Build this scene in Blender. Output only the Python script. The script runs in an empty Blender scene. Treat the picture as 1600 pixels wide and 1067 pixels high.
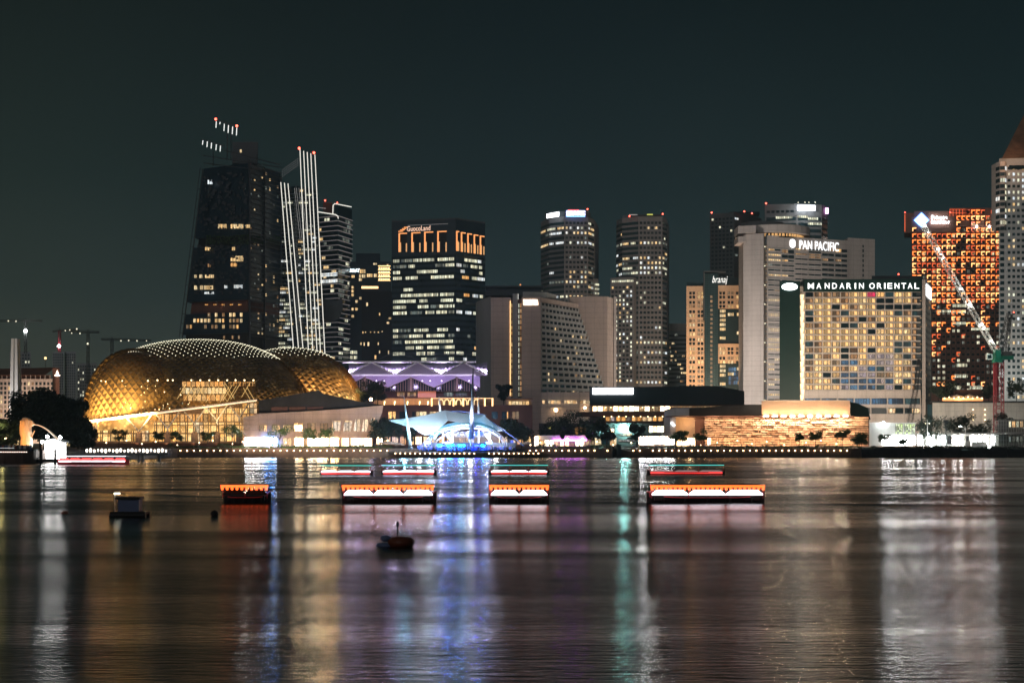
import bpy, math, random
from mathutils import Vector, Matrix
random.seed(7)
R = math.radians
sc = bpy.context.scene
col = sc.collection
F = 2222.2; HY = 693.0; CZ = 5.5      # focal length in photo pixels, horizon row, eye height in metres

# ------------------------------------------------------------------ camera, sky, sun, exposure
cd = bpy.data.cameras.new('camera'); cam = bpy.data.objects.new('camera', cd); col.objects.link(cam)
cam.location = (0, 0, CZ); cam.rotation_euler = (R(90), 0, 0)
cd.sensor_width = 36; cd.lens = 50; cd.shift_y = 159.5 / 1600
cd.clip_start = 0.5; cd.clip_end = 30000
sc.camera = cam

w = bpy.data.worlds.new('World'); sc.world = w; w.use_nodes = True
nt = w.node_tree; nt.nodes.clear()
tc = nt.nodes.new('ShaderNodeTexCoord'); sp = nt.nodes.new('ShaderNodeSeparateXYZ')
nt.links.new(tc.outputs['Generated'], sp.inputs[0])
rp = nt.nodes.new('ShaderNodeValToRGB'); e = rp.color_ramp.elements
e[0].position = 0.0; e[0].color = (0.048, 0.056, 0.049, 1)
e[1].position = 0.30; e[1].color = (0.0058, 0.0100, 0.0106, 1)
for p_, c_ in ((0.045, (0.036, 0.045, 0.041, 1)), (0.10, (0.0185, 0.0285, 0.0285, 1)), (0.18, (0.0098, 0.0175, 0.0180, 1))):
    q = e.new(p_); q.color = c_
nt.links.new(sp.outputs['Z'], rp.inputs[0])
mr = nt.nodes.new('ShaderNodeMapRange'); mr.inputs[1].default_value = -0.36; mr.inputs[2].default_value = 0.36
nt.links.new(sp.outputs['X'], mr.inputs[0])
az = nt.nodes.new('ShaderNodeValToRGB'); a = az.color_ramp.elements
a[0].position = 0; a[0].color = (1.08, 1.0, 0.86, 1); a[1].position = 1; a[1].color = (0.62, 0.82, 0.90, 1)
q = a.new(0.5); q.color = (0.78, 0.90, 0.98, 1)
nt.links.new(mr.outputs[0], az.inputs[0])
ns = nt.nodes.new('ShaderNodeTexNoise'); ns.inputs['Scale'].default_value = 3.0; ns.inputs['Detail'].default_value = 3
nt.links.new(tc.outputs['Generated'], ns.inputs['Vector'])
nm = nt.nodes.new('ShaderNodeMapRange'); nm.inputs[3].default_value = 0.78; nm.inputs[4].default_value = 1.22
nt.links.new(ns.outputs['Fac'], nm.inputs[0])
mx = nt.nodes.new('ShaderNodeMix'); mx.data_type = 'RGBA'; mx.blend_type = 'MULTIPLY'; mx.inputs[0].default_value = 1
nt.links.new(rp.outputs[0], mx.inputs[6]); nt.links.new(az.outputs[0], mx.inputs[7])
bg = nt.nodes.new('ShaderNodeBackground'); nt.links.new(mx.outputs[2], bg.inputs[0]); nt.links.new(nm.outputs[0], bg.inputs[1])
wo = nt.nodes.new('ShaderNodeOutputWorld'); nt.links.new(bg.outputs[0], wo.inputs[0])

sl = bpy.data.lights.new('night_glow', 'SUN'); sun = bpy.data.objects.new('night_glow', sl); col.objects.link(sun)
sl.energy = 0.22; sl.angle = R(25); sl.color = (1.0, 0.94, 0.92)      # the lit business district behind the camera
sun.rotation_euler = (R(66), 0, R(-24))

sc.view_settings.view_transform = 'Standard'; sc.view_settings.look = 'None'
sc.view_settings.exposure = 0.3; sc.view_settings.gamma = 1
cy = sc.cycles
cy.use_denoising = True; cy.max_bounces = 5; cy.diffuse_bounces = 2; cy.glossy_bounces = 3
cy.transparent_max_bounces = 8; cy.sample_clamp_indirect = 120; cy.caustics_reflective = False; cy.caustics_refractive = False
try: cy.denoiser = 'OPENIMAGEDENOISE'; cy.denoising_prefilter = 'ACCURATE'
except Exception: pass

# ------------------------------------------------------------------ helpers
def X(px, Y): return (px - 800) * Y / F
def Z(py, Y): return CZ + (HY - py) * Y / F
def P(px, py, Y): return (X(px, Y), Y, Z(py, Y))

def tag(o, label=None, cat=None, group=None, kind=None):
    if label: o['label'] = label
    if cat: o['category'] = cat
    if group: o['group'] = group
    if kind: o['kind'] = kind
    return o
def empty(name, loc, label, cat, group=None):
    o = bpy.data.objects.new(name, None); col.objects.link(o); o.location = loc; o.empty_display_size = 1
    return tag(o, label, cat, group)
def kids(o): return [c for c in bpy.data.objects if c.parent == o]
def copy_tree(o, parent=None, cache={}):
    c = o.copy(); col.objects.link(c)
    if parent: c.parent = parent
    for ch in list(o.children): copy_tree(ch, c)
    return c

class MB:
    def __init__(s): s.v = []; s.f = []; s.m = []; s.uv = []
    def quad(s, pts, m=0, uv=None):
        i = len(s.v); s.v += [tuple(p) for p in pts]; s.f.append(tuple(range(i, i + len(pts)))); s.m.append(m)
        s.uv.append(uv or [(0, 0)] * len(pts))
    def hexa(s, b, t, m=0, caps=True, uvfront=None):
        n = len(b); i = len(s.v); s.v += [tuple(p) for p in b] + [tuple(p) for p in t]
        for k in range(n):
            j = (k + 1) % n; s.f.append((i + k, i + j, i + n + j, i + n + k)); s.m.append(m)
            L = (Vector(b[j]) - Vector(b[k])).length; H = (Vector(t[k]) - Vector(b[k])).length
            s.uv.append([(0, 0), (L, 0), (L, H), (0, H)])
        if caps:
            s.f.append(tuple(i + k for k in range(n))[::-1]); s.f.append(tuple(i + n + k for k in range(n))); s.m += [m, m]
            s.uv += [[(p[0], p[2]) for p in b][::-1], [(p[0], p[2]) for p in t]]
    def box(s, x0, x1, y0, y1, z0, z1, m=0):
        s.hexa([(x0, y0, z0), (x1, y0, z0), (x1, y1, z0), (x0, y1, z0)], [(x0, y0, z1), (x1, y0, z1), (x1, y1, z1), (x0, y1, z1)], m)
    def prism(s, poly, z0, z1, m=0): s.hexa([(x, y, z0) for x, y in poly], [(x, y, z1) for x, y in poly], m)
    def pxprism(s, poly, Y, depth, m=0):
        """a front outline given in photo pixels, standing at distance Y, with real depth behind it"""
        a = [P(x, y, Y) for x, y in poly]; ar = sum(poly[i][0] * poly[(i + 1) % len(poly)][1] - poly[(i + 1) % len(poly)][0] * poly[i][1] for i in range(len(poly)))
        if ar > 0: a = a[::-1]
        xm = (min(p[0] for p in poly) + max(p[0] for p in poly)) / 2; sh = (X(xm, Y + depth) - X(xm, Y)) if depth >= 8 else 0
        b = [(p[0] + sh, p[1] + depth, p[2]) for p in a]
        s.hexa(a, b, m)
    def pxbox(s, x0, x1, y0, y1, Y, depth, m=0):
        """x0..x1, y0(top)..y1(bottom) in pixels"""
        if depth < 8: s.box(X(x0, Y), X(x1, Y), Y, Y + depth, Z(y1, Y), Z(y0, Y), m); return
        xm = x0 if x0 > 800 else (x1 if x1 < 800 else 800); sh = X(xm, Y + depth) - X(xm, Y)      # sheared back along the line of sight, so no side face shows
        a, b, c, d = X(x0, Y), X(x1, Y), Z(y1, Y), Z(y0, Y); pl = [(a, Y), (b, Y), (b + sh, Y + depth), (a + sh, Y + depth)]; s.prism(pl, c, d, m)
    def tube(s, pts, r, n=6, m=0, r1=None):
        pts = [Vector(p) for p in pts]; base = len(s.v); N = len(pts)
        for k, p in enumerate(pts):
            d = (pts[min(k + 1, N - 1)] - pts[max(k - 1, 0)]).normalized()
            a = d.cross(Vector((0, 0, 1))); a = Vector((1, 0, 0)) if a.length < 1e-3 else a.normalized(); b = d.cross(a)
            rr = r if r1 is None else r + (r1 - r) * k / max(1, N - 1)
            for q in range(n):
                t = 2 * math.pi * q / n; s.v.append(tuple(p + a * rr * math.cos(t) + b * rr * math.sin(t)))
        for k in range(N - 1):
            for q in range(n):
                q2 = (q + 1) % n; s.f.append((base + k * n + q, base + k * n + q2, base + (k + 1) * n + q2, base + (k + 1) * n + q)); s.m.append(m); s.uv.append([(0, 0)] * 4)
        s.f.append(tuple(base + q for q in range(n))[::-1]); s.f.append(tuple(base + (N - 1) * n + q for q in range(n))); s.m += [m, m]; s.uv += [[(0, 0)] * n] * 2
    def lathe(s, prof, c, n=12, m=0):
        base = len(s.v)
        for r, z in prof:
            for q in range(n):
                t = 2 * math.pi * q / n; s.v.append((c[0] + r * math.cos(t), c[1] + r * math.sin(t), c[2] + z))
        for k in range(len(prof) - 1):
            for q in range(n):
                q2 = (q + 1) % n; s.f.append((base + k * n + q, base + k * n + q2, base + (k + 1) * n + q2, base + (k + 1) * n + q)); s.m.append(m); s.uv.append([(0, 0)] * 4)
        s.f.append(tuple(base + q for q in range(n))[::-1]); s.f.append(tuple(base + (len(prof) - 1) * n + q for q in range(n))); s.m += [m, m]; s.uv += [[(0, 0)] * n] * 2
    def ball(s, c, r, m=0, sq=1.0, n=8, rings=5):
        s.lathe([(max(1e-3, r * math.sin(math.pi * k / rings)), -r * sq * math.cos(math.pi * k / rings)) for k in range(rings + 1)], c, n, m)
    def lattice(s, a, b, w, n, r, m=0, n_ch=4):
        """a lattice boom or mast between a and b: chords and zigzag braces"""
        a, b = Vector(a), Vector(b); d = (b - a).normalized(); up = Vector((0, 1, 0)); sd = d.cross(up).normalized(); up = sd.cross(d)
        cs = [(sd * i + up * j) * w / 2 for i, j in ((-1, -1), (1, -1), (1, 1), (-1, 1))]
        for c in cs: s.tube([a + c, b + c], r, 4, m)
        for k in range(n):
            p, q = a.lerp(b, k / n), a.lerp(b, (k + 1) / n)
            for i in range(4):
                c, e_ = cs[i], cs[(i + 1) % 4]
                s.tube([p + (c if k % 2 else e_), q + (e_ if k % 2 else c)], r * 0.7, 3, m)
    def build(s, name, mats, parent=None, loc=None, smooth=False):
        me = bpy.data.meshes.new(name)
        o_ = Vector(loc) if loc else (parent.location.copy() if parent is not None and parent.type == 'EMPTY' else Vector((0, 0, 0)))
        me.from_pydata([(x - o_.x, y - o_.y, z - o_.z) for x, y, z in s.v], [], s.f)
        mats = mats if isinstance(mats, (list, tuple)) else [mats]
        for m in mats: me.materials.append(M[m] if isinstance(m, str) else m)
        me.polygons.foreach_set('material_index', s.m)
        u = me.uv_layers.new(name='UVMap'); flat = []
        for f in s.uv:
            for c in f: flat += [c[0], c[1]]
        u.data.foreach_set('uv', flat)
        if smooth: me.polygons.foreach_set('use_smooth', [True] * len(s.f))
        me.update()
        ob = bpy.data.objects.new(name, me); col.objects.link(ob)
        if parent is not None:
            ob.parent = parent
            if parent.type != 'EMPTY':
                wp = parent.get('_o') ; base = Vector(wp) if wp is not None else Vector((0, 0, 0))
                ob.location = o_ - base
            ob['_o'] = tuple(o_)
        else:
            ob.location = o_; ob['_o'] = tuple(o_)
        return ob

class Fac:
    """a vertical building face between two plan points, left to right as seen from outside"""
    def __init__(s, p0, p1):
        s.p0 = Vector(p0); s.p1 = Vector(p1); s.L = (s.p1 - s.p0).length; s.u = (s.p1 - s.p0) / s.L
        s.n = Vector((s.u.y, -s.u.x)); s.ang = math.atan2(s.u.y, s.u.x)
    def pt(s, a, z, d=0): q = s.p0 + s.u * a + s.n * d; return (q.x, q.y, z)
    def box(s, mb, a0, a1, z0, z1, d0, d1, m=0):
        mb.hexa([s.pt(a0, z0, d1), s.pt(a1, z0, d1), s.pt(a1, z0, d0), s.pt(a0, z0, d0)], [s.pt(a0, z1, d1), s.pt(a1, z1, d1), s.pt(a1, z1, d0), s.pt(a0, z1, d0)], m)
    def s_at(s, px):
        """distance along the face of a photo column"""
        k = (px - 800) / F; den = s.u.x - k * s.u.y
        return (k * s.p0.y - s.p0.x) / den
    def z_at(s, py, a): return Z(py, (s.p0 + s.u * a).y)

def face_px(x0, Y0, x1, Y1): return Fac((X(x0, Y0), Y0), (X(x1, Y1), Y1))

class Win:
    """collects the panes of one building; the largest 100 become parts, the rest one stuff part"""
    def __init__(s, parent, name='window'): s.p = parent; s.w = []; s.name = name
    def add(s, f, a0, a1, z0, z1, mat, d=0.09): s.w.append((f, a0, a1, z0, z1, mat, d))
    def finish(s, limit=100):
        rng = random.Random(len(s.w)); rng.shuffle(s.w)
        s.w.sort(key=lambda t: -(t[2] - t[1]) * (t[4] - t[3]) * (1 if 'glass' in t[5] else 4))
        cache = {}; out = []
        for f, a0, a1, z0, z1, mat, d in s.w[:limit]:
            W, H = round(a1 - a0, 1), round(z1 - z0, 1); key = (W, H, mat, d)
            if key not in cache:
                b = MB(); b.box(0, W, -d, 0.05, 0, H)
                b.uv[0] = [(0, 0), (W, 0), (W, H), (0, H)]
                me = bpy.data.meshes.new(s.name); me.from_pydata(b.v, [], b.f); me.materials.append(M[mat])
                u = me.uv_layers.new(name='UVMap'); u.data.foreach_set('uv', [c for fc in b.uv for uv in fc for c in uv]); cache[key] = me
            o = bpy.data.objects.new(s.name, cache[key]); col.objects.link(o); o.parent = s.p
            q = f.pt(a0, z0); o.location = Vector(q) - s.p.location; o.rotation_euler = (0, 0, f.ang)
        rest = s.w[limit:]
        if rest:
            names = sorted({t[5] for t in rest}); b = MB()
            for f, a0, a1, z0, z1, mat, d in rest:
                k = len(b.f); f.box(b, a0, a1, z0, z1, -0.05, d, names.index(mat))
                o_ = rng.randrange(50) * 6.0; W, H = a1 - a0, z1 - z0; b.uv[k] = [(o_, 0), (o_ + W, 0), (o_ + W, H), (o_, H)]
            o = b.build(s.name, names, s.p); tag(o, kind='stuff')

def text(body, f, a0, a1, z0, z1, mat, parent, name='lettering', d=0.3, shear=0.0, bold=0.0, depth=0.15):
    """raised lettering that fills a0..a1 by z0..z1 of a face"""
    c = bpy.data.curves.new(name, 'FONT'); c.body = body; c.size = 1; c.extrude = 0; c.offset = bold; c.shear = shear; c.space_character = 1.05
    t = bpy.data.objects.new(name, c); col.objects.link(t)
    dg = bpy.context.evaluated_depsgraph_get(); me = bpy.data.meshes.new_from_object(t.evaluated_get(dg))
    bpy.data.objects.remove(t); bpy.data.curves.remove(c)
    xs = [v.co.x for v in me.vertices]; ys = [v.co.y for v in me.vertices]
    x0, x1, y0, y1 = min(xs), max(xs), min(ys), max(ys); mb = MB()
    vs = [((v.co.x - x0) / (x1 - x0) * (a1 - a0) + a0, (v.co.y - y0) / (y1 - y0) * (z1 - z0) + z0) for v in me.vertices]
    n = len(vs); mb.v = [f.pt(a, z, d) for a, z in vs] + [f.pt(a, z, d - depth) for a, z in vs]
    ed = {}
    for p in me.polygons:
        vv = list(p.vertices); mb.f.append(tuple(vv)); mb.m.append(0); mb.uv.append([(0, 0)] * len(vv))
        for k in range(len(vv)):
            a, b = vv[k], vv[(k + 1) % len(vv)]; ed[(a, b)] = ed.get((a, b), 0) + 1
    for (a, b) in list(ed):
        if (b, a) not in ed: mb.f.append((a, a + n, b + n, b)); mb.m.append(0); mb.uv.append([(0, 0)] * 4)
    bpy.data.meshes.remove(me)
    return mb.build(name, mat, parent)

def lamp(kind, loc, energy, color, size=1.0, target=None, spot=70, blend=0.8, sy=None):
    l = bpy.data.lights.new('floodlight', kind); l.energy = energy; l.color = color
    if kind == 'AREA':
        l.size = size
        if sy: l.shape = 'RECTANGLE'; l.size_y = sy
    else: l.shadow_soft_size = size
    if kind == 'SPOT': l.spot_size = R(spot); l.spot_blend = blend
    o = bpy.data.objects.new('floodlight', l); col.objects.link(o); o.location = loc
    if target is not None: o.rotation_euler = (Vector(target) - Vector(loc)).to_track_quat('-Z', 'Y').to_euler()
    return o

# ------------------------------------------------------------------ materials
M = {}
def nodes(name):
    m = bpy.data.materials.new(name); m.use_nodes = True; M[name] = m; t = m.node_tree
    return m, t, t.nodes['Principled BSDF']
def wall(name, c, rough=0.8, var=0.25, scale=0.08, metal=0.0, streak=True, spec=0.3, joint=0):
    m, t, b = nodes(name)
    g = t.nodes.new('ShaderNodeNewGeometry'); mp = t.nodes.new('ShaderNodeMapping'); mp.inputs['Scale'].default_value = (1, 1, 0.25 if streak else 1)
    t.links.new(g.outputs['Position'], mp.inputs[0])
    n1 = t.nodes.new('ShaderNodeTexNoise'); n1.inputs['Scale'].default_value = scale; n1.inputs['Detail'].default_value = 6; n1.inputs['Roughness'].default_value = 0.65
    t.links.new(mp.outputs[0], n1.inputs['Vector'])
    r = t.nodes.new('ShaderNodeMapRange'); r.inputs[1].default_value = 0.3; r.inputs[2].default_value = 0.7; r.inputs[3].default_value = 1 - var; r.inputs[4].default_value = 1 + var
    t.links.new(n1.outputs['Fac'], r.inputs[0])
    x = t.nodes.new('ShaderNodeMix'); x.data_type = 'RGBA'; x.blend_type = 'MULTIPLY'; x.inputs[0].default_value = 1
    x.inputs[6].default_value = (*c, 1); t.links.new(r.outputs[0], x.inputs[7]); t.links.new(x.outputs[2], b.inputs['Base Color'])
    if joint:                                               # panel joints
        sx = t.nodes.new('ShaderNodeSeparateXYZ'); t.links.new(g.outputs['Position'], sx.inputs[0]); prev = x.outputs[2]
        for ax, per, dk in (('Z', joint, 0.80), ('X', joint * 1.7, 0.87)):
            d_ = t.nodes.new('ShaderNodeMath'); d_.operation = 'DIVIDE'; d_.inputs[1].default_value = per; t.links.new(sx.outputs[ax], d_.inputs[0])
            f_ = t.nodes.new('ShaderNodeMath'); f_.operation = 'FRACT'; t.links.new(d_.outputs[0], f_.inputs[0])
            k_ = t.nodes.new('ShaderNodeMath'); k_.operation = 'LESS_THAN'; k_.inputs[1].default_value = 0.09; t.links.new(f_.outputs[0], k_.inputs[0])
            y_ = t.nodes.new('ShaderNodeMix'); y_.data_type = 'RGBA'; y_.blend_type = 'MULTIPLY'; y_.inputs[7].default_value = (dk, dk, dk, 1); t.links.new(k_.outputs[0], y_.inputs[0]); t.links.new(prev, y_.inputs[6]); prev = y_.outputs[2]
        t.links.new(prev, b.inputs['Base Color'])
    b.inputs['Roughness'].default_value = rough; b.inputs['Metallic'].default_value = metal; b.inputs['Specular IOR Level'].default_value = spec
    return m
def glow(name, c, s, sample=False):
    m, t, b = nodes(name); b.inputs['Base Color'].default_value = (*[min(1, 0.3 + 0.5 * k) for k in c], 1)
    b.inputs['Emission Color'].default_value = (*c, 1); b.inputs['Emission Strength'].default_value = s
    m.cycles.emission_sampling = 'AUTO' if sample else 'NONE'
    return m
def lit(name, c1, c2, s, mull=1.5, lo=0.35, frame=0.1, hi_row=3.6, grain=0.5, sample=False, dark=0.0):
    """a lit window: mullions every `mull` metres, each bay its own brightness and tint, curtains and clutter inside"""
    m, t, b = nodes(name); N = t.nodes.new; L = t.links.new
    def math_(op, a, bb=None, c=None):
        n = N('ShaderNodeMath'); n.operation = op
        for i, v in enumerate((a, bb, c)):
            if v is None: continue
            if isinstance(v, (int, float)): n.inputs[i].default_value = v
            else: L(v, n.inputs[i])
        return n.outputs[0]
    uvn = N('ShaderNodeTexCoord'); sp = N('ShaderNodeSeparateXYZ'); L(uvn.outputs['UV'], sp.inputs[0])
    oi = N('ShaderNodeObjectInfo')
    off = math_('MULTIPLY', math_('FLOOR', math_('MULTIPLY', oi.outputs['Random'], 300)), mull)
    u = math_('ADD', sp.outputs['X'], off); v = sp.outputs['Y']
    ub = math_('DIVIDE', u, mull); bay = math_('FLOOR', ub); fr = math_('FRACT', ub)
    mask = math_('MULTIPLY', math_('GREATER_THAN', fr, frame), math_('LESS_THAN', fr, 1 - frame * 0.5))
    row = math_('FLOOR', math_('DIVIDE', v, hi_row))
    cb = N('ShaderNodeCombineXYZ'); L(bay, cb.inputs[0]); L(row, cb.inputs[1])
    wn = N('ShaderNodeTexWhiteNoise'); wn.noise_dimensions = '2D'; L(cb.outputs[0], wn.inputs['Vector'])
    br = math_('ADD', math_('MULTIPLY', wn.outputs['Value'], 1 - lo), lo)
    if dark: br = math_('MULTIPLY', br, math_('GREATER_THAN', wn.outputs['Value'], dark))
    cv = N('ShaderNodeCombineXYZ'); L(math_('MULTIPLY', u, 2.3), cv.inputs[0]); L(math_('MULTIPLY', v, 1.1), cv.inputs[1])
    no = N('ShaderNodeTexNoise'); no.inputs['Scale'].default_value = 1.0; no.inputs['Detail'].default_value = 2; L(cv.outputs[0], no.inputs['Vector'])
    nb = N('ShaderNodeMapRange'); nb.inputs[1].default_value = 0.3; nb.inputs[2].default_value = 0.7; nb.inputs[3].default_value = 1 - grain; nb.inputs[4].default_value = 1 + grain
    L(no.outputs['Fac'], nb.inputs[0])
    st = math_('MULTIPLY', math_('MULTIPLY', math_('MULTIPLY', br, nb.outputs[0]), mask), s)
    x = N('ShaderNodeMix'); x.data_type = 'RGBA'; x.inputs[6].default_value = (*c1, 1); x.inputs[7].default_value = (*c2, 1)
    sc_ = N('ShaderNodeSeparateColor'); L(wn.outputs['Color'], sc_.inputs[0]); L(sc_.outputs[1], x.inputs[0])
    L(x.outputs[2], b.inputs['Emission Color']); L(st, b.inputs['Emission Strength'])
    b.inputs['Base Color'].default_value = (0.03, 0.03, 0.035, 1); b.inputs['Roughness'].default_value = 0.25
    m.cycles.emission_sampling = 'AUTO' if sample else 'NONE'
    return m

# lit windows
lit('lit_warm', (1.0, 0.62, 0.25), (1.0, 0.78, 0.45), 1.0, 1.6, 0.45)
lit('lit_warm_dim', (1.0, 0.50, 0.20), (1.0, 0.70, 0.40), 0.36, 1.6, 0.3)
lit('lit_room', (1.0, 0.52, 0.17), (1.0, 0.70, 0.33), 1.25, 2.0, 0.25, 0.12, 5, 0.7)
lit('lit_room_dim', (0.85, 0.40, 0.15), (0.95, 0.62, 0.33), 0.5, 2.0, 0.12, 0.12, 5, 0.8)
lit('lit_office', (0.92, 0.95, 0.72), (1.0, 0.92, 0.62), 1.05, 1.5, 0.3, 0.12, 3.6, 0.45)
lit('lit_office_dim', (0.6, 0.75, 0.70), (0.8, 0.8, 0.62), 0.26, 1.5, 0.1, 0.12, 3.6, 0.6)
lit('lit_white', (0.85, 0.95, 1.0), (1.0, 0.97, 0.88), 1.1, 1.5, 0.4, 0.1, 3.6, 0.35)
lit('lit_amber', (1.0, 0.42, 0.10), (1.0, 0.55, 0.20), 0.95, 2.0, 0.4, 0.1)
lit('lit_blue', (0.05, 0.22, 0.45), (0.25, 0.55, 0.85), 0.42, 1.9, 0.1, 0.09, 5, 1.0)
lit('lit_violet', (0.55, 0.45, 0.50), (0.85, 0.65, 0.55), 0.6, 1.9, 0.2, 0.09, 5, 0.9)
lit('lit_red', (0.9, 0.03, 0.12), (1.0, 0.10, 0.2), 0.8, 1.9, 0.6, 0.09, 5, 0.5)
lit('lit_teal', (0.02, 0.10, 0.11), (0.05, 0.20, 0.22), 0.35, 1.9, 0.3, 0.09, 5, 0.7)
lit('lit_shop', (1.0, 0.62, 0.28), (1.0, 0.86, 0.62), 9.0, 1.8, 0.25, 0.08, 4, 0.6, sample=True)
lit('lit_shop_hot', (1.0, 0.60, 0.26), (1.0, 0.82, 0.55), 160.0, 1.8, 0.3, 0.06, 4, 0.5, sample=True)
lit('lit_site', (0.85, 0.95, 1.0), (1.0, 0.97, 0.92), 110.0, 2.2, 0.1, 0.1, 4, 0.8, sample=True, dark=0.5)
lit('lit_shop_dim', (1.0, 0.55, 0.22), (1.0, 0.75, 0.45), 1.1, 1.8, 0.15, 0.08, 4, 0.7)
lit('lit_shop_white', (0.95, 0.97, 1.0), (1.0, 0.95, 0.85), 130.0, 2.2, 0.4, 0.05, 4, 0.4, sample=True)
lit('lit_hall', (1.0, 0.48, 0.12), (1.0, 0.64, 0.26), 1.35, 2.4, 0.35, 0.09, 1.9, 0.6)
# plain glowing things
glow('sign_white', (0.92, 0.97, 1.0), 5.0, True); glow('sign_cool', (0.85, 0.98, 1.0), 3.0, True); glow('sign_warm', (1.0, 0.80, 0.62), 3.0, True)
glow('sign_orange', (1.0, 0.35, 0.10), 1.3); glow('sign_blue', (0.12, 0.32, 1.0), 3.5); glow('sign_red', (1.0, 0.06, 0.08), 2.5); glow('sign_pink', (1.0, 0.45, 0.9), 4)
glow('led_white', (0.90, 0.93, 0.90), 1.0); glow('led_line', (0.95, 0.92, 0.82), 0.85); glow('led_dim', (0.55, 0.55, 0.56), 0.18); glow('led_pink', (0.8, 0.66, 0.66), 0.22)
glow('orange_glow', (1.0, 0.36, 0.10), 1.0); glow('led_amber', (1.0, 0.58, 0.24), 2.2)
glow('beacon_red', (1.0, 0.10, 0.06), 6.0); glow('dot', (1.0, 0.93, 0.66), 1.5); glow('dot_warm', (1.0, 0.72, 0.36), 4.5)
glow('globe', (1.0, 0.60, 0.30), 20.0); glow('globe_white', (1.0, 0.93, 0.84), 26.0, True); glow('flood', (0.95, 1.0, 0.98), 40.0, True)
glow('flood_warm', (1.0, 0.70, 0.36), 14.0, True)
glow('teal_strip', (0.06, 0.62, 0.52), 1.3, True); glow('orange_strip', (1.0, 0.10, 0.012), 2.6, True); glow('red_strip', (1.0, 0.035, 0.03), 2.0, True)
glow('cabin_white', (0.93, 0.90, 1.0), 5.0, True); glow('blue_glow', (0.05, 0.25, 1.0), 4.0, True); glow('purple_glow', (0.55, 0.12, 0.85), 4.0, True)
glow('stage_white', (0.8, 0.9, 1.0), 4.0, True)
# solid surfaces
wall('glass', (0.009, 0.020, 0.028), 0.12, 0.3, 0.1, spec=0.6); wall('glass_blue', (0.015, 0.035, 0.045), 0.15, 0.3, 0.1, spec=0.6)
wall('navy', (0.013, 0.032, 0.050), 0.35, 0.3, 0.05); wall('dark_frame', (0.06, 0.068, 0.08), 0.5); wall('black', (0.008, 0.008, 0.009), 0.6)
wall('tower_grey', (0.15, 0.155, 0.17), 0.7, 0.15); wall('tower_grey_dark', (0.075, 0.09, 0.105), 0.6, 0.2); wall('pale', (0.55, 0.52, 0.49), 0.8, 0.12)
wall('hotel_pink', (0.50, 0.40, 0.35), 0.8, 0.2, joint=3.4); wall('hotel_grey', (0.36, 0.36, 0.35), 0.8, 0.2); wall('hotel_cream', (0.54, 0.485, 0.455), 0.8, 0.2, joint=3.4)
wall('beige', (0.62, 0.44, 0.30), 0.8, 0.12); wall('green_dark', (0.006, 0.030, 0.028), 0.5, 0.2); wall('concrete', (0.33, 0.32, 0.30), 0.85, 0.35, 0.15, joint=3.0)
wall('brown_wall', (0.13, 0.065, 0.05), 0.85, 0.25, 0.2); wall('tan_wall', (0.42, 0.30, 0.23), 0.8, 0.2, 0.2, joint=2.2); wall('roof_dark', (0.025, 0.024, 0.024), 0.7, 0.4, 0.3)
wall('roof_red', (0.16, 0.06, 0.045), 0.8); wall('stone_block', (0.60, 0.42, 0.29), 0.8, 0.35, 0.8, streak=False); wall('white_paint', (0.75, 0.75, 0.74), 0.5, 0.06)
wall('fabric_lilac', (0.42, 0.35, 0.50), 0.7, 0.08); wall('fabric_white', (0.80, 0.84, 0.88), 0.6, 0.05); wall('steel_white', (0.70, 0.68, 0.66), 0.4, 0.06)
wall('gold', (0.34, 0.225, 0.095), 0.40, 0.25, 0.3, metal=0.6, spec=0.5, streak=False); wall('gold_dark', (0.05, 0.038, 0.02), 0.5, 0.3, 0.3)
wall('quay_stone', (0.075, 0.055, 0.045), 0.85, 0.4, 0.3); wall('paving', (0.16, 0.13, 0.11), 0.85, 0.3, 0.3, streak=False); wall('bank', (0.018, 0.020, 0.022), 0.9, 0.5, 0.3, streak=False)
wall('bark', (0.05, 0.035, 0.025), 0.9); wall('leaf', (0.050, 0.095, 0.030), 0.7, 0.5, 0.5, streak=False); wall('leaf_far', (0.02, 0.032, 0.022), 0.8, 0.5, 0.3, streak=False)
wall('statue', (0.70, 0.62, 0.48), 0.8, 0.2, 0.5); wall('crane_red', (0.28, 0.03, 0.045), 0.5); wall('crane_green', (0.02, 0.22, 0.14), 0.5); wall('crane_grey', (0.10, 0.10, 0.10), 0.6); wall('crane_white', (0.7, 0.72, 0.7), 0.5)
wall('hull_dark', (0.02, 0.012, 0.012), 0.5); wall('hull_red', (0.35, 0.03, 0.04), 0.5); wall('buoy_red', (0.12, 0.03, 0.015), 0.5); wall('float_blue', (0.09, 0.12, 0.22), 0.5)
wall('block_pale', (0.40, 0.42, 0.44), 0.8, 0.1); wall('skin', (0.30, 0.18, 0.12), 0.7); wall('cloth', (0.14, 0.13, 0.18), 0.9, 0.6, 1.5, streak=False); wall('cloth_blue', (0.08, 0.12, 0.5), 0.9, 0.6, 0.9, streak=False)
wall('netting', (0.35, 0.42, 0.16), 0.9); wall('shed', (0.62, 0.64, 0.63), 0.7); wall('canvas', (0.65, 0.48, 0.34), 0.8)

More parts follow.
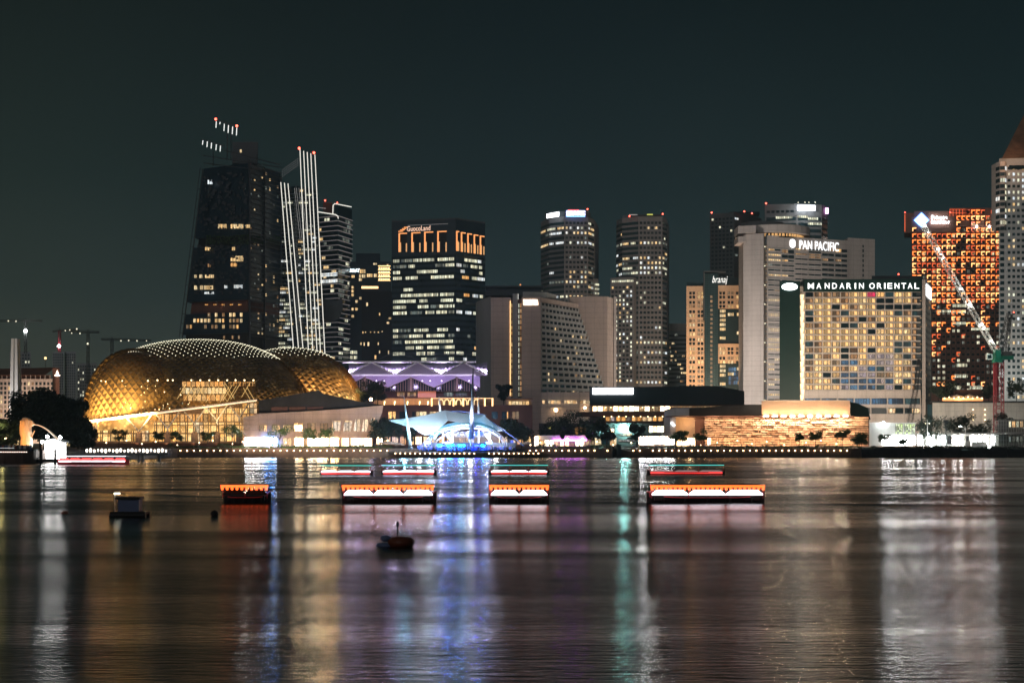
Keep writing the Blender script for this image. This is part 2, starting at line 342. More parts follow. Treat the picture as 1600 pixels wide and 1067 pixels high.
# ------------------------------------------------------------------ setting: water, land, quay
m, t, b = nodes('water'); N = t.nodes.new; L = t.links.new
b.inputs['Base Color'].default_value = (0.004, 0.009, 0.010, 1); b.inputs['IOR'].default_value = 1.33
b.inputs['Specular IOR Level'].default_value = 1.0; b.inputs['Specular Tint'].default_value = (0.78, 0.94, 1.0, 1)
g = N('ShaderNodeNewGeometry')
def wn_(sx, sy, detail, rough=0.55):
    mp = N('ShaderNodeMapping'); mp.inputs['Scale'].default_value = (sx, sy, 1); L(g.outputs['Position'], mp.inputs[0])
    n = N('ShaderNodeTexNoise'); n.inputs['Scale'].default_value = 1; n.inputs['Detail'].default_value = detail; n.inputs['Roughness'].default_value = rough
    n.inputs['Distortion'].default_value = 0.3; L(mp.outputs[0], n.inputs['Vector']); return n.outputs['Fac']
a1 = wn_(0.7, 3.0, 4); a2 = wn_(0.03, 0.35, 3); a3 = wn_(0.010, 0.055, 4, 0.6)
b1 = N('ShaderNodeBump'); b1.inputs['Strength'].default_value = 1; b1.inputs['Distance'].default_value = 0.07; L(a1, b1.inputs['Height'])
b2 = N('ShaderNodeBump'); b2.inputs['Strength'].default_value = 1; b2.inputs['Distance'].default_value = 0.06; L(a2, b2.inputs['Height']); L(b1.outputs[0], b2.inputs['Normal'])
L(b2.outputs[0], b.inputs['Normal'])
rr = N('ShaderNodeMapRange'); rr.inputs[1].default_value = 0.38; rr.inputs[2].default_value = 0.62; rr.inputs[3].default_value = 0.15; rr.inputs[4].default_value = 0.26
L(a3, rr.inputs[0]); L(rr.outputs[0], b.inputs['Roughness']); b.inputs['Anisotropic'].default_value = 0.85
tg = N('ShaderNodeCombineXYZ'); tg.inputs[1].default_value = 1.0; L(tg.outputs[0], b.inputs['Tangent'])
wt = MB(); wt.quad([(-4000, -60, 0), (4000, -60, 0), (4000, 600, 0), (-4000, 600, 0)])
tag(wt.build('water', 'water'), kind='structure')
def on_water(px, py): Y = CZ * F / (py - HY); return (X(px, Y), Y)
# long swell of a passing boat
wk = MB(); pts = [on_water(*p) for p in ((60, 757), (95, 764), (160, 769), (260, 774), (400, 778.5), (550, 782), (800, 784.5), (1100, 787), (1300, 788.5), (1620, 791))]
prof = [(-1.6, 0.003), (-0.8, 0.05), (0, 0.13), (0.5, 0.06), (1.0, 0.003)]
rows = []
for k in range(len(pts) - 1):
    for q in range(8): rows.append(Vector(pts[k]).lerp(Vector(pts[k + 1]), q / 8))
rows.append(Vector(pts[-1]))
for k, p in enumerate(rows[:-1]):
    q = rows[k + 1]; h0 = 0.75 + 0.4 * math.sin(k * 0.7) * math.sin(k * 0.23); h1 = 0.75 + 0.4 * math.sin((k + 1) * 0.7) * math.sin((k + 1) * 0.23)
    for i in range(len(prof) - 1):
        (d0, z0), (d1, z1) = prof[i], prof[i + 1]
        wk.quad([(p.x, p.y + d0, z0 * h0), (q.x, q.y + d0, z0 * h1), (q.x, q.y + d1, z1 * h1), (p.x, p.y + d1, z1 * h0)])
tag(wk.build('wake_swell', 'water', smooth=True), kind='structure')

GZ = 3.6; QY = 570.0
ld = MB()
ld.quad([(-9000, QY, GZ), (9000, QY, GZ), (9000, 14000, GZ), (-9000, 14000, GZ)])
tag(ld.build('ground', 'paving'), kind='structure')
qw = MB()                                                 # quay wall with a coping and two ledges
xl, xs0, xs1, xr, xe = X(240, QY), X(614, QY), X(846, QY), X(1345, QY), 3000
qw.box(-900, xs0, QY - 0.6, QY + 0.5, -0.5, GZ - 0.9); qw.box(-900, xs0, QY - 0.3, QY + 0.5, GZ - 0.9, GZ + 0.02)
qw.box(xs1, xr, QY - 0.6, QY + 0.5, -0.5, GZ - 0.9); qw.box(xs1, xr, QY - 0.3, QY + 0.5, GZ - 0.9, GZ + 0.02)
qw.box(xs0, xs1, QY - 0.31, QY + 0.5, -0.5, GZ + 0.02)
for k in range(70):
    x = xl + (xr - xl) * k / 69
    if not xs0 - 1 < x < xs1: qw.box(x - 0.25, x + 0.25, QY - 0.75, QY - 0.6, -0.5, GZ - 0.95)
tag(qw.build('quay_wall', 'quay_stone'), kind='structure')
bk = MB(); x = xr; rng = random.Random(3)
while x < 900:                                            # rough dark bank on the right
    w_ = rng.uniform(3, 9); h = rng.uniform(2.8, 3.9); d = rng.uniform(0, 1.6)
    bk.hexa([(x, QY - 2.5 - d, -0.5), (x + w_, QY - 2.2 - d, -0.5), (x + w_, QY + 6, -0.5), (x, QY + 6, -0.5)], [(x, QY - 0.8, h), (x + w_, QY - 0.9, h * 0.98), (x + w_, QY + 6, h), (x, QY + 6, h)]); x += w_
tag(bk.build('river_bank', 'bank'), kind='structure')
bw = MB(); PYF = 548.0                                    # boardwalk in front of the stage
bw.box(xs0, xs1, PYF, QY - 0.32, 1.15, 2.25); 
for k in range(24):
    x = xs0 + 2 + (xs1 - xs0 - 4) * k / 23; bw.box(x - 0.3, x + 0.3, PYF + 0.5, PYF + 1.1, -0.5, 1.15)
bw.box(xs0, xs1, PYF - 0.1, PYF, 1.6, 2.1)
tag(bw.build('boardwalk', 'quay_stone'), kind='structure')

# promenade lamps on the quay wall
def quay_lamp(loc, label, group, r=0.42):
    o = empty('quay_lamp', loc, label, 'lamp', group)
    m1 = MB(); x, y, z = loc; m1.box(x - 0.12, x + 0.12, y - 0.45, y + 0.05, z + 0.30, z + 0.42); m1.tube([(x, y - 0.38, z + 0.3), (x, y - 0.38, z + 0.12)], 0.05)
    m1.build('bracket', 'dark_frame', o)
    m2 = MB(); m2.ball((x, y - 0.38, z), r * 0.5, n=8, rings=6); m2.build('globe', 'globe', o, smooth=True)
    return o
lab = 'round warm lamp in the row along the dark quay wall under the promenade hedge'
first = quay_lamp((X(262, QY), QY - 0.6, 2.75), lab, 'lamps along the upper quay wall')
px = 272.4
while px < 1326:
    if not (612 < px < 822 or 938 < px < 948 or 957 < px < 982 or 1003 < px < 1016):
        c = copy_tree(first); c.location.x = X(px, QY)
    px += 10.4 if px < 612 else 10.1
lab2 = 'small warm lamp in the low row on the boardwalk edge in front of the stage'
f2 = quay_lamp((X(618, PYF), PYF - 0.1, 1.75), lab2, 'lamps along the boardwalk edge', 0.36)
px = 625.6
while px < 846:
    if not (729 < px < 733 or 747 < px < 757): c = copy_tree(f2); c.location.x = X(px, PYF)
    px += 7.7

# left terrace beyond the statue, curved, with rows of small lights
TY = 388.0; tx = X(44, TY)
tr = MB(); poly = [(-400, TY - 6), (X(10, TY), TY - 2)]
for k in range(8):
    a = R(-80 + k * 100 / 7); poly.append((tx - 9 + 9 * math.cos(a), TY + 6 + 8 * math.sin(a)))
poly += [(tx - 2, TY + 80), (tx - 2, QY + 1), (-400, QY + 1)]
tr.prism(poly, -0.5, 3.55); tag(tr.build('terrace', 'quay_stone'), kind='structure')
te = MB()
for k in range(len(poly) - 4):
    (ax, ay), (bx, by) = poly[k], poly[k + 1]; te.hexa([(ax, ay - 0.35, 3.55), (bx + 0.01, by - 0.35, 3.55), (bx, by + 0.4, 3.55), (ax, ay + 0.4, 3.55)], [(ax, ay - 0.35, 3.95), (bx + 0.01, by - 0.35, 3.95), (bx, by + 0.4, 3.95), (ax, ay + 0.4, 3.95)])
tag(te.build('terrace_kerb', 'bank'), kind='structure')
sl_ = MB()
for k in range(16): sl_.ball((X(1 + k * 2.75, TY - 3), TY - 3.4 - (0.0), 3.25), 0.13, n=6, rings=4)
o = empty('string_lights', (X(20, TY), TY - 3, 3.2), 'string of small pinkish bulbs hung along the curved terrace edge by the statue', 'string lights')
sl_.build('bulb', glow('bulb_pink', (1, 0.7, 0.6), 3.0), o)['kind'] = 'stuff'
w1 = MB(); w1.tube([(X(0, TY - 3), TY - 3.4, 3.42), (X(43, TY - 3), TY - 3.4, 3.42)], 0.03, 4); w1.build('cable', 'black', o)
o = MB(); o.box(X(1, TY), X(30, TY), TY - 4.2, TY - 4.05, 4.28, 4.36); tag(o.build('light_rail', 'led_white'), 'thin white light rail over the crowded terrace parapet', 'light rail')

# ------------------------------------------------------------------ things in the water
def bumboat(px0, px1, Y, label, roof='orange_strip', win='cabin_white', low=None, hull='hull_dark', group=None, zr=1.73, zw=(0.80, 1.26), gaps=4, seed=0):
    x0, x1 = X(px0, Y), X(px1, Y); Ln = x1 - x0; hw = 1.6
    o = empty('bumboat', ((x0 + x1) / 2, Y, 0), label, 'boat', group)
    h = MB(); n = 14; secs = []
    for k in range(n + 1):
        t_ = k / n; x = x0 + Ln * t_; w_ = hw * (1 - abs(2 * t_ - 1) ** 4 * 0.85); zt = (0.62 * zr / 1.73 if Y < 200 or Y > 300 else 0.40) + 0.55 * abs(2 * t_ - 1) ** 6
        secs.append([(x, Y - w_, zt), (x, Y - w_ * 0.8, -0.15), (x, Y, -0.3), (x, Y + w_ * 0.8, -0.15), (x, Y + w_, zt)])
    for a_, b_ in zip(secs, secs[1:]):
        for i in range(4): h.quad([a_[i + 1], b_[i + 1], b_[i], a_[i]])
        h.quad([a_[0], b_[0], b_[4], a_[4]])
    h.quad(secs[0][::-1]); h.quad(secs[-1]); h.build('hull', hull, o)
    fe = MB(); fe.tube([(s_[0][0], s_[0][1] - 0.03, s_[0][2] - 0.05) for s_ in secs], 0.05, 5); fe.build('rubbing_strake', 'hull_red', o)
    cx0, cx1 = x0 + Ln * 0.03, x1 - Ln * 0.03; zb, zt = zw
    c = MB(); c.box(cx0 + 0.3, cx1 - 0.3, Y - hw * 0.80, Y + hw * 0.80, 0.30, zb - 0.02); c.build('cabin', hull, o)
    rng = random.Random(seed); W_ = (cx1 - cx0) / gaps
    for k in range(gaps):
        a_ = cx0 + k * W_ + 0.06; b_ = a_ + W_ - 0.12; c = (b_ - a_) * 0.14
        q = MB(); ff = Fac((a_, Y - hw * 0.83), (b_, Y - hw * 0.83))
        pl = [(0, zb), (b_ - a_, zb), (b_ - a_, zb + (zt - zb) * 0.25), (b_ - a_ - c, zt), (c, zt), (0, zb + (zt - zb) * 0.25)]
        q.hexa([ff.pt(s_, z_, 0.05) for s_, z_ in pl], [ff.pt(s_, z_, -0.25) for s_, z_ in pl]); q.build('window', win, o)
    rf = MB(); rz = zr - 0.10
    for k in range(10):
        a_, b_ = cx0 + (cx1 - cx0) * k / 10, cx0 + (cx1 - cx0) * (k + 1) / 10
        rf.hexa([(a_, Y - hw, rz - 0.12), (b_, Y - hw, rz - 0.12), (b_, Y + hw, rz - 0.12), (a_, Y + hw, rz - 0.12)], [(a_, Y - hw * 0.8, rz + 0.14), (b_, Y - hw * 0.8, rz + 0.14), (b_, Y + hw * 0.8, rz + 0.14), (a_, Y + hw * 0.8, rz + 0.14)])
    rf.build('canopy', 'hull_dark', o)
    for k in range(gaps + 1):
        x = cx0 + 0.02 + (cx1 - cx0 - 0.04) * k / gaps; p_ = MB(); p_.tube([(x, Y - hw * 0.86, 0.5), (x, Y - hw * 0.86, rz)], 0.04, 5); p_.build('post', 'hull_red', o)
    s_ = MB(); th = (0.10, 0.12) if Y < 200 else (0.05, 0.05); s_.box(cx0 - 0.1, cx1 + 0.1, Y - hw - 0.09, Y - hw - 0.01, rz - th[0], rz + th[1]); s_.build('light_strip', roof, o)
    if Y < 200:
        nl = int((cx1 - cx0) / 0.42)
        for k in range(nl + 1): x = cx0 + 0.05 + (cx1 - cx0 - 0.1) * k / nl; q = MB(); q.ball((x, Y - hw - 0.06, rz - 0.22), 0.13, sq=1.15, n=8, rings=6); q.build('lantern', roof, o)
        for k in range(5): x = cx0 + (cx1 - cx0) * (k + 0.5) / 5; q = MB(); q.tube([(x, Y - hw - 0.08, 0.12), (x, Y - hw - 0.08, 0.52)], 0.13, 8); q.build('fender', 'black', o)
        q = MB(); q.tube([(cx0 + 0.4, Y, rz), (cx0 + 0.4, Y, rz + 0.7)], 0.03, 5); q.build('mast', 'dark_frame', o); q = MB(); q.box(cx0 - 0.1, cx0 + 0.5, Y - 0.5, Y + 0.5, 0.6, 1.1); q.build('stern_locker', 'hull_red', o)
    if low: s2 = MB(); s2.box(cx0 + 0.2, cx1 - 0.2, Y - hw * 0.95, Y - hw * 0.85, zb - 0.30, zb - 0.08); s2.build('side_light', low, o)
    return o
NB = 131.0
gb = 'bumboats crossing the near water'
bumboat(350, 424, NB + 1, 'small dark bumboat with unlit cabin and orange canopy edge, leftmost near boat', win='black', seed=1, group=gb, zr=1.70, gaps=2)
bumboat(535, 682, NB, 'near bumboat with orange canopy and white windows, close behind the mooring buoy', group=gb, gaps=3)
bumboat(764, 858, NB, 'shortest near bumboat with orange canopy and white windows, in the middle of the view', group=gb, gaps=2)
bumboat(1010, 1194, NB + 0.5, 'longest near bumboat with orange canopy and white windows, at the right end', group=gb, gaps=3, zr=1.70)
FB = 250.0; gf = 'low boats crossing the far water'
for k, (a_, b_, nm_) in enumerate(((500, 583, 'leftmost'), (596, 682, 'second from left'), (764, 858, 'second from right'), (1010, 1132, 'rightmost'))):
    bumboat(a_, b_, FB + k * 1.5, 'low distant boat with teal roof strip and red lights, %s of far row' % nm_, roof='teal_strip', win='stage_white' if k < 3 else 'led_dim', low='red_strip', group=gf, zr=1.79, zw=(0.50, 0.78), gaps=3, seed=k)
bumboat(90, 202, 372.0, 'red bumboat with bright white light strip moored beside the lamp lit jetty', roof='cabin_white', win='red_strip', low='cabin_white', hull='hull_red', zr=2.35, zw=(1.1, 1.75), gaps=6)

# instrument raft
BY = 107.0; x, _, _ = P(203, 0, BY)
o = empty('measuring_raft', (x, BY, 0), 'square floating raft with a pale blue box and small white light on top', 'raft')
q = MB(); q.tube([(x - 1.35, BY - 0.6, 0.12), (x + 1.35, BY - 0.6, 0.12)], 0.22, 10); q.tube([(x - 1.35, BY + 0.6, 0.12), (x + 1.35, BY + 0.6, 0.12)], 0.22, 10); q.box(x - 1.3, x + 1.3, BY - 0.75, BY + 0.75, 0.22, 0.42); q.build('pontoon', 'black', o)
q = MB(); q.box(x - 0.78, x + 0.80, BY - 0.5, BY + 0.5, 0.42, 1.32); q.build('cabinet', 'float_blue', o)
q = MB(); q.box(x - 0.95, x + 0.9, BY - 0.62, BY + 0.62, 1.32, 1.50); q.build('lid', 'black', o)
q = MB(); q.tube([(x - 0.98, BY - 0.55, 0.4), (x - 0.98, BY - 0.55, 1.75)], 0.03, 6); q.build('mast', 'steel_white', o)
q = MB(); q.box(x - 1.02, x - 0.62, BY - 0.62, BY - 0.48, 1.72, 1.82); q.build('lamp', glow('raft_lamp', (0.95, 1, 0.85), 6.0, True), o)
# mooring buoy
BY = 76.0; x = X(624, BY)
o = empty('mooring_buoy', (x, BY, 0), 'dull orange drum shaped mooring buoy with a short mast in the foreground water', 'buoy')
q = MB(); q.lathe([(0.30, -0.1), (0.62, 0.02), (0.72, 0.18), (0.70, 0.36), (0.50, 0.50), (0.18, 0.55)], (x + 0.1, BY, 0), 18); q.build('drum', 'buoy_red', o, smooth=True)
q = MB(); q.tube([(x - 0.1, BY, 0.5), (x - 0.1, BY, 1.25)], 0.035, 6); q.lathe([(0.03, 0), (0.10, 0.1), (0.03, 0.3)], (x - 0.1, BY, 1.05), 8); q.build('mast', 'black', o)
q = MB(); q.ball((x - 0.75, BY + 0.2, 0.42), 0.30, sq=0.65, n=14, rings=8); q.lathe([(0.5, 0), (0.55, 0.1), (0.4, 0.22)], (x - 0.75, BY + 0.2, -0.02), 12); q.build('float', 'float_blue', o, smooth=True)
BY = 108.0; x = X(335, BY); q = MB(); q.ball((x, BY, 0.16), 0.30, n=14, rings=8); tag(q.build('float_ball', 'black', loc=(x, BY, 0), smooth=True), 'small black float ball on the water right of the raft', 'float')
BY = 112.0; x = X(101, BY); q = MB(); q.ball((x, BY, 0.05), 0.28, sq=0.6, n=12, rings=6); tag(q.build('marker_float', 'buoy_red', loc=(x, BY, 0), smooth=True), 'low dark red marker float on the water at far left', 'float')

# jetty with its row of bright lanterns
JY = 430.0
o = empty('jetty', (X(200, JY), JY, 0), 'low timber jetty on posts with a row of bright white lanterns along its rail', 'jetty')
q = MB(); q.box(X(92, JY), X(262, JY), JY, JY + 5, 2.05, 2.55); q.build('deck', 'black', o)
for p_ in (216, 222, 248, 180, 150, 120): q = MB(); x = X(p_, JY); q.box(x - 0.35, x + 0.35, JY + 0.3, JY + 1.0, -0.5, 2.05); q.build('post', 'black', o)
for k in range(22):
    x = X(135 + k * 5.9, JY); q = MB(); q.ball((x, JY + 0.4, 3.4 + 0.12 * math.sin(k * 2.3)), 0.36 + 0.08 * math.sin(k * 1.7), sq=1.5, n=8, rings=6); q.build('lantern', 'jetty_lamp' if 'jetty_lamp' in M else glow('jetty_lamp', (1.0, 0.86, 0.72), 3.0), o)
q = MB(); q.tube([(X(135, JY), JY + 0.4, 4.1), (X(262, JY), JY + 0.4, 4.1)], 0.06, 5); q.tube([(X(135, JY), JY + 0.4, 2.65), (X(262, JY), JY + 0.4, 2.65)], 0.05, 5); q.build('rail', 'dark_frame', o)
# landing stage with piles under the floodlit kiosk
LY = 395.0
o = empty('landing_stage', (X(70, LY), LY, 0), 'dark pontoon landing stage with tall round piles between terrace and moored boat', 'landing stage')
q = MB(); q.box(X(40, LY), X(98, LY), LY, LY + 8, 0.3, 1.2); q.build('pontoon', 'black', o)
for p_, r_ in ((47, 0.45), (65, 0.42), (87, 0.38)): q = MB(); q.tube([(X(p_, LY), LY - 0.5, -0.5), (X(p_, LY), LY - 0.5, 4.0)], r_, 10); q.build('pile', 'black', o)
q = MB()
for a_, b_ in (((34, 722), (45, 708)), ((50, 721), (64, 711))): q.tube([(X(a_[0], LY), LY + 1, Z(a_[1], LY)), (X(b_[0], LY), LY + 1, Z(b_[1], LY))], 0.2, 6)
for k in range(9): q.tube([(X(68 + 2.2 * k, LY), LY - 0.2, 1.2), (X(68 + 2.2 * k, LY), LY - 0.2, 2.6)], 0.05, 4)
q.tube([(X(66, LY), LY - 0.2, 2.6), (X(88, LY), LY - 0.2, 2.6)], 0.06, 4); q.build('railing', 'steel_white', o)
KY = 405.0
o = empty('kiosk', (X(80, KY), KY, 3.0), 'floodlit white ticket kiosk glaring beside the landing stage', 'kiosk')
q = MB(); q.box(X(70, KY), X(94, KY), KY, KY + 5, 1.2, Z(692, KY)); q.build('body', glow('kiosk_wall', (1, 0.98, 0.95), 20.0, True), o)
q = MB(); q.pxprism([(68, 689), (83, 685), (96, 689), (96, 691), (68, 691)], KY - 1, 7); q.build('roof', 'white_paint', o)
for k, p_ in enumerate(((66, 690), (94, 683), (74, 682))):
    q = MB(); x, y, z = P(p_[0], p_[1], KY - 2); q.tube([(x, y, 1.2), (x, y, z)], 0.07, 5)
    l_ = empty('lamp_post', (x, y, 1.2), ('white post lamp at the left corner of the floodlit kiosk', 'white post lamp standing tallest at the right corner of the floodlit kiosk', 'slim post lamp rising behind the roof of the floodlit kiosk')[k], 'lamp', 'post lamps round the kiosk')
    q.build('pole', 'steel_white', l_); q = MB(); q.ball((x, y, z), 0.45, n=8, rings=6); q.build('globe', 'flood', l_)
# jet statue
SY = 405.0; k_ = SY / F
o = empty('lion_fish_statue', (X(42, SY), SY, 3.55), 'tall cream lion headed fish statue spouting water from a terrace base', 'statue')
def ring(cx, py, rx, ry, n=14, squash=1.0): return [(X(cx, SY) + rx * k_ * math.cos(2 * math.pi * i / n), SY + ry * k_ * math.sin(2 * math.pi * i / n), Z(py, SY)) for i in range(n)]
def loft(mb, secs, n=14, m=0):
    base = len(mb.v)
    for s_ in secs: mb.v += s_
    for a_ in range(len(secs) - 1):
        for i in range(n): j = (i + 1) % n; mb.f.append((base + a_ * n + i, base + a_ * n + j, base + (a_ + 1) * n + j, base + (a_ + 1) * n + i)); mb.m.append(m); mb.uv.append([(0, 0)] * 4)
    mb.f.append(tuple(base + i for i in range(n))[::-1]); mb.f.append(tuple(base + (len(secs) - 1) * n + i for i in range(n))); mb.m += [m, m]; mb.uv += [[(0, 0)] * n] * 2
q = MB(); loft(q, [ring(41.5, 698, 9.5, 9), ring(41.5, 690, 9.5, 9), ring(41.5, 684, 8.5, 8), ring(40.5, 679, 9.3, 8), ring(40.5, 676, 9.6, 8), ring(40, 671, 8.6, 7.5), ring(40, 667, 8.8, 7.5), ring(41, 660, 7.8, 7), ring(41, 655, 6.8, 6.2), ring(40, 652.8, 4.6, 4.4), ring(40, 652.2, 1.5, 1.5)])
for k in range(9):
    a_ = R(-170 + k * 20); x = X(40.5, SY) + 8.2 * k_ * math.cos(a_); y = SY + 7.4 * k_ * math.sin(a_); q.tube([(x, y, Z(657, SY)), (x + 0.1 * math.cos(a_), y, Z(672, SY)), (x, y, Z(678, SY))], 0.16, 5)
q.build('body', 'statue', o, smooth=False)
q = MB(); loft(q, [ring(47, 666.5, 3.2, 3.6), ring(49.5, 664, 4.2, 3.6), ring(49.5, 659.5, 3.9, 3.2), ring(47.5, 656.5, 3.2, 3.0)]); q.build('muzzle', 'statue', o)
q = MB(); q.ball((X(44.5, SY), SY - 1.1, Z(654.5, SY)), 0.28); q.ball((X(48.5, SY), SY - 0.55, Z(657.5, SY)), 0.1); q.build('ear', 'statue', o)
q = MB(); q.hexa([P(48, 684, SY - 0.5), P(50, 684, SY - 0.5), P(50, 684, SY + 0.5), P(48, 684, SY + 0.5)], [P(53, 673.2, SY - 0.2), P(55.2, 672.2, SY - 0.2), P(55.2, 672.2, SY + 0.2), P(53, 673.2, SY + 0.2)]); q.build('tail', 'statue', o)
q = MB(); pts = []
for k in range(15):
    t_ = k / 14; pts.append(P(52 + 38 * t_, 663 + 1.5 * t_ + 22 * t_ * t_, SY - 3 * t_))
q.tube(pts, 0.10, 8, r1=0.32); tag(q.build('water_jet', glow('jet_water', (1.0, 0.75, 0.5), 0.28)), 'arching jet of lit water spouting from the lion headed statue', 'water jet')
lamp('SPOT', (X(45, SY), SY - 12, 4.2), 8000, (1.0, 0.36, 0.07), 0.5, (X(41, SY), SY, 7), 75)

# ------------------------------------------------------------------ towers
def corners(H, pts):
    """plan corners of a flat-topped building of height H from (column, top row) pairs"""
    return [(X(px, (H - CZ) * F / (HY - py)), (H - CZ) * F / (HY - py)) for px, py in pts]
def Hof(py, Y): return Z(py, Y)
def prism_body(pts, z0, z1, mat, parent, name='wall', depth=None):
    """front plan line (left to right) closed by a back edge"""
    q = MB(); pl = list(pts); a, b = Vector(pl[0]), Vector(pl[-1])
    if depth: pl += [(b.x + depth * b.x / b.y * 0.3, b.y + depth), (a.x + depth * a.x / a.y * 0.3, a.y + depth)]
    q.prism(pl, z0, z1); return q.build(name, mat, parent)
def punch(ws, f, cols, rows, z0, z1, wr, hr, pick, margin=0.02, skip=None, par=None, off='glass'):
    """a grid of single windows; pick(i, j) gives a material name or None"""
    W = f.L * (1 - 2 * margin) / cols; H = (z1 - z0) / rows
    for j in range(rows):
        for i in range(cols):
            m_ = pick(i, j)
            if m_ is None: continue
            a = f.L * margin + i * W + W * (1 - wr) / 2; z = z0 + j * H + H * (1 - hr) / 2
            if skip and skip(a, z): continue
            ws.add(f, a, a + W * wr, z, z + H * hr, m_)
def bands(f, rows, z0, z1, hr, mb, out=0.25, m=0, a0=None, a1=None):
    H = (z1 - z0) / rows
    for j in range(rows + 1):
        z = z0 + j * H; f.box(mb, a0 or 0, a1 or f.L, z - H * (1 - hr) / 2, z + H * (1 - hr) / 2, -0.05, out, m)
def picker(seed, table, off='glass'):
    """table: list of (probability, material); the rest stays `off`"""
    rng = random.Random(seed)
    def f(i, j):
        r = rng.random()
        for p_, m_ in table:
            if r < p_: return m_
            r -= p_
        return off
    return f
def runs(ws, f, rows, z0, z1, hr, seed, prob, mats, maxrun=0.5, minrun=0.06, row_p=None, margin=0.02, d=0.09):
    """office floors lit in runs of bays"""
    rng = random.Random(seed); H = (z1 - z0) / rows
    for j in range(rows):
        p_ = row_p(j) if row_p else prob; a = f.L * margin; end = f.L * (1 - margin)
        while a < end - 1:
            ln = f.L * rng.uniform(minrun, maxrun); b = min(a + ln, end)
            if rng.random() < p_ and b - a > 1.0:
                z = z0 + j * H + H * (1 - hr) / 2; ws.add(f, a, b, z, z + H * hr, rng.choice(mats), d)
            a = b + rng.choice((0.4, 0.4, 1.6, 3))
def beacon(x, y, z, parent, mat='beacon_red', r=0.8):
    q = MB(); q.tube([(x, y, z - 1.2), (x, y, z)], 0.12, 4); s_ = q.build('beacon_stem', 'dark_frame', parent)
    q = MB(); q.ball((x, y, z), r, n=8, rings=5); return q.build('beacon', mat, parent)
def roofbox(parent, x0, x1, y0, y1, Y, depth, mat='navy', name='plant_room'):
    q = MB(); q.pxbox(x0, x1, y0, y1, Y, depth); return q.build(name, mat, parent)

# ---- square dark office tower with a crown of lit frames
H = 181.0; Y0 = (H - CZ) * F / 350.0
c = corners(H, [(612, 347.5), (712, 343), (758, 349.5)])
T = empty('office_tower', (c[1][0], c[1][1], GZ), 'square dark glass office tower with orange lit crown frames and bands of lit floors', 'tower')
back = (c[0][0] + c[2][0] - c[1][0], c[0][1] + c[2][1] - c[1][1])
q = MB(); q.prism([c[0], c[1], c[2], back], GZ, H); q.build('wall', 'navy', T)
q = MB(); q.prism([c[0], c[1], c[2], back], H, H + 0.1)
fl, fr = Fac(c[0], c[1]), Fac(c[1], c[2])
for f in (fl, fr): f.box(q, 0, f.L, H, H + 1.2, -0.4, 0.2)
q.build('parapet', 'dark_frame', T)
zt = lambda py: Z(py, c[1][1])
q = MB(); rows = 32; zb0, zb1 = zt(565), zt(400)
for f in (fl, fr): bands(f, 18, zb0, zb1, 0.55, q, 0.2)
q.build('spandrel', 'glass', T)
ws = Win(T)
litrows = {17: .95, 16: .9, 15: .55, 14: .95, 11: .75, 10: .7, 9: .75, 8: .8, 7: .3, 5: .75, 4: .9, 3: .75, 2: .85, 1: .45, 0: .45}
runs(ws, fl, 18, zb0, zb1, 0.52, 11, 0, ['lit_office', 'lit_office', 'lit_office', 'lit_office_dim'], 0.22, 0.07, row_p=lambda j: litrows.get(j, 0.06))
runs(ws, fr, 18, zb0, zb1, 0.52, 12, 0, ['lit_office', 'lit_office', 'lit_white', 'lit_office_dim', 'lit_amber'], 0.26, 0.10, row_p=lambda j: litrows.get(j, 0.05) * (0.8 if j > 12 else 0.45))
ws.finish()
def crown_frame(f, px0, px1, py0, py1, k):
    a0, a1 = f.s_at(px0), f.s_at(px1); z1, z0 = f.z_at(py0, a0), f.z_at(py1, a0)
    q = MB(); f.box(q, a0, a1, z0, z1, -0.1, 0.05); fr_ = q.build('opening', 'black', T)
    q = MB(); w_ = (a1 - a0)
    f.box(q, a0, a0 + 1.1, z0, z1, 0, 0.5); f.box(q, a0 + 1.1, a1, z1 - 0.8, z1, 0, 0.5); q.build('jamb_glow', 'orange_glow', T)  # floodlight falling on the jambs is put into glowing faces
    q = MB(); f.box(q, a1 - 0.9, a1, z0, z0 + (z1 - z0) * 0.45, 0, 0.35); f.box(q, a0 + 1.1, a0 + 2.0, z0, z0 + (z1 - z0) * 0.5, 0, 0.4); q.build('uplit_glow', glow('uplit_orange', (1, 0.5, 0.18), 0.6) if 'uplit_orange' not in M else 'uplit_orange', T)  # glowing faces again, in place of light washing up the frame
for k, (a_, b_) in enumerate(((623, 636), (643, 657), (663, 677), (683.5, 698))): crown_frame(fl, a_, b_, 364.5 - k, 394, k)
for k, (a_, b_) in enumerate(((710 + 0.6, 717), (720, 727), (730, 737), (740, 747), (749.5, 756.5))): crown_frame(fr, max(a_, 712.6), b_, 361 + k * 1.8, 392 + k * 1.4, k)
text('GuocoLand', fl, fl.s_at(636), fl.s_at(672.5), zt(358.5), zt(350.5), glow('sign_peach', (1.0, 0.62, 0.45), 0.9), T, bold=0.01)
q = MB(); a_ = fl.s_at(629)
for k in range(4): fl.box(q, a_ - 3.5 + k * 1.6, a_ + 0.5 + k * 1.6 - k * 0.4, zt(358.5) + k * 1.0, zt(358.5) + 0.55 + k * 1.0, 0.1, 0.3)
q.build('logo', 'sign_orange', T)
q = MB(); fl.box(q, fl.s_at(637), fl.s_at(700), zt(349.6), zt(349.0), 0.1, 0.3); q.build('edge_light', 'led_dim', T)

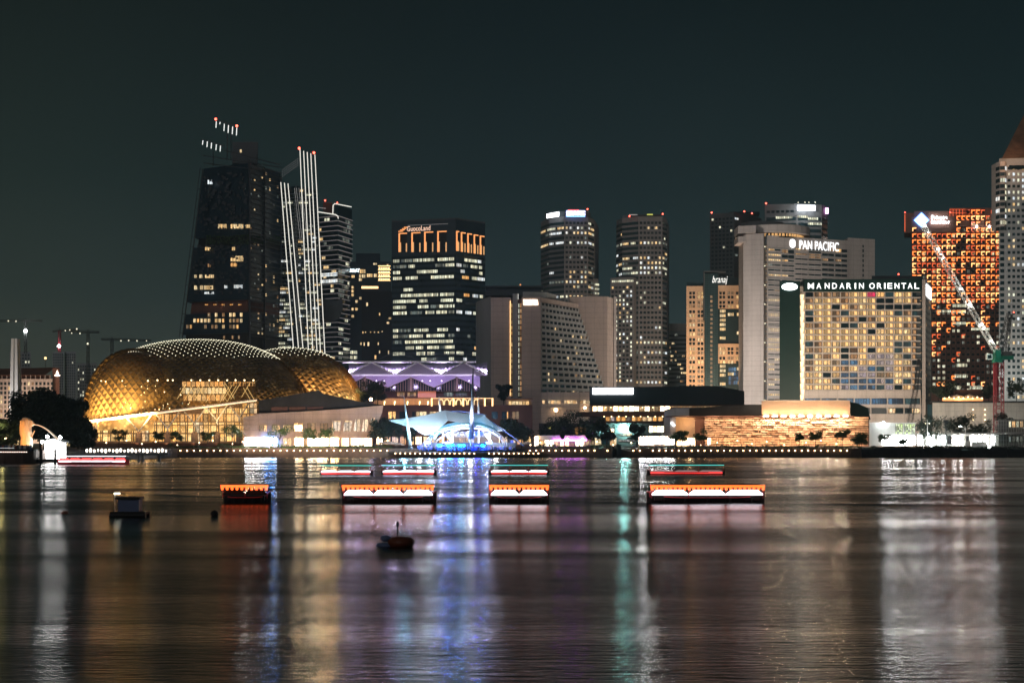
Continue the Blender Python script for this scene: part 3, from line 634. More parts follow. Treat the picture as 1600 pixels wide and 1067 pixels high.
# ---- leaning dark residential tower with garden breaks and pergola frames
YT = 1080.0
T = empty('leaning_tower', (X(388, YT), YT, GZ), 'very tall dark tower with planted gaps and rooftop pergola frames, behind the golden dome', 'tower')
def lean(py): return 317 + (285 - 317) * (py - 265) / (528 - 265)
YR = YT + 45; YLf = YT + 22
def seg(y0, y1, name, mat, inset=0):
    q = MB(); z1, z0 = Z(y0, YT), Z(y1, YT)
    bt = [(X(lean(y1) + inset, YLf), YLf + inset * 0.5, z0), (X(388 - inset * 0.3, YT), YT + inset * 0.5, z0), (X(439, YR), YR, z0), (X(340, YR + 20), YR + 30, z0)]
    tp = [(X(lean(y0) + inset, YLf), YLf + inset * 0.5, z1), (X(388 - inset * 0.3, YT), YT + inset * 0.5, z1), (X(438, YR), YR, z1), (X(340, YR + 20), YR + 30, z1)]
    q.hexa(bt, tp); return q.build(name, mat, T)
seg(255, 366, 'upper_block', 'navy'); seg(366, 381, 'sky_garden', 'black', 5); seg(381, 468, 'middle_block', 'navy'); seg(468, 487, 'sky_garden', 'brown_wall', 6); seg(487, 520, 'lower_block', 'navy'); seg(520, 692.5, 'base', 'black', 4)
f = Fac((X(285, YLf), YLf), (X(388, YT), YT)); g_ = Fac((X(388, YT), YT), (X(439, YR), YR))
ws = Win(T); rng = random.Random(5)
def left_row(py, cols, mat, h=5.0, wpx=4.6, jit=True):
    for px in cols:
        a0 = f.s_at(px); z = f.z_at(py, a0); ws.add(f, a0, a0 + wpx * 0.49, z - h * 0.25, z + h * 0.25, mat, 0.7 if py < 470 else 0.25)
left_row(354, (341, 345.5, 350, 361, 366, 371, 376), 'lit_warm', 6.5); left_row(354, (384, 389.5 - 3), 'lit_warm', 5)
left_row(285, (325, 329), 'lit_white', 6, 3.5); left_row(389, (321, 325), 'lit_warm'); left_row(389, (363,), 'lit_warm'); left_row(403, (361, 366, 371, 376), 'lit_warm'); left_row(405, (361, 366, 371, 376), 'lit_warm', 7)
left_row(414, (361, 366), 'lit_amber'); left_row(415, (325,), 'lit_warm_dim'); left_row(432, (304, 312, 321, 326, 330), 'lit_warm'); left_row(449.5, (304, 313, 319, 324, 329), 'lit_warm', 6); left_row(448, (351, 366, 370, 375), 'lit_white', 5); left_row(458, (320, 325, 330), 'lit_white', 3)
for py, pr in ((492, .62), (501, .6), (510.5, .5)):
    for px in [291 + 5.6 * k for k in range(16)]:
        if rng.random() < pr: left_row(py, (px,), rng.choice(('lit_warm', 'lit_warm_dim', 'lit_room')), 5.5, 4.4)
for px in (349, 362, 372): left_row(527, (px,), 'lit_warm_dim', 5, 3)
for j in range(34):
    py = 272 + j * 7.6
    for i in range(8):
        if rng.random() < 0.16 and not 366 < py < 381:
            a0 = g_.s_at(390.5 + i * 6); ws.add(g_, a0, a0 + 2.2, Z(py, YT + 20), Z(py, YT + 20) + 1.9, rng.choice(('lit_warm', 'lit_warm_dim', 'lit_warm', 'lit_office_dim')))
for k in range(5): a0 = f.s_at(320 + k * 13); z = f.z_at(477, a0); ws.add(f, a0, a0 + 3, z, z + 0.8, 'lit_amber', 0.2)
ws.finish()
q = MB()                                                    # balcony slabs on the right-hand face
for j in range(36): z = Z(262 + j * 7.6, YT + 20); g_.box(q, 3, g_.L * 0.44, z, z + 0.5, 0, 1.1); g_.box(q, g_.L * 0.5, g_.L * 0.97, z - 0.5, z, 0, 1.1)
q.build('balcony', 'dark_frame', T)
for a_ in (0.02, 0.46, 0.98): q = MB(); g_.box(q, g_.L * a_ - 0.3, g_.L * a_ + 0.3, GZ + 1, Z(258 + 8 * a_, YT + 20), 0.02, 1.4); q.build('mullion', 'dark_frame', T)
q = MB(); rng = random.Random(8)                            # faint relief panels on the dark left face
for k in range(420):
    py = rng.uniform(272, 462); px = rng.uniform(lean(py) + 2, 384)
    if 364 < py < 384: continue
    a0 = f.s_at(px); z = f.z_at(py, a0); f.box(q, a0, a0 + rng.uniform(0.8, 2.6), z, z + rng.uniform(0.8, 2.2), 0, rng.uniform(0.5, 0.9))
q.build('screen_panel', 'dark_frame', T)['kind'] = 'stuff'
q = MB(); rng = random.Random(9)                            # planting of the sky gardens
for k in range(700):
    py = rng.uniform(369, 383); px = rng.uniform(322, 437); Yq = (YT - 1.5 + (388 - px) * 0.22) if px < 388 else YT - 1 + (px - 388) * 0.88
    x, y, z = P(px, py, Yq); s_ = rng.uniform(0.4, 1.0); a_ = rng.uniform(0, 3)
    q.quad([(x - s_, y, z), (x + s_ * math.cos(a_), y + s_ * 0.4, z + 0.2), (x, y - s_ * 0.3, z + s_ * 1.3)])
q.build('planting', 'leaf', T)['kind'] = 'stuff'
lamp('POINT', P(352, 372, YLf - 6), 2500, (1, 0.55, 0.25), 1.0); lamp('POINT', P(345, 480, YLf - 8), 2500, (1, 0.5, 0.35), 1.0)
roofbox(T, 363, 403, 222, 256, YT + 25, 18, 'tower_grey_dark', 'plant_room')
q = MB(); q.pxbox(374.5, 377.5, 234, 238.5, YT + 24.6, 1); q.build('window', 'lit_warm', T)
q = MB()                                                    # steel pergola frames
def beam(a_, b_, r=0.35, dep=0): q.tube([P(*a_, YT + dep), P(*b_, YT + dep)], r, 4)
beam((316, 218), (349, 228)); beam((335, 187), (372, 197)); beam((316, 243), (440, 262)); beam((318, 255), (440, 270)); beam((333, 236), (333, 262)); beam((355, 205), (355, 250)); beam((361, 207), (361, 250)); beam((350, 235), (438, 258)); beam((388, 245), (388, 262)); beam((402, 238), (402, 262)); beam((317, 265), (285, 528), 0.4, 6); beam((313, 262), (280, 528), 0.25, 10)
for k in range(18): yy = 265 + k * 15; beam((lean(yy) - 5, yy), (lean(yy) + 1, yy + 1), 0.25, 8)
q.build('pergola', 'dark_frame', T)
for px, py, h in ((338, 190, 10), (344, 191, 3.5), (350.5, 194, 11), (357, 196, 12), (363.5, 198, 12), (370, 200, 12), (317, 220, 6.5), (324, 221.5, 8.5), (330.5, 223.5, 9), (338, 226, 9), (344.5, 228, 9)):
    q = MB(); q.tube([P(px, py, YT), P(px - 0.6, py + h, YT)], 0.34, 6); q.build('light_tube', 'led_white', T)
for px, py in ((337, 186.5), (370, 197)): beacon(*P(px, py, YT - 1), T, r=0.95)

# ---- tower wrapped in sloping light lines and its slab neighbour
YS = 1120.0
T = empty('light_line_tower', (X(470, YS), YS, GZ), 'slim glass tower wrapped in long sloping white light lines topped by two red beacons', 'tower')
q = MB()
bt = [(X(432, YS + 8), YS + 8, GZ), (X(466, YS), YS, GZ), (X(509, YS + 14), YS + 14, GZ), (X(470, YS + 40), YS + 45, GZ)]; zz = Z(293, YS)
tp = [(X(440, YS + 8), YS + 8, zz), (X(462, YS), YS, Z(290, YS)), (X(496, YS + 14), YS + 14, zz), (X(468, YS + 40), YS + 45, zz)]
q.hexa(bt, tp); q.build('wall', 'glass', T)
f = Fac((X(436, YS - 0.6), YS + 2.0), (X(500, YS - 0.6), YS + 0.6)); ws = Win(T); rng = random.Random(21)
for j in range(42):
    py = 300 + j * 6.1; lo_ = 441 - (py - 293) * 0.033 + 2; hi_ = 494 + (py - 293) * 0.05 - 1
    pr = 0.12 if py < 370 else (0.42 if py < 480 else 0.72)
    px = lo_
    while px < hi_ - 3:
        w_ = rng.uniform(3, 11); e_ = min(px + w_, hi_)
        if rng.random() < pr or (314 < py < 322 and px < 480):
            a0, a1 = f.s_at(px), f.s_at(e_); z = f.z_at(py, a0); ws.add(f, a0, a1, z, z + 1.9, rng.choice(('lit_office', 'lit_office', 'lit_warm', 'lit_office_dim', 'lit_white')), 0.1)
        px = e_ + rng.uniform(0.3, 2.5)
ws.finish()
fl2 = MB()
for j in range(42): py = 303.5 + j * 6.1; fl2.box(X(441 - (py - 293) * 0.033, YS), X(494 + (py - 293) * 0.05, YS), YS - 0.9, YS - 0.4, Z(py, YS) - 0.25, Z(py, YS) + 0.35)
fl2.build('floor_slab', 'tower_grey_dark', T)
for (tx_, ty_), (bx_, by_) in (((438.7, 285), (459, 551)), ((444.4, 286), (467, 551)), ((450, 287), (474, 551)), ((468.7, 234), (482, 552)), ((474.4, 236), (489, 553)), ((480, 238), (495.5, 554)), ((485.6, 240), (501, 556)), ((492, 242), (508, 559))):
    q = MB(); q.tube([P(tx_, ty_, YS - 4), P(bx_, by_, YS - 3)], 0.34, 5); q.build('light_line', 'led_line', T)
for k in range(4):
    q = MB(); a_ = Vector(P(440, 277 - k * 3.4, YS - 3)); b_ = Vector(P(468, 257 - k * 0.5 - k * 3, YS - 3)); q.tube([a_, b_], 0.12, 4); pg = q.build('pergola_beam', 'dark_frame', T)
    q = MB()
    for i in range(9): p_ = a_.lerp(b_, (i + 0.3) / 9.5); r_ = a_.lerp(b_, (i + 0.75) / 9.5); q.tube([p_ + Vector((0, -0.2, 0)), r_ + Vector((0, -0.2, 0))], 0.2, 4)
    q.build('dash_light', 'led_dim', T)
for px in (463, 467, 471, 460): q = MB(); q.tube([P(px, 294, YS - 2), P(px + 9, 375, YS - 1)], 0.16, 4); q.build('light_line', 'led_dim', T)
for px, py in ((467.5, 232), (490.5, 239)): beacon(*P(px, py, YS - 4), T, r=1.0)

YL = 1160.0; HL = Z(330, YL)
T = empty('slab_tower', (X(528, YL), YL, GZ), 'glass slab tower with thin pale floor lines and a white lit roof outline', 'tower')
pl = [(X(496, YL + 10), YL + 10), (X(528, YL), YL), (X(550, YL + 25), YL + 25)]
q = MB(); q.prism(pl + [(X(515, YL + 45), YL + 50)], GZ, Z(333, YL)); q.build('wall', 'glass_blue', T)
q = MB(); q.prism([(X(521, YL), YL + 1.0), (X(528, YL), YL + 0.02), (X(549.8, YL + 25), YL + 25.3), (X(530, YL + 40), YL + 44)], Z(333, YL), Z(320, YL)); q.build('penthouse', 'glass_blue', T)
f, g_ = Fac(pl[0], pl[1]), Fac(pl[1], pl[2]); ws = Win(T); q = MB()
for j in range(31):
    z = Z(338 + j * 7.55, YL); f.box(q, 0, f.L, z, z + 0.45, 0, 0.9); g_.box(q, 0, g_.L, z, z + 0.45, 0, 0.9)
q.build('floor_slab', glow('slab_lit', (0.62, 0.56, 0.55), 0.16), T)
runs(ws, f, 30, Z(562, YL), Z(338, YL), 0.6, 31, 0.16, ['lit_office', 'lit_office_dim', 'lit_warm'], 0.3, 0.08)
runs(ws, g_, 30, Z(562, YL), Z(338, YL), 0.6, 32, 0.30, ['lit_office', 'lit_office_dim', 'lit_office_dim'], 0.5, 0.2)
for py in (427, 437): a0 = f.s_at(498); z = Z(py + 4, YL); ws.add(f, a0, f.L * 0.98, z, z + 2.9, 'lit_white', 0.3)
ws.finish()
def led(pts, mat='led_line', r=0.42, name='outline_light'): q_ = MB(); q_.tube([P(*p) for p in pts], r, 5); return q_.build(name, mat, T)
led([(495, 331, YL + 9), (524, 335.5, YL), (528, 338, YL - 1), (528.5, 342, YL - 1)]); led([(520, 334, YL), (520.5, 321, YL), (523, 318.5, YL), (549, 323.5, YL + 24)])
led([(495, 324, YL + 9), (509, 326, YL + 5)], 'led_pink', 0.3)
roofbox(T, 505, 519, 317, 334, YL + 12, 8, 'brown_wall'); beacon(*P(508, 313.5, YL + 10), T, r=0.7); beacon(*P(527, 317, YL), T, r=0.6)
q = MB(); q.pxprism([(496, 465), (527, 470), (534, 464), (536, 480), (530, 497), (515, 503), (496, 494)], YL - 8, 14); q.build('sky_pod', 'tower_grey_dark', T)

# ---- dark cluster with amber windows
YC = 1180.0
T = empty('stepped_tower', (X(575, YC), YC, GZ), 'dark stepped tower block with scattered amber windows left of the square office tower', 'tower')
q = MB(); q.pxbox(546, 611, 409, 692.5, YC, 30); q.build('wall', 'navy', T)
q = MB(); q.pxbox(556, 594, 396, 409, YC + 4, 20); q.build('upper_block', 'navy', T)
q = MB(); q.pxbox(565, 626, 455, 692.5, YC - 25, 24.9); q.build('front_block', 'black', T)
f = face_px(546, YC - 0.02, 611, YC - 0.02); f2 = face_px(565, YC - 25.02, 626, YC - 25.02); ws = Win(T); rng = random.Random(41)
def px_win(ws, f, px, py, w_, h_, mat, d=0.12): a0 = f.s_at(px); a1 = f.s_at(px + w_); z1 = f.z_at(py, a0); z0 = f.z_at(py + h_, a0); ws.add(f, a0, a1, z0, z1, mat, d)
for px, py, w_, h_ in ((562, 421, 9, 6), (561, 429, 3, 5), (565, 429, 6, 5), (573, 428, 9, 5), (584, 428, 5, 5), (560.5, 435, 5, 4), (549, 430, 5, 4), (549, 447, 4, 4), (549, 453, 4, 4), (549, 459, 4, 4), (561, 464, 4, 4), (555, 469, 4, 4), (549, 481, 4, 4), (555, 481, 4, 4), (549, 492, 4, 4), (583, 411, 6, 3), (604, 413, 3, 3), (608, 420, 3, 3)): px_win(ws, f, px, py, w_, h_, 'lit_warm')
for px in (547, 553): 
    for py in (548, 556): px_win(ws, f, px, py, 5, 5, 'lit_office')
for px, py, w_, h_ in ((572, 473, 3, 5), (592, 489, 2, 4), (604, 503, 4, 3), (607, 496, 4, 3), (566, 518, 2, 3), (570, 518, 2, 2), (578, 518, 2, 2), (584, 518, 2, 2), (590, 518, 2, 2), (596, 517, 2, 2), (563, 535, 2, 4), (568, 535, 2, 5), (574, 534.5, 3, 6), (590, 535, 2, 4), (592, 548, 2, 4), (606, 548, 2, 5), (585, 555, 3, 6), (612, 517, 3, 5), (618, 518, 3, 3)): px_win(ws, f2, px, py, w_, h_, 'lit_warm')
ws.finish()
q = MB(); f2.box(q, f2.s_at(565), f2.s_at(591), Z(451, YC - 25), Z(447.5, YC - 25), 0, 0.6); q.build('roof_edge_light', 'led_amber', T)
for j in range(5): q = MB(); f.box(q, f.s_at(591), f.s_at(610), Z(416.5 + 5.6 * j, YC), Z(415.3 + 5.6 * j, YC), 0, 0.9); q.build('balcony_light', 'led_amber', T)
for j in range(4):
    for i in range(6): q = MB(); f.box(q, f.s_at(592 + 3 * i), f.s_at(593.3 + 3 * i), Z(420 + 5.6 * j, YC), Z(418.6 + 5.6 * j, YC), 0, 0.3); q.build('downlight', 'dot_warm', T)
text('MAAT', f, f.s_at(547), f.s_at(562), Z(425.5, YC), Z(420, YC), 'sign_cool', T, bold=0.03)

# ---- round fronted twin office towers
def round_tower(name, label, H, cn, left_faces, front, right_faces, rows, ztop, zbot, seed, cols_f, grp, wallm='tower_grey', litp=0.15, left_mat='glass_blue', mats=('lit_office', 'lit_white', 'lit_warm', 'lit_office_dim')):
    T = empty(name, (cn[front][0], cn[front][1], GZ), label, 'tower', grp)
    pl = list(cn) + [(cn[-1][0] + 6, cn[-1][1] + 38), (cn[0][0] + 10, cn[0][1] + 38)]
    q = MB(); q.prism(pl, GZ, H); q.build('wall', wallm, T); ws = Win(T); rng = random.Random(seed)
    rowp = [rng.random() for _ in range(rows)]; q = MB()
    for k in range(len(cn) - 1):
        f = Fac(cn[k], cn[k + 1])
        if k == front:
            def pk(i, j, rr=random.Random(seed + 5)):
                if rowp[j] > 1 - litp: return rr.choice(mats[:3]) if rr.random() < 0.85 else 'glass'
                return rr.choice(mats) if rr.random() < litp * 0.35 else 'glass'
            punch(ws, f, cols_f, rows, zbot, ztop, 0.62, 0.48, pk, 0.03)
        else:
            Hh = (ztop - zbot) / rows
            for j in range(rows):
                z = zbot + j * Hh + Hh * 0.22; f.box(q, 0.02, f.L - 0.02, z, z + Hh * 0.52, -0.05, 0.06)
            runs(ws, f, rows, zbot, ztop, 0.44, seed + k, 0, mats, 0.9, 0.25, row_p=lambda j: (0.75 if rowp[j] > 1 - litp else litp * 0.4), d=0.12)
    q.build('window_band', left_mat, T); ws.finish(); return T, cn
H = 262.0
def ring_c(H, lst): return corners(H, lst)
cn = ring_c(181, [(845, 347), (858, 341.5), (881.5, 338.5), (919, 339), (928, 343)])
T, _ = round_tower('round_tower', 'round fronted grey office tower with white roof panel and blue and red lettered sign', 181, cn, 0, 2, 0, 19, 178, 106, 51, 6, 'pair of round fronted office towers', litp=0.2)
Yt = cn[2][1]
q = MB(); pl2 = [(X(852, Yt), Yt + 12), (X(860, Yt), Yt + 6), (X(882, Yt), Yt + 3), (X(918, Yt), Yt + 3), (X(924, Yt), Yt + 12), (X(890, Yt), Yt + 36)]; q.prism(pl2, 181, Z(329, Yt)); q.build('crown', 'tower_grey_dark', T)
q = MB(); q.pxprism([(854, 334.5), (873.5, 331), (873.5, 338), (854, 341)], Yt - 2, 0.8); q.build('sign_panel', 'sign_white', T)
f = face_px(884, Yt - 1.4, 919, Yt - 1.4); g9 = MB(); g9.pxbox(884, 915, 328.5, 339, Yt - 1, 0.6); g9.build('sign_board', glow('board_blue', (0.02, 0.04, 0.22), 1.0), T)
text('SUNTEC', f, f.s_at(890.5), f.s_at(914), Z(337, Yt), Z(330.5, Yt), 'sign_white', T, bold=0.02, d=0.5)
text('S', f, f.s_at(885.5), f.s_at(889.8), Z(338, Yt), Z(330, Yt), 'sign_white', T, bold=0.03, d=0.6, name='logo')
q = MB(); f.box(q, f.s_at(888), f.s_at(904), Z(330, Yt), Z(328.4, Yt), 0.1, 0.5); q.build('sign_edge', 'sign_red', T)
q = MB(); f.box(q, f.s_at(885), f.s_at(914), Z(339.6, Yt), Z(338.4, Yt), 0.1, 0.5); q.build('sign_edge', 'sign_blue', T); beacon(*P(918, 327, Yt), T, r=0.6)
q = MB(); q.prism([(X(928, Yt), Yt + 12), (X(937, Yt), Yt + 16), (X(937, Yt), Yt + 50), (X(900, Yt), Yt + 50)], GZ, Z(432, Yt)); q.build('side_wing', 'tower_grey', T)
fw = Fac((X(928, Yt + 11), Yt + 11.9), (X(937, Yt + 15), Yt + 15.9)); ws = Win(T); 
for py in (440, 447, 454, 468, 475, 489, 496): ws.add(fw, 0.8, fw.L - 0.6, Z(py + 3, Yt), Z(py, Yt), 'lit_office', 0.25)
ws.finish()
cn = ring_c(181, [(963, 345), (972, 341), (997.5, 338.5), (1035, 338.5), (1042, 342)])
T, _ = round_tower('round_tower', 'round fronted grey office tower without a sign, right one of the pair', 181, cn, 0, 2, 0, 33, 178, 51, 52, 6, 'pair of round fronted office towers', litp=0.22)
Yt = cn[2][1]; q = MB(); q.prism([(X(974, Yt), Yt + 8), (X(998, Yt), Yt + 3), (X(1034, Yt), Yt + 3), (X(1036, Yt), Yt + 14), (X(1000, Yt), Yt + 34)], 181, Z(334.5, Yt)); q.build('crown', 'tower_grey_dark', T)
q = MB(); q.pxbox(983, 996, 335, 336.5, Yt + 2, 0.5); q.build('roof_light', 'led_dim', T); q = MB(); q.pxbox(1011, 1020, 334.6, 336, Yt + 2, 0.5); q.build('roof_light', glow('led_yellow', (0.7, 0.7, 0.1), 0.8), T)
beacon(*P(983.5, 338, Yt), T, r=0.6); beacon(*P(1035.5, 334.5, Yt), T, r=0.6)
q = MB(); q.prism([(X(954, Yt), Yt + 2), (X(990, Yt), Yt - 3), (X(999, Yt), Yt + 5), (X(985, Yt), Yt + 40)], GZ, Z(434, Yt)); q.build('side_wing', 'tower_grey', T)
fw = Fac((X(954, Yt), Yt + 1.9), (X(990, Yt - 4), Yt - 3.1)); ws = Win(T)
punch(ws, fw, 6, 23, Z(598, Yt), Z(446, Yt), 0.6, 0.5, picker(77, [(0.22, 'lit_office'), (0.16, 'lit_warm'), (0.1, 'lit_white')])); ws.add(fw, 1, 18, Z(441, Yt), Z(438, Yt), 'lit_office', 0.2); ws.finish()

# ---- two towers behind the slab hotel
Yt = 1150.0
T = empty('grey_tower', (X(1145, Yt), Yt, GZ), 'dark grey square windowed office tower with red beacons behind the tall pale hotel', 'tower')
pl = [(X(1109, Yt + 8), Yt + 8), (X(1147, Yt), Yt), (X(1190, Yt + 30), Yt + 30)]; H = Z(332, Yt)
q = MB(); q.prism(pl + [(X(1160, Yt + 60), Yt + 60)], GZ, H); q.build('wall', 'tower_grey_dark', T)
ws = Win(T); f, g_ = Fac(pl[0], pl[1]), Fac(pl[1], pl[2])
lr = {19: 0.6, 18: 0.0}
def pk(i, j, r_=random.Random(3)):
    if j == 6: return 'lit_white' if i < 4 else 'glass'
    if j == 7: return 'lit_white' if i < 3 else 'glass'
    return 'lit_office' if r_.random() < 0.04 else 'glass'
punch(ws, f, 6, 24, Z(490, Yt), Z(338, Yt), 0.6, 0.5, pk, 0.04); q = MB()
bands(g_, 24, Z(490, Yt), Z(338, Yt), 0.5, q, 0.2); q.build('spandrel', 'tower_grey_dark', T)
runs(ws, g_, 24, Z(490, Yt), Z(338, Yt), 0.45, 66, 0.22, ['lit_white', 'lit_office', 'lit_office_dim'], 0.3, 0.08); ws.finish()
for px, py in ((1112, 332.5), (1163, 330.5), (1175, 333.5)): beacon(*P(px, py, Yt), T, r=0.65)
q = MB(); q.pxbox(1140, 1187, 331, 335, Yt + 31, 12); q.build('plant_room', 'navy', T)
Yt = 1120.0
T = empty('pale_tower', (X(1230, Yt), Yt, GZ), 'pale grey tower with glaring white sign panel, seen above the tall pale hotel', 'tower')
pl = [(X(1195, Yt + 4), Yt + 4), (X(1245, Yt), Yt), (X(1284, Yt + 4), Yt + 4), (X(1293, Yt + 14), Yt + 14)]; H = Z(318.5, Yt)
q = MB(); q.prism(pl + [(X(1290, Yt + 45), Yt + 45), (X(1205, Yt + 45), Yt + 45)], GZ, H); q.build('wall', 'tower_grey', T); ws = Win(T)
fs = [Fac(pl[k], pl[k + 1]) for k in range(3)]; q = MB()
for j in range(11):
    z = Z(331.5 + j * 9.3, Yt); 
    for k in (0, 1, 2): 
        if not (j == 0): fs[k].box(q, fs[k].L * 0.05, fs[k].L * 0.97, z - 1.7, z + 0.9, -0.05, 0.06)
for i in range(6): ws.add(fs[0], 1.5 + i * 3.7, 3.9 + i * 3.7, Z(332, Yt), Z(328.5, Yt), 'glass')
q.build('window_band', 'glass_blue', T)
for py, a_, b_ in ((338.5, 1240, 1262), (339.5, 1212, 1238), (349, 1262, 1284), (341, 1262, 1278)): f = fs[0] if b_ < 1245 else fs[1]; a0 = max(0.3, f.s_at(a_)); ws.add(f, a0, min(f.L - 0.2, f.s_at(b_)), Z(py + 1.8, Yt), Z(py - 1.8, Yt), 'lit_office', 0.2)
ws.finish()
q = MB(); q.pxbox(1246, 1274, 321, 329, Yt - 2, 0.8); q.build('sign_panel', 'sign_white', T)
q = MB(); q.pxbox(1290, 1294.5, 325, 334, Yt + 8, 0.8); q.build('side_sign', 'sign_pink', T); beacon(*P(1197, 318, Yt), T, r=0.7)
for px in (1247, 1258, 1264, 1274): q = MB(); q.ball(P(px, 316.5, Yt), 0.35); q.build('roof_lamp', 'dot', T)
lamp('POINT', P(1260, 325, Yt - 14), 9000, (0.95, 1, 0.95), 2.0)

# ---- fan shaped hotel with slit lights and stepped balconies
YM = 860.0
T = empty('fan_hotel', (X(845, YM), YM, GZ), 'pinkish grey slab hotel with two glowing vertical slits and a slanting wall of small balconies', 'hotel')
def wallbox(x0, x1, y0, y1, Y, dep, mat, name='wall'): q = MB(); q.pxbox(x0, x1, y0, y1, Y, dep); return q.build(name, mat, T)
wallbox(767, 798.5, 465, 692.5, YM, 26, 'hotel_pink'); wallbox(815, 845, 464, 692.5, YM, 26, 'hotel_pink'); wallbox(801, 809, 459, 692.5, YM + 3, 20, 'hotel_grey', 'core_wall')
wallbox(798.5, 815, 467, 620, YM + 5, 16, 'brown_wall', 'slit_wall')
q = MB(); q.prism([(X(743.5, YM + 45), YM + 45), (X(751, YM + 30), YM + 30), (X(767, YM), YM + 8), (X(767, YM), YM + 60)], GZ, Z(466, YM + 20)); q.build('side_wall', 'hotel_grey', T)
ff = face_px(798, YM - 0.02, 816, YM - 0.02); ws = Win(T)
for j in range(17):
    py = 473 + j * 8.72
    for px, w_, m_ in ((798.7, 1.6, 'lit_room'), (809.7, 1.6, 'lit_office'), (812.2, 2.6, 'lit_room_dim')):
        fx = face_px(px, YM + 4.9, px + w_, YM + 4.9); ws.add(fx, 0, fx.L, Z(py + 6.2, YM), Z(py, YM), m_, 0.15)
q = MB(); q.pxbox(796.9, 797.7, 470, 618, YM - 0.35, 0.3); q.build('slit_light', 'led_amber', T); q = MB(); q.pxbox(809.3, 810.0, 459, 468, YM + 2, 0.3); q.build('slit_light', 'led_line', T)
text('PARKROYAL', face_px(817, YM - 0.02, 842, YM - 0.02), 0.3, 9.2, Z(472.2, YM), Z(467.8, YM), 'sign_warm', T, bold=0.03)
text('COLLECTION', face_px(817, YM - 0.02, 842, YM - 0.02), 0.3, 9.2, Z(477, YM), Z(472.9, YM), 'sign_warm', T, bold=0.03)
n = 17; par = MB(); backw = MB(); parap = MB()
for j in range(n):
    py = 471.5 + j * 9.1; t_ = j / (n - 1); z0 = Z(py + 9.1, YM); z1 = Z(py, YM)
    pr = 904 + 46 * t_; Yr = YM + 42
    f = Fac((X(845, YM), YM + 1.5), (X(pr, Yr), Yr))
    f.box(backw, 0, f.L, z0, z1, -8, -1.3); f.box(par, 0, f.L, z0 - 0.25, z0 + 1.55, -1.3, 0.35)
    nb = 11; W = f.L / nb
    for i in range(nb + 1):
        a = min(i * W, f.L - 0.5); f.box(par, a, a + 1.3, z0 + 1.55, z1 - 0.25, -1.28, 0.1)
    for i in range(nb):
        r_ = random.Random(j * 31 + i).random(); m_ = 'glass' if r_ > 0.10 else ('lit_warm' if r_ > 0.03 else 'lit_warm_dim')
        if m_ == 'glass' or j > 3: ws.add(f, i * W + 1.4, i * W + W - 0.2 if m_ == 'glass' else i * W + 2.9, z0 + 1.57, z1 - 0.4, m_, -1.2)
f = Fac((X(845, YM), YM + 1.5), (X(903, YM + 42), YM + 42)); f.box(parap, 0, f.L, Z(471.5, YM), Z(464.5, YM), -8, 0.4)
backw.build('recessed_wall', 'hotel_grey', T); par.build('balcony', 'hotel_grey', T); parap.build('parapet', 'hotel_pink', T); ws.finish()
q = MB(); q.prism([(X(890, YM + 43), YM + 43.5), (X(949, YM + 43), YM + 43.5), (X(963, YM + 62), YM + 62), (X(900, YM + 80), YM + 80)], GZ, Z(463, YM + 43)); q.build('rear_wall', 'hotel_pink', T)
q = MB(); q.pxbox(959, 963.2, 463.5, 692, YM + 55, 5); q.build('edge_wall', 'hotel_cream', T)
q = MB(); q.prism([(X(817, YM), YM + 9), (X(855, YM), YM + 12), (X(871, YM), YM + 26), (X(820, YM), YM + 40)], Z(470, YM), Z(453.5, YM)); q.build('penthouse', 'hotel_grey', T)
q = MB(); q.pxbox(758, 850, 446.5, 449, YM + 60, 20); q.pxbox(758, 850, 455, 462, YM + 58, 20); q.pxbox(760, 846, 449, 455, YM + 62, 14); q.build('roof_deck', 'tower_grey_dark', T)
q = MB(); r_ = random.Random(2)
for k in range(9): x, y, z = P(828 + k * 2.5 + r_.random(), 454, YM + 30); q.tube([(x, y, z), (x, y, z + r_.uniform(1.5, 4.5))], 0.1, 3)
q.build('antenna', 'dark_frame', T); beacon(*P(813, 445, YM + 58), T, r=0.5, mat='orange_glow')
q = MB(); q.pxbox(845, 921, 612.5, 692.5, YM - 8, 40); q.build('podium', 'hotel_cream', T); q = MB()
f = face_px(845, YM - 8.02, 921, YM - 8.02)
for px in (855, 880, 905): q.pxbox(px - 0.4, px + 0.4, 613, 640, YM - 8.35, 0.3)
q.build('pilaster', 'hotel_grey', T); ws = Win(T)
for a_, b_ in ((847, 851), (856, 876), (881, 901), (906, 921)): ws.add(f, f.s_at(a_), min(f.L, f.s_at(b_)), Z(631, YM), Z(626, YM), 'lit_shop_dim', 0.12)
ws.finish()
q = MB(); q.pxbox(860, 909, 636, 639.5, YM - 9.5, 1.3); q.build('canopy', 'sign_warm' and 'hotel_cream', T)
for px, py in ((869, 641), (914, 637)): q = MB(); q.ball(P(px, py, YM - 12), 0.8); q.build('bracket_lamp', 'globe', T)

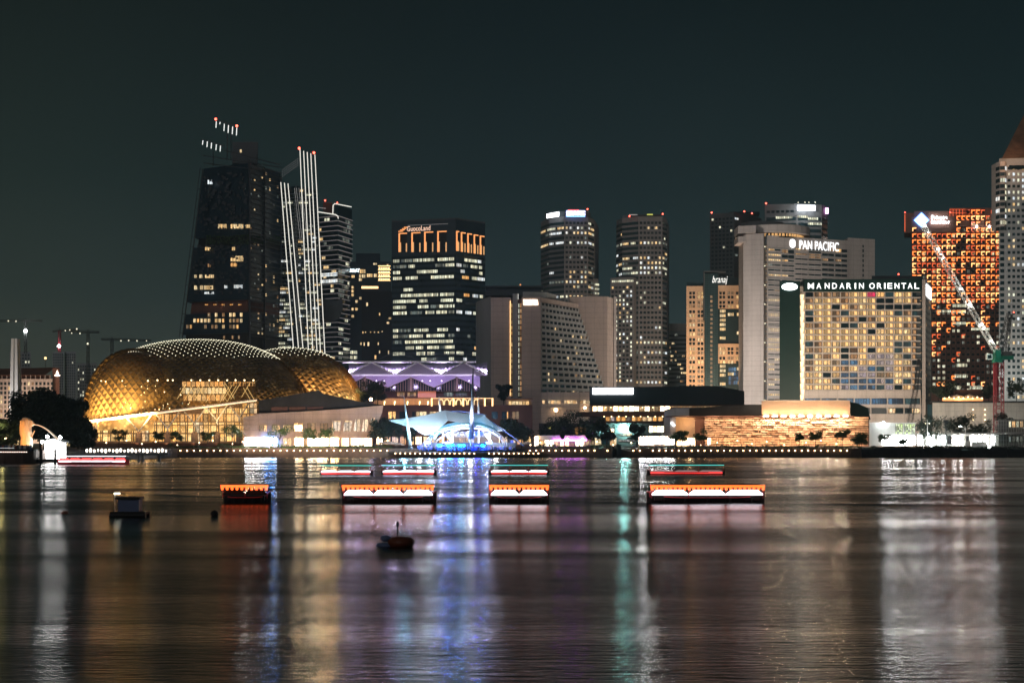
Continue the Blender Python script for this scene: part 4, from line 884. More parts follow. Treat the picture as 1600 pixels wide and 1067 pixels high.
# ---- beige apartment tower with a blue glass slot
YB = 1060.0
T = empty('beige_tower', (X(1101, YB), YB, GZ), 'beige tower with paired square windows cut by blue glass panels, beside the tall pale hotel', 'tower')
q = MB(); q.pxbox(1072.5, 1101, 447, 692.5, YB, 34); q.build('wall', 'beige', T)
q = MB(); q.pxbox(1101, 1122, 427, 692.5, YB - 3, 40); q.build('glass_core', 'glass_blue', T); q = MB(); q.pxbox(1099.5, 1101, 424.5, 500, YB - 4, 3); q.pxbox(1099, 1134, 423.5, 425, YB - 3, 20); q.build('core_edge', 'tower_grey_dark', T)
q = MB(); q.pxbox(1073, 1101, 441, 447, YB + 1.5, 30); q.pxbox(1122, 1166, 434, 446, YB + 4, 28); q.build('roof_block', 'glass_blue', T)
for y0, y1 in ((446, 482), (537, 567.5)): q = MB(); q.pxbox(1122, 1168, y0, y1, YB, 32); q.build('wall', 'beige', T)
for y0, y1 in ((482, 537), (567.5, 692.5)): q = MB(); q.pxbox(1122, 1168, y0, y1, YB + 2.5, 29); q.build('glass_wall', 'glass_blue', T)
ws = Win(T); fA = face_px(1072.5, YB - 0.02, 1101, YB - 0.02); fB = face_px(1122, YB - 0.02, 1168, YB - 0.02); fC = face_px(1122, YB + 2.48, 1168, YB + 2.48); fD = face_px(1101, YB - 3.02, 1122, YB - 3.02)
rng = random.Random(61)
def pm(): return rng.choice(['lit_warm', 'lit_room', 'lit_warm_dim', 'glass', 'glass', 'glass', 'glass'])
rowsA = []
py = 456.0; k = 0
while py < 602: rowsA.append(py); py += 6.2 if k % 2 == 0 else 8.3; k += 1
for py in rowsA:
    for g0 in (1077, 1090):
        m_ = pm()
        for d_ in (0, 5.2): px_win(ws, fA, g0 + d_, py, 3.7, 4.3, m_, 0.1)
for py in [p_ for p_ in rowsA if p_ < 480 or 539 < p_ < 566]:
    for g0 in (1124, 1137, 1150, 1163):
        m_ = pm()
        for d_ in (0, 5.2):
            if g0 + d_ < 1165: px_win(ws, fB, g0 + d_, py, 3.7, 4.3, m_, 0.1)
for py in [484 + 7.0 * k for k in range(8)] + [570 + 6.9 * k for k in range(5)]:
    if rng.random() < 0.75: px_win(ws, fC, 1124.5, py, 9, 4.4, 'lit_warm', 0.15)
for px, py, m_ in ((1137, 489, 'lit_warm'), (1151, 489, 'lit_warm'), (1151, 518, 'lit_warm'), (1151, 574, 'lit_warm'), (1137, 582, 'lit_warm'), (1152, 596, 'lit_room')): px_win(ws, fC, px, py, 9.5, 4.6, m_, 0.15)
for k in range(22): px_win(ws, fD, 1109.5, 462 + 6.9 * k, 4.2, 4, 'lit_warm_dim' if k % 5 else 'lit_red_dim' if 'lit_red_dim' in M else 'lit_warm_dim', 0.12)
for py in range(574, 602, 7): px_win(ws, fC, 1138, py, 20, 5.6, 'lit_blue', 0.08)
ws.finish()
q = MB()
for k in range(9): q.pxbox(1101.6 + 2.45 * k, 1101.9 + 2.45 * k, 428, 604, YB - 3.12, 0.1)
for k in range(50): q.pxbox(1101, 1122, 430 + 3.5 * k, 430.35 + 3.5 * k, YB - 3.15, 0.1)
q.build('mullion', 'glass_line' if 'glass_line' in M else wall('glass_line', (0.05, 0.12, 0.14), 0.5) and 'glass_line', T)
text('branaj', face_px(1112, YB - 3.1, 1140, YB - 3.1), 0.4, 11.8, Z(446, YB), Z(432, YB), 'led_white', T, d=0.4, shear=0.3)
lamp('AREA', P(1118, 640, YB - 60), 6e4, (1, 0.62, 0.34), 20, P(1118, 520, YB), sy=10)
# ---- small grey block
Yg = 1150.0
T = empty('grey_block', (X(1058, Yg), Yg, GZ), 'small pale grey office block with banded floors, left of the beige tower', 'building')
q = MB(); q.pxbox(1042, 1074, 507, 692.5, Yg, 30); q.build('wall', 'block_pale', T); q = MB(); q.pxbox(1043.5, 1073, 505.5, 517, Yg - 0.5, 20); q.build('parapet', 'hotel_cream', T)
f = face_px(1042, Yg - 0.02, 1074, Yg - 0.02); ws = Win(T); q = MB()
for j in range(12): z = Z(523 + j * 6.6, Yg); f.box(q, 0.5, f.L - 0.3, z - 1.7, z, -0.05, 0.05)
q.build('window_band', 'tower_grey_dark', T); runs(ws, f, 12, Z(599, Yg), Z(520, Yg), 0.4, 9, 0.3, ['lit_office_dim', 'lit_warm_dim', 'lit_warm'], 0.2, 0.06); ws.finish()

# ---- tall pale slab hotel
YP = 960.0
T = empty('tall_pale_hotel', (X(1193, YP), YP, GZ), 'tall pale hotel with a rooftop ring restaurant and a blank end wall', 'hotel')
zp = lambda py: Z(py, YP)
q = MB(); q.prism([(X(1162.5, YP), YP + 3), (X(1180, YP), YP), (X(1193, YP), YP), (X(1196, YP), YP + 3), (X(1196, YP), YP + 24), (X(1163, YP), YP + 24)], GZ, zp(365)); q.build('end_wall', 'hotel_cream', T)
q = MB(); q.pxbox(1196, 1199.5, 366, 692.5, YP + 2.5, 20); q.build('slot_wall', 'tower_grey_dark', T)
pr = [(X(1199, YP), YP + 0.5), (X(1325, YP + 26), YP + 26)]
q = MB(); q.prism(pr + [(pr[1][0], YP + 50), (pr[0][0], YP + 24)], GZ, zp(367.5)); q.build('front_wall', 'hotel_cream', T)
q = MB(); q.prism([(X(1325, YP + 26), YP + 26.2), (X(1367, YP + 34), YP + 34), (X(1367, YP + 34), YP + 60), (X(1325, YP + 26), YP + 49)], GZ, Z(374, YP + 34)); q.build('rear_wing', 'hotel_cream', T)
f = Fac((X(1325, YP + 26), YP + 26.2), (X(1367, YP + 34), YP + 34)); a_ = f.s_at(1347.5); q = MB(); f.box(q, a_, a_ + 1.1, zp(640), zp(373), -0.1, 0.06); q.build('slot', 'glass_blue', T)
q = MB()
for k in range(22): f.box(q, a_, a_ + 1.1, zp(380 + k * 7.9), zp(377 + k * 7.9), 0.05, 0.12)
q.build('slot_sill', 'pale', T)
f = Fac(*pr); ws = Win(T); rng = random.Random(71)
for j in range(31):
    for i in range(6):
        a0 = f.L * (0.012 + i * 0.1655); W = f.L * 0.074; st = i % 2
        z1 = Z(388 + j * 7.85 + (1.0 if st else 0) - 0.4, YP + 26 * i / 6.5)
        r1 = rng.random()
        if i == 0 and rng.random() < 0.30: mm = ('lit_warm', 'lit_warm')
        elif j < 3: mm = tuple(rng.choice(('lit_room', 'lit_warm_dim', 'glass_blue', 'glass_blue')) for _ in '12')
        else: mm = tuple('glass_blue' if rng.random() > (0.10 if j < 20 else 0.3) else rng.choice(('lit_warm', 'lit_warm_dim', 'lit_office_dim')) for _ in '12')
        if st and j < 2: hh = 2.6
        else: hh = 1.45
        for d_, m_ in zip((0, W * 1.03), mm): ws.add(f, a0 + d_, a0 + d_ + W * 0.96, z1 - hh, z1, m_, 0.08)
q = MB()
for j in range(32): z = Z(391.3 + j * 7.85, YP + 13); f.box(q, 0.2, f.L, z - 0.5, z + 0.15, 0, 0.35)
q.build('sill_course', 'pale', T); ws.finish()
q = MB(); r_ = random.Random(4)
for j in range(34): z = zp(386 + j * 7); q.box(X(1196.8, YP), X(1198.6, YP), YP + 1.9, YP + 2.5, z, z + 1.3)
q.build('stair_light', 'lit_warm_dim', T)
for j in range(9):
    q = MB(); q.ball((X(1195.8, YP), YP + 1.5, zp(385 + j * 30)), 0.35); q.build('slot_lamp', 'dot', T)
f = Fac(*pr); text('PAN PACIFIC', f, f.s_at(1249), f.s_at(1310), zp(386), zp(372), glow('sign_letter', (0.98, 1, 1), 1.5, True), T, bold=0.0, d=0.5)
q = MB(); a_ = f.s_at(1238); zc = zp(377)
for k in range(7): h = [3.0, 4.2, 4.8, 5.0, 4.8, 4.2, 3.0][k]; f.box(q, a_ - 2.1 + k * 0.62, a_ - 1.75 + k * 0.62 + 0.2, zc - h / 2 - 0.8, zc + h / 2, 0.1, 0.5)
q.build('logo', 'sign_letter', T)
# rooftop ring: curved brim, lit restaurant, drum
def arc_band(cx, cy, r, a0, a1, n): return [(cx + r * math.cos(R(a0 + (a1 - a0) * k / n)), cy + r * math.sin(R(a0 + (a1 - a0) * k / n))) for k in range(n + 1)]
cx, cyy = X(1218, YP), YP + 26
def ell(sx, sy, n=28): return [(cx + sx * math.cos(2 * math.pi * k / n), cyy + sy * math.sin(2 * math.pi * k / n)) for k in range(n)]
q = MB(); q.prism(ell(25.5, 25), zp(362.5), zp(350)); q.build('brim', 'hotel_cream', T)
q = MB(); q.prism(ell(20, 22), zp(369), zp(362.4)); q.build('restaurant', 'lit_rooftop' if 'lit_rooftop' in M else 'black', T)
q = MB()
for k in range(26):
    a_ = R(183 + k * 6.9); x = cx + 20.15 * math.cos(a_); y = cyy + 22.15 * math.sin(a_); s_ = 0.55 + 0.8 * ((k * 7) % 5) / 5
    q.box(x - s_, x + s_, y - 0.1, y + 0.1, zp(367.5), zp(363.2))
q.build('restaurant_window', 'lit_amber', T)
q = MB(); q.prism([(cx - 7 + 15 * math.cos(2 * math.pi * k / 20), cyy + 2 + 14 * math.sin(2 * math.pi * k / 20)) for k in range(20)], zp(350), zp(340)); q.build('drum', 'tower_grey', T)
q = MB(); q.prism([(X(1153.5, YP), YP + 1), (X(1165, YP), YP - 2), (X(1165, YP), YP + 20), (X(1153.5, YP), YP + 18)], zp(378.5), zp(369.5)); q.prism([(X(1153.5, YP), YP + 1), (X(1180, YP), YP - 3), (X(1180, YP), YP + 20), (X(1153.5, YP), YP + 18)], zp(364.3), zp(353)); q.build('brim', 'hotel_cream', T)
lamp('AREA', P(1180, 640, YP - 95), 1.0e5, (1, 0.88, 0.78), 30, P(1190, 480, YP), sy=8)

# ---- lantern fronted hotel with lettered fascia
YO = 860.0
T = empty('lettered_hotel', (X(1256, YO), YO, GZ), 'broad cream hotel with a grid of gold windows under a dark lettered fascia', 'hotel')
z_ = lambda py: Z(py, YO)
q = MB(); q.pxbox(1218, 1250, 439, 692.5, YO - 1.5, 26); q.build('green_panel', 'green_dark', T)
q = MB(); q.lathe([(0.01, 0), (4.8, 0.3), (4.8, 0.7), (0.01, 1.0)], (0, 0, 0), 24)
q2 = MB(); q2.v = [(X(1233, YO) + x, YO - 1.5 - 0.6 * z, z_(449) + y * (0.5 if y > 0 else 0.42)) for x, y, z in q.v]; q2.f = q.f; q2.m = q.m; q2.uv = q.uv; q2.build('logo', glow('fan_logo', (0.9, 1.0, 1.0), 4.5, True), T)
q = MB(); q.pxbox(1250, 1257, 447, 692.5, YO + 1.5, 20); q.build('niche', 'hotel_cream', T)
for j in range(19):
    q = MB(); y = YO - 0.2; a, b = X(1250.6, YO), X(1257, YO); z0 = z_(462 + j * 8.7 + 6.2); z1 = z_(462 + j * 8.7 - 1.6); off = 0.5 if j % 2 else 0
    q.hexa([(a + 0.3 + off, y, z0), (b - 0.9 + off, y, z0), (b - 0.9 + off, y + 1.5, z0), (a + 0.3 + off, y + 1.5, z0)], [(a + off * 0.6, y - 0.5, z1), (b - 0.5 + off * 0.4, y - 0.5, z1), (b - 0.5 + off * 0.4, y + 1.5, z1), (a + off * 0.6, y + 1.5, z1)])
    q.build('lantern', 'lantern_glow' if 'lantern_glow' in M else glow('lantern_glow', (1.0, 0.74, 0.42), 1.15) and 'lantern_glow', T)
fO = Fac((X(1256.5, YO), YO), (X(1441, YO), YO)); LO = fO.L
q = MB(); fO.box(q, 0, LO, GZ, z_(437), -24, -1.6); q.build('recessed_wall', 'tower_grey_dark', T)
q = MB(); fO.box(q, -0.3, fO.s_at(1439), z_(456), z_(436.5), -1.4, 0.5); q.build('fascia', 'green_dark', T)
q = MB(); fO.box(q, fO.s_at(1440), LO, z_(692), z_(436.6), -1.5, -0.3); q.build('dark_slot', 'glass_blue', T)
nb = 12; a0 = fO.s_at(1257.5); a1 = fO.s_at(1424.5); W = (a1 - a0) / nb; rows = 16; Hh = (z_(455.5) - z_(610)) / rows
q = MB(); e_ = fO.s_at(1438.5)
for j in range(rows + 1): z = z_(610) + j * Hh; fO.box(q, -0.2, e_, z - 0.40, z + 0.42, -1.58, 0.15)
q.build('floor_slab', 'hotel_cream', T)
for i in range(nb + 1):
    a = a0 + i * W
    q = MB(); fO.box(q, a - 0.26, a + 0.26, z_(610), z_(610) + rows * Hh, -1.57, 0.02); q.build('pier', 'hotel_cream', T)
ws = Win(T); rng = random.Random(81)
for j in range(rows):          # j = 0 is the lowest floor
    jt = rows - 1 - j
    for i in range(nb + 1):
        a = a0 + i * W; z = z_(610) + j * Hh
        r_ = rng.random(); m_ = 'lit_room' if r_ < 0.66 else ('lit_room_dim' if r_ < 0.84 else ('glass' if r_ < 0.95 else 'lit_teal'))
        if jt == 0 and i == 7: m_ = 'lit_red'
        if jt in (1, 2) and i in (8, 9): m_ = 'glass'
        if jt == 2 and i >= 9: m_ = 'glass'
        if jt == 8 and i in (10, 11): m_ = 'lit_teal'
        if jt >= 10 and 3 < i < 10 and rng.random() < 0.6: m_ = 'lit_violet' if rng.random() < 0.5 else 'lit_blue'
        if jt >= 13 and 3 < i < 7: m_ = 'lit_blue' if rng.random() < 0.7 else 'lit_violet'
        if i == nb: ws.add(fO, a + 0.3, a + (3.6 - 0.12 * jt if m_ != 'glass' else 2.6), z + 0.5, z + Hh * 0.78, 'lit_room_dim' if m_.startswith('lit_room') else m_, -1.5)
        else: ws.add(fO, a + 0.55, a + W - 0.5, z + 0.75, z + Hh - 0.55, m_, -1.5)
ws.finish()
rn = random.Random(5); q = MB()                              # half-drawn curtains in the lit rooms
for j in range(rows):
    for i in range(nb):
        if rn.random() < 0.45:
            a = a0 + i * W; z = z_(610) + j * Hh; s_ = rn.choice((0.3, W - 1.6)); fO.box(q, a + s_, a + s_ + rn.uniform(0.7, 1.4), z + 0.45, z + Hh - 0.42, -1.38, -1.3)
q.build('curtain', 'canvas', T)['kind'] = 'stuff'
q = MB(); fO.box(q, -0.2, fO.s_at(1438.5), z_(622), z_(610) - 0.45, -1.58, 0.35); fO.box(q, -0.2, e_, z_(637), z_(631.5), -1.58, 0.2); fO.box(q, -0.2, e_, GZ, z_(646.5), -1.58, 0.2)
for k in range(8): fO.box(q, fO.s_at(1256 + k * 26), fO.s_at(1257.6 + k * 26), z_(646.4), z_(622.1), -1.57, 0.1)
q.build('podium', 'hotel_cream', T); ws = Win(T)
for k in range(8):
    for h_ in (0, 1):
        s0 = fO.s_at(1258 + k * 26 + h_ * 12); s1 = fO.s_at(1269 + k * 26 + h_ * 12)
        if s1 > e_: continue
        ws.add(fO, s0, s1, z_(631.3), z_(622.8), 'lit_blue' if k < 6 else 'lit_teal', -1.4)
        if k > 4: ws.add(fO, s0, s1, z_(645), z_(638), 'lit_shop_dim' if (k + h_) % 3 else 'glass', -1.4)
ws.finish()
fS = Fac((X(1446.5, YO), YO + 0.5), (X(1458, YO + 26), YO + 30)); q = MB(); q.prism([(X(1446.5, YO), YO + 0.5), (X(1458, YO + 26), YO + 30), (X(1440, YO + 26), YO + 40), (X(1441, YO), YO + 0.5)], GZ, z_(437)); q.build('end_wall', 'hotel_cream', T)
ws = Win(T)
punch(ws, fS, 4, 17, z_(630), z_(462), 0.45, 0.45, picker(5, [(0.05, 'lit_room_dim')], 'tower_grey'), 0.05); ws.finish(30)
q = MB(); fS.box(q, 3, fS.L * 0.93, z_(461), z_(443), 0, 0.4); q.build('side_sign', 'sign_white', T)
for j in range(12): q = MB(); fO.box(q, LO - 1.5, LO - 0.4, z_(470 + j * 13.5) - 0.3, z_(470 + j * 13.5) + 0.3, -0.3, 0.1); q.build('slot_lamp', 'lit_warm_dim', T)
# lettering with wide spacing, one letter at a time on a gentle rise
wds = 'MANDARIN ORIENTAL'; n = len(wds)
cxs = {'M': 1266.5}; xs_ = [1266.5, 1279, 1292, 1303.5, 1315, 1326, 1336, 1345.5, None, 1362, 1373.5, 1382, 1390, 1401, 1411.5, 1421.5, 1432]
letters = MB()
for ch, cx_ in zip(wds, xs_):
    if cx_ is None: continue
    w_ = {'M': 9.5, 'I': 2.2, 'O': 8.5}.get(ch, 7.4); o_ = text(ch, fO, fO.s_at(cx_ - w_ / 2), fO.s_at(cx_ + w_ / 2), z_(451.5), z_(442.5), 'sign_letter', T, name='letter', bold=0.008, d=0.9)
q = MB(); q.pxbox(1362, 1442, 431, 437, YO + 30, 12); q.build('plant_room', 'tower_grey_dark', T); beacon(*P(1404, 428.5, YO + 30), T, r=0.5)
lamp('AREA', P(1340, 655, YO - 90), 8.5e4, (1, 0.80, 0.60), 60, P(1340, 520, YO), sy=8)

# ---- tower with orange lit recessed windows
YA = 1250.0
T = empty('orange_grid_tower', (X(1500, YA), YA, GZ), 'dark tower covered by a grid of orange glowing hooded windows behind the lit crane boom', 'tower')
za = lambda py: Z(py, YA)
q = MB(); q.pxbox(1424, 1562, 338, 692.5, YA, 40); q.build('wall', 'orange_wall' if 'orange_wall' in M else wall('orange_wall', (0.36, 0.19, 0.15), 0.8) and 'orange_wall', T)
q = MB(); q.pxbox(1413, 1428, 333, 364, YA + 2, 30); q.pxbox(1484, 1562, 325, 338, YA + 0.5, 30); q.pxbox(1428, 1484, 330, 338, YA + 0.5, 30); q.build('upper_block', 'orange_wall', T)
q = MB(); f = face_px(1424, YA - 0.02, 1562, YA - 0.02)
nc, nr = 18, 37; W = f.L / nc; Hh = (za(354) - za(612)) / 28
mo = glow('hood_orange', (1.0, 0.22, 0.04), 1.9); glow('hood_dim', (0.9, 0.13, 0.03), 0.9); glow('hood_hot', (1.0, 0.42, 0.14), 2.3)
bym = {'hood_orange': MB(), 'hood_dim': MB(), 'hood_hot': MB()}; ws = Win(T); rng = random.Random(91); niches = []
for j in range(-3, 28):
    for i in range(nc):
        py = 356 + j * 9.25; pc = 1428 + i * 7.67
        if j < 0 and (pc < 1497 or pc > 1545 and j != -3 or rng.random() < 0.35): continue
        if 1428 < pc < 1490 and py < 360: continue
        up = 1.0 if py < 470 else (0.45 if py < 505 else 0.10)
        if pc < 1470 and py > 500: up = 0.30
        if pc < 1455 and py > 545: up = 0.05
        if 1497 < pc < 1518 and py < 500: up *= 0.55
        up *= 0.97; a = i * W + 0.6; z1 = za(py) ; z0 = z1 - Hh * 0.66; b_ = a + W * 0.72
        dark_m = 'glass' if rng.random() < 0.7 else 'lit_office_dim'
        if py > 500: dark_m = rng.choice(['glass'] * 8 + ['lit_office', 'lit_office', 'lit_office_dim'])
        on = rng.random() < up
        ws.add(f, a + 0.7, b_, z0 + 0.3, z1 - 0.8, (rng.choice(['lit_warm', 'lit_warm_dim', 'glass', 'glass', 'glass']) if on else dark_m), 0.15)
        niches.append((a, b_, z0, z1, on))
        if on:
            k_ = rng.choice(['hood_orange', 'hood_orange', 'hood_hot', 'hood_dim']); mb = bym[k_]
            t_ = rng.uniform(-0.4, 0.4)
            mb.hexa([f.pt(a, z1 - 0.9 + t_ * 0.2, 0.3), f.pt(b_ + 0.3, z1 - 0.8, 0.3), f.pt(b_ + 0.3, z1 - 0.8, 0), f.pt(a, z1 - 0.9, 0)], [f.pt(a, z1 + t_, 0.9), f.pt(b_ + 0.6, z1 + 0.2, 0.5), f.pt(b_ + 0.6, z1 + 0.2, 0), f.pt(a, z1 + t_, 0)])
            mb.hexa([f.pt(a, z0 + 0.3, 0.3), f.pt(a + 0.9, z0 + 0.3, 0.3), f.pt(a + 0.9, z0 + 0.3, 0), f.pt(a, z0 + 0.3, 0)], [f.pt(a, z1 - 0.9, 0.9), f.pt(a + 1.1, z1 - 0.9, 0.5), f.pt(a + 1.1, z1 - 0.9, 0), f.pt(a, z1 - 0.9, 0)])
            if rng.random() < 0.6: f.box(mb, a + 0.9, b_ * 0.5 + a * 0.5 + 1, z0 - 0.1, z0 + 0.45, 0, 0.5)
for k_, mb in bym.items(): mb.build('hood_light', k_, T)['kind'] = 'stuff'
fr_ = MB()
for a, b_, z0, z1, on in niches:
    f.box(fr_, a - 0.35, a - 0.05, z0 - 0.6, z1 + 0.8, 0, 1.0); f.box(fr_, a - 0.05, b_ + 0.5, z1 + 0.5, z1 + 0.85, 0, 1.2)
fr_.build('hood', 'dark_frame', T)['kind'] = 'stuff'
for (x0, x1, y_, h_) in ((1488, 1509, 475, 5), (1488, 1509, 484, 5), (1488, 1509, 503, 4), (1462, 1486, 484, 4), (1493, 1511, 568, 5), (1491, 1512, 585, 5), (1517, 1546, 512, 4), (1515, 1535, 603, 5), (1490, 1502, 603, 5)): px_win(ws, f, x0, y_, x1 - x0, h_, 'lit_office', 0.2)
ws.finish()
q = MB()
for k in range(4): q.pxbox(1484, 1532, 327 + k * 5.5, 327.5 + k * 5.5, YA + 0.1, 0.4)
for k in range(10): q.pxbox(1484 + k * 5, 1484.6 + k * 5, 327, 347, YA + 0.1, 0.4)
q.pxbox(1413.5, 1414.5, 335, 362, YA + 1.6, 0.3); q.build('scaffold_light', 'hood_dim', T)
q = MB(); q.pxprism([(1440, 333.5), (1450.5, 344), (1440, 354.5), (1429.5, 344)], YA - 2.4, 0.6); q.build('diamond_sign', glow('diamond', (0.45, 0.80, 1.0), 3.2, True), T)
q = MB(); q.pxprism([(1440, 332), (1452, 344), (1440, 356), (1428, 344)], YA - 1.75, 0.5); q.build('diamond_frame', 'sign_blue', T)
fq = face_px(1455, YA - 2, 1484, YA - 2); text('Private', fq, 0, fq.L * 0.86, za(343.5), za(337.3), 'sign_white', T, bold=0.03); text('Banking', fq, 0, fq.L * 0.99, za(351.5), za(345), 'sign_white', T, bold=0.03)
for px, py in ((1526, 354), (1546, 354)): q = MB(); q.ball(P(px, py, YA - 3), 0.9); q.build('site_lamp', 'globe_white', T)
for px in (1414, 1485): beacon(*P(px, 332, YA), T, r=0.5)

# ---- right-hand tower with a pyramid roof
YR_ = 900.0
T = empty('pyramid_roof_tower', (X(1580, YR_), YR_, GZ), 'pale tower with square windows and a copper toned pyramid roof at right edge', 'tower')
zr = lambda py: Z(py, YR_)
q = MB(); q.prism([(X(1561, YR_), YR_), (X(1660, YR_), YR_ - 4), (X(1680, YR_ + 40), YR_ + 40), (X(1562, YR_ + 40), YR_ + 40)], GZ, zr(248)); q.build('wall', 'block_pale', T)
f = Fac((X(1561, YR_), YR_ - 0.02), (X(1660, YR_), YR_ - 4.02)); ws = Win(T); rng = random.Random(101)
for j in range(44):
    py = 261 + j * 9.4
    for i in range(12):
        px = 1574.5 + i * 7.3
        if px > 1612: break
        on = rng.random() < (0.55 if j < 8 else 0.32)
        px_win(ws, f, px, py, 4.3, 4.2, rng.choice(('lit_office', 'lit_white', 'lit_warm')) if on else 'glass_blue', 0.1)
    if j > 10: px_win(ws, f, 1562.8, py, 6.2, 5.4, 'glass_blue' if rng.random() > 0.06 else 'lit_white', 0.1)
q = MB(); q.prism([(X(1557.5, YR_), YR_ + 2), (X(1560, YR_), YR_ - 2.5), (X(1567, YR_), YR_ - 3.5), (X(1572, YR_), YR_ - 0.5), (X(1572, YR_), YR_ + 10), (X(1557.5, YR_), YR_ + 10)], zr(358), zr(254)); q.build('bay', 'hotel_cream', T)
fb = Fac((X(1560, YR_), YR_ - 2.55), (X(1567, YR_), YR_ - 3.55)); fb2 = Fac((X(1567, YR_), YR_ - 3.5), (X(1572, YR_), YR_ - 0.5)); fb0 = Fac((X(1557.5, YR_), YR_ + 2), (X(1560, YR_), YR_ - 2.5))
for j in range(11):
    for fx, pr_ in ((fb0, .1), (fb, .2), (fb2, .7)): z = zr(267 + j * 9.4); ws.add(fx, 0.15, fx.L - 0.1, z, z + 2.3, rng.choice(('lit_office', 'lit_white')) if rng.random() < pr_ else 'glass_blue', 0.12)
ws.finish()
q = MB(); q.pxbox(1577, 1612, 258.5, 264.5, YR_ - 2.6, 0.4); q.build('louvre', 'glass', T)
q = MB(); ap = (X(1622, YR_ + 18), YR_ + 18, zr(128)); rb = [(X(1565, YR_), YR_ - 1, zr(248)), (X(1680, YR_), YR_ - 5, zr(248)), (X(1680, YR_ + 41), YR_ + 41, zr(248)), (X(1565.5, YR_ + 41), YR_ + 41, zr(248))]
q.hexa(rb, [(ap[0] + dx, ap[1] + dy, ap[2]) for dx, dy in ((-1, -1), (1, -1), (1, 1), (-1, 1))]); q.build('pyramid_roof', wall('copper', (0.15, 0.09, 0.06), 0.6, 0.5, 0.15, streak=False) and 'copper', T)
q = MB()
for k in range(24):
    t_ = k / 24; c0 = Vector(rb[0]).lerp(Vector(ap), t_); c1 = Vector(rb[1]).lerp(Vector(ap), t_); q.tube([c0 + Vector((0, -0.2, 0)), c1 + Vector((0, -0.2, 0))], 0.14, 3)
q.build('roof_rib', 'copper', T)
lamp('AREA', P(1590, 252, YR_ - 20), 2200, (1, 0.55, 0.3), 10, P(1600, 215, YR_ + 10), sy=3)
lamp('AREA', P(1588, 623, YR_ - 27), 9e3, (0.95, 0.92, 0.78), 20, P(1590, 480, YR_), sy=4)

# ------------------------------------------------------------------ golden domed theatre
YD = 640.0
T = empty('domed_theatre', (X(300, YD), YD, GZ), 'long golden domed theatre covered in spiky sunshades with white roof dots and glowing glass below', 'theatre')
zd = lambda py: Z(py, YD)
def shell(cx, cyy, a, b, h, zb, pw=2.3, nu=60, nv=44, v1=178, ang=0.0, cut=None, vlo=-4):
    """shell surface: u along the long axis, v round it from the front foot over the top"""
    def S(u, v, off=0.0):
        t_ = math.sin(u); r = max(0.0, 1 - abs(t_) ** pw) ** (1 / pw); cv, sv = math.cos(v), math.sin(v)
        y = -b * r * math.copysign(abs(cv) ** (2 / 2.35), cv); z = h * r * math.copysign(abs(sv) ** (2 / 2.2), sv)
        p_ = Vector((a * t_, y, z))
        if off:
            n_ = Vector((p_.x / a ** 2, p_.y / b ** 2, p_.z / h ** 2)); n_.normalize(); p_ += n_ * off
        return Vector((cx + p_.x * math.cos(ang) - p_.y * math.sin(ang), cyy + p_.x * math.sin(ang) + p_.y * math.cos(ang), zb + p_.z))
    U = lambda i: -math.pi / 2 + math.pi * i / nu; V = lambda j: R(vlo) + (R(v1) - R(vlo)) * j / nv
    return S, U, V, nu, nv
def clad(name, sh, spike, dots=None, keep=None, hood_m='gold', inner='dome_inner', down=0.42, lid=0.0):
    S, U, V, nu, nv = sh; core = MB(); hood = MB(); dt = MB()
    for i in range(0, nu, 2):
        for j in range(0, nv, 2):
            core.quad([S(U(i), V(j), -0.9), S(U(i + 2), V(j), -0.9), S(U(i + 2), V(j + 2), -0.9), S(U(i), V(j + 2), -0.9)])
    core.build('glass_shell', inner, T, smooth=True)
    for i in range(nu):
        for j in range(nv):
            if (i + j) % 2: continue
            # diamond cell centred on (i, j)
            u, v = U(i), V(j)
            if i == 0 or j == 0: continue
            l, r_, bo, to = S(U(i - 1), v), S(U(min(nu, i + 1)), v), S(u, V(j - 1)), S(u, V(j + 1))
            c = S(u, v)
            if keep and not keep(c): continue
            sp_ = spike(c, v) if callable(spike) else spike
            apex = S(u, V(j) - (V(1) - V(0)) * down, sp_)
            hood.quad([l, apex, to]); hood.quad([to, apex, r_])
            if lid > 0.5: hood.quad([l.lerp(bo, 0.12), apex, l]); hood.quad([r_, apex, r_.lerp(bo, 0.12)])
            if dots and dots(c, v): 
                p_ = S(u, V(j) - (V(1) - V(0)) * down, sp_ + 0.2); dt.ball(tuple(p_), 0.21, n=5, rings=3)
    hood.build('sunshade', hood_m, T)
    if dt.v: dt.build('roof_light', 'dot', T)['kind'] = 'stuff'
# glowing interior: brighter near the floors, patchy
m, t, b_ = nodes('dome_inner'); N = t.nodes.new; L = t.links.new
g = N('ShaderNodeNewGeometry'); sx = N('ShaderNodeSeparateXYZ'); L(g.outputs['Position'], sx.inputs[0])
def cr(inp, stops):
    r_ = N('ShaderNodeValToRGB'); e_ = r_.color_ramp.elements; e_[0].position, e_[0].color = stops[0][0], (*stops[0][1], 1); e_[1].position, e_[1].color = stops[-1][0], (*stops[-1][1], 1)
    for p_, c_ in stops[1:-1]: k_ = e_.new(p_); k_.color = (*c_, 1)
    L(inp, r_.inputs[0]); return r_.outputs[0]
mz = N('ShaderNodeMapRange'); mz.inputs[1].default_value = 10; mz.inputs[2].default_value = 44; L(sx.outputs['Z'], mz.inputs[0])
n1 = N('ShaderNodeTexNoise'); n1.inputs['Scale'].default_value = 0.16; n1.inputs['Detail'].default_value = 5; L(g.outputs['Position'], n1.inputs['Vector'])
n2 = N('ShaderNodeTexVoronoi'); n2.inputs['Scale'].default_value = 0.45; L(g.outputs['Position'], n2.inputs['Vector'])
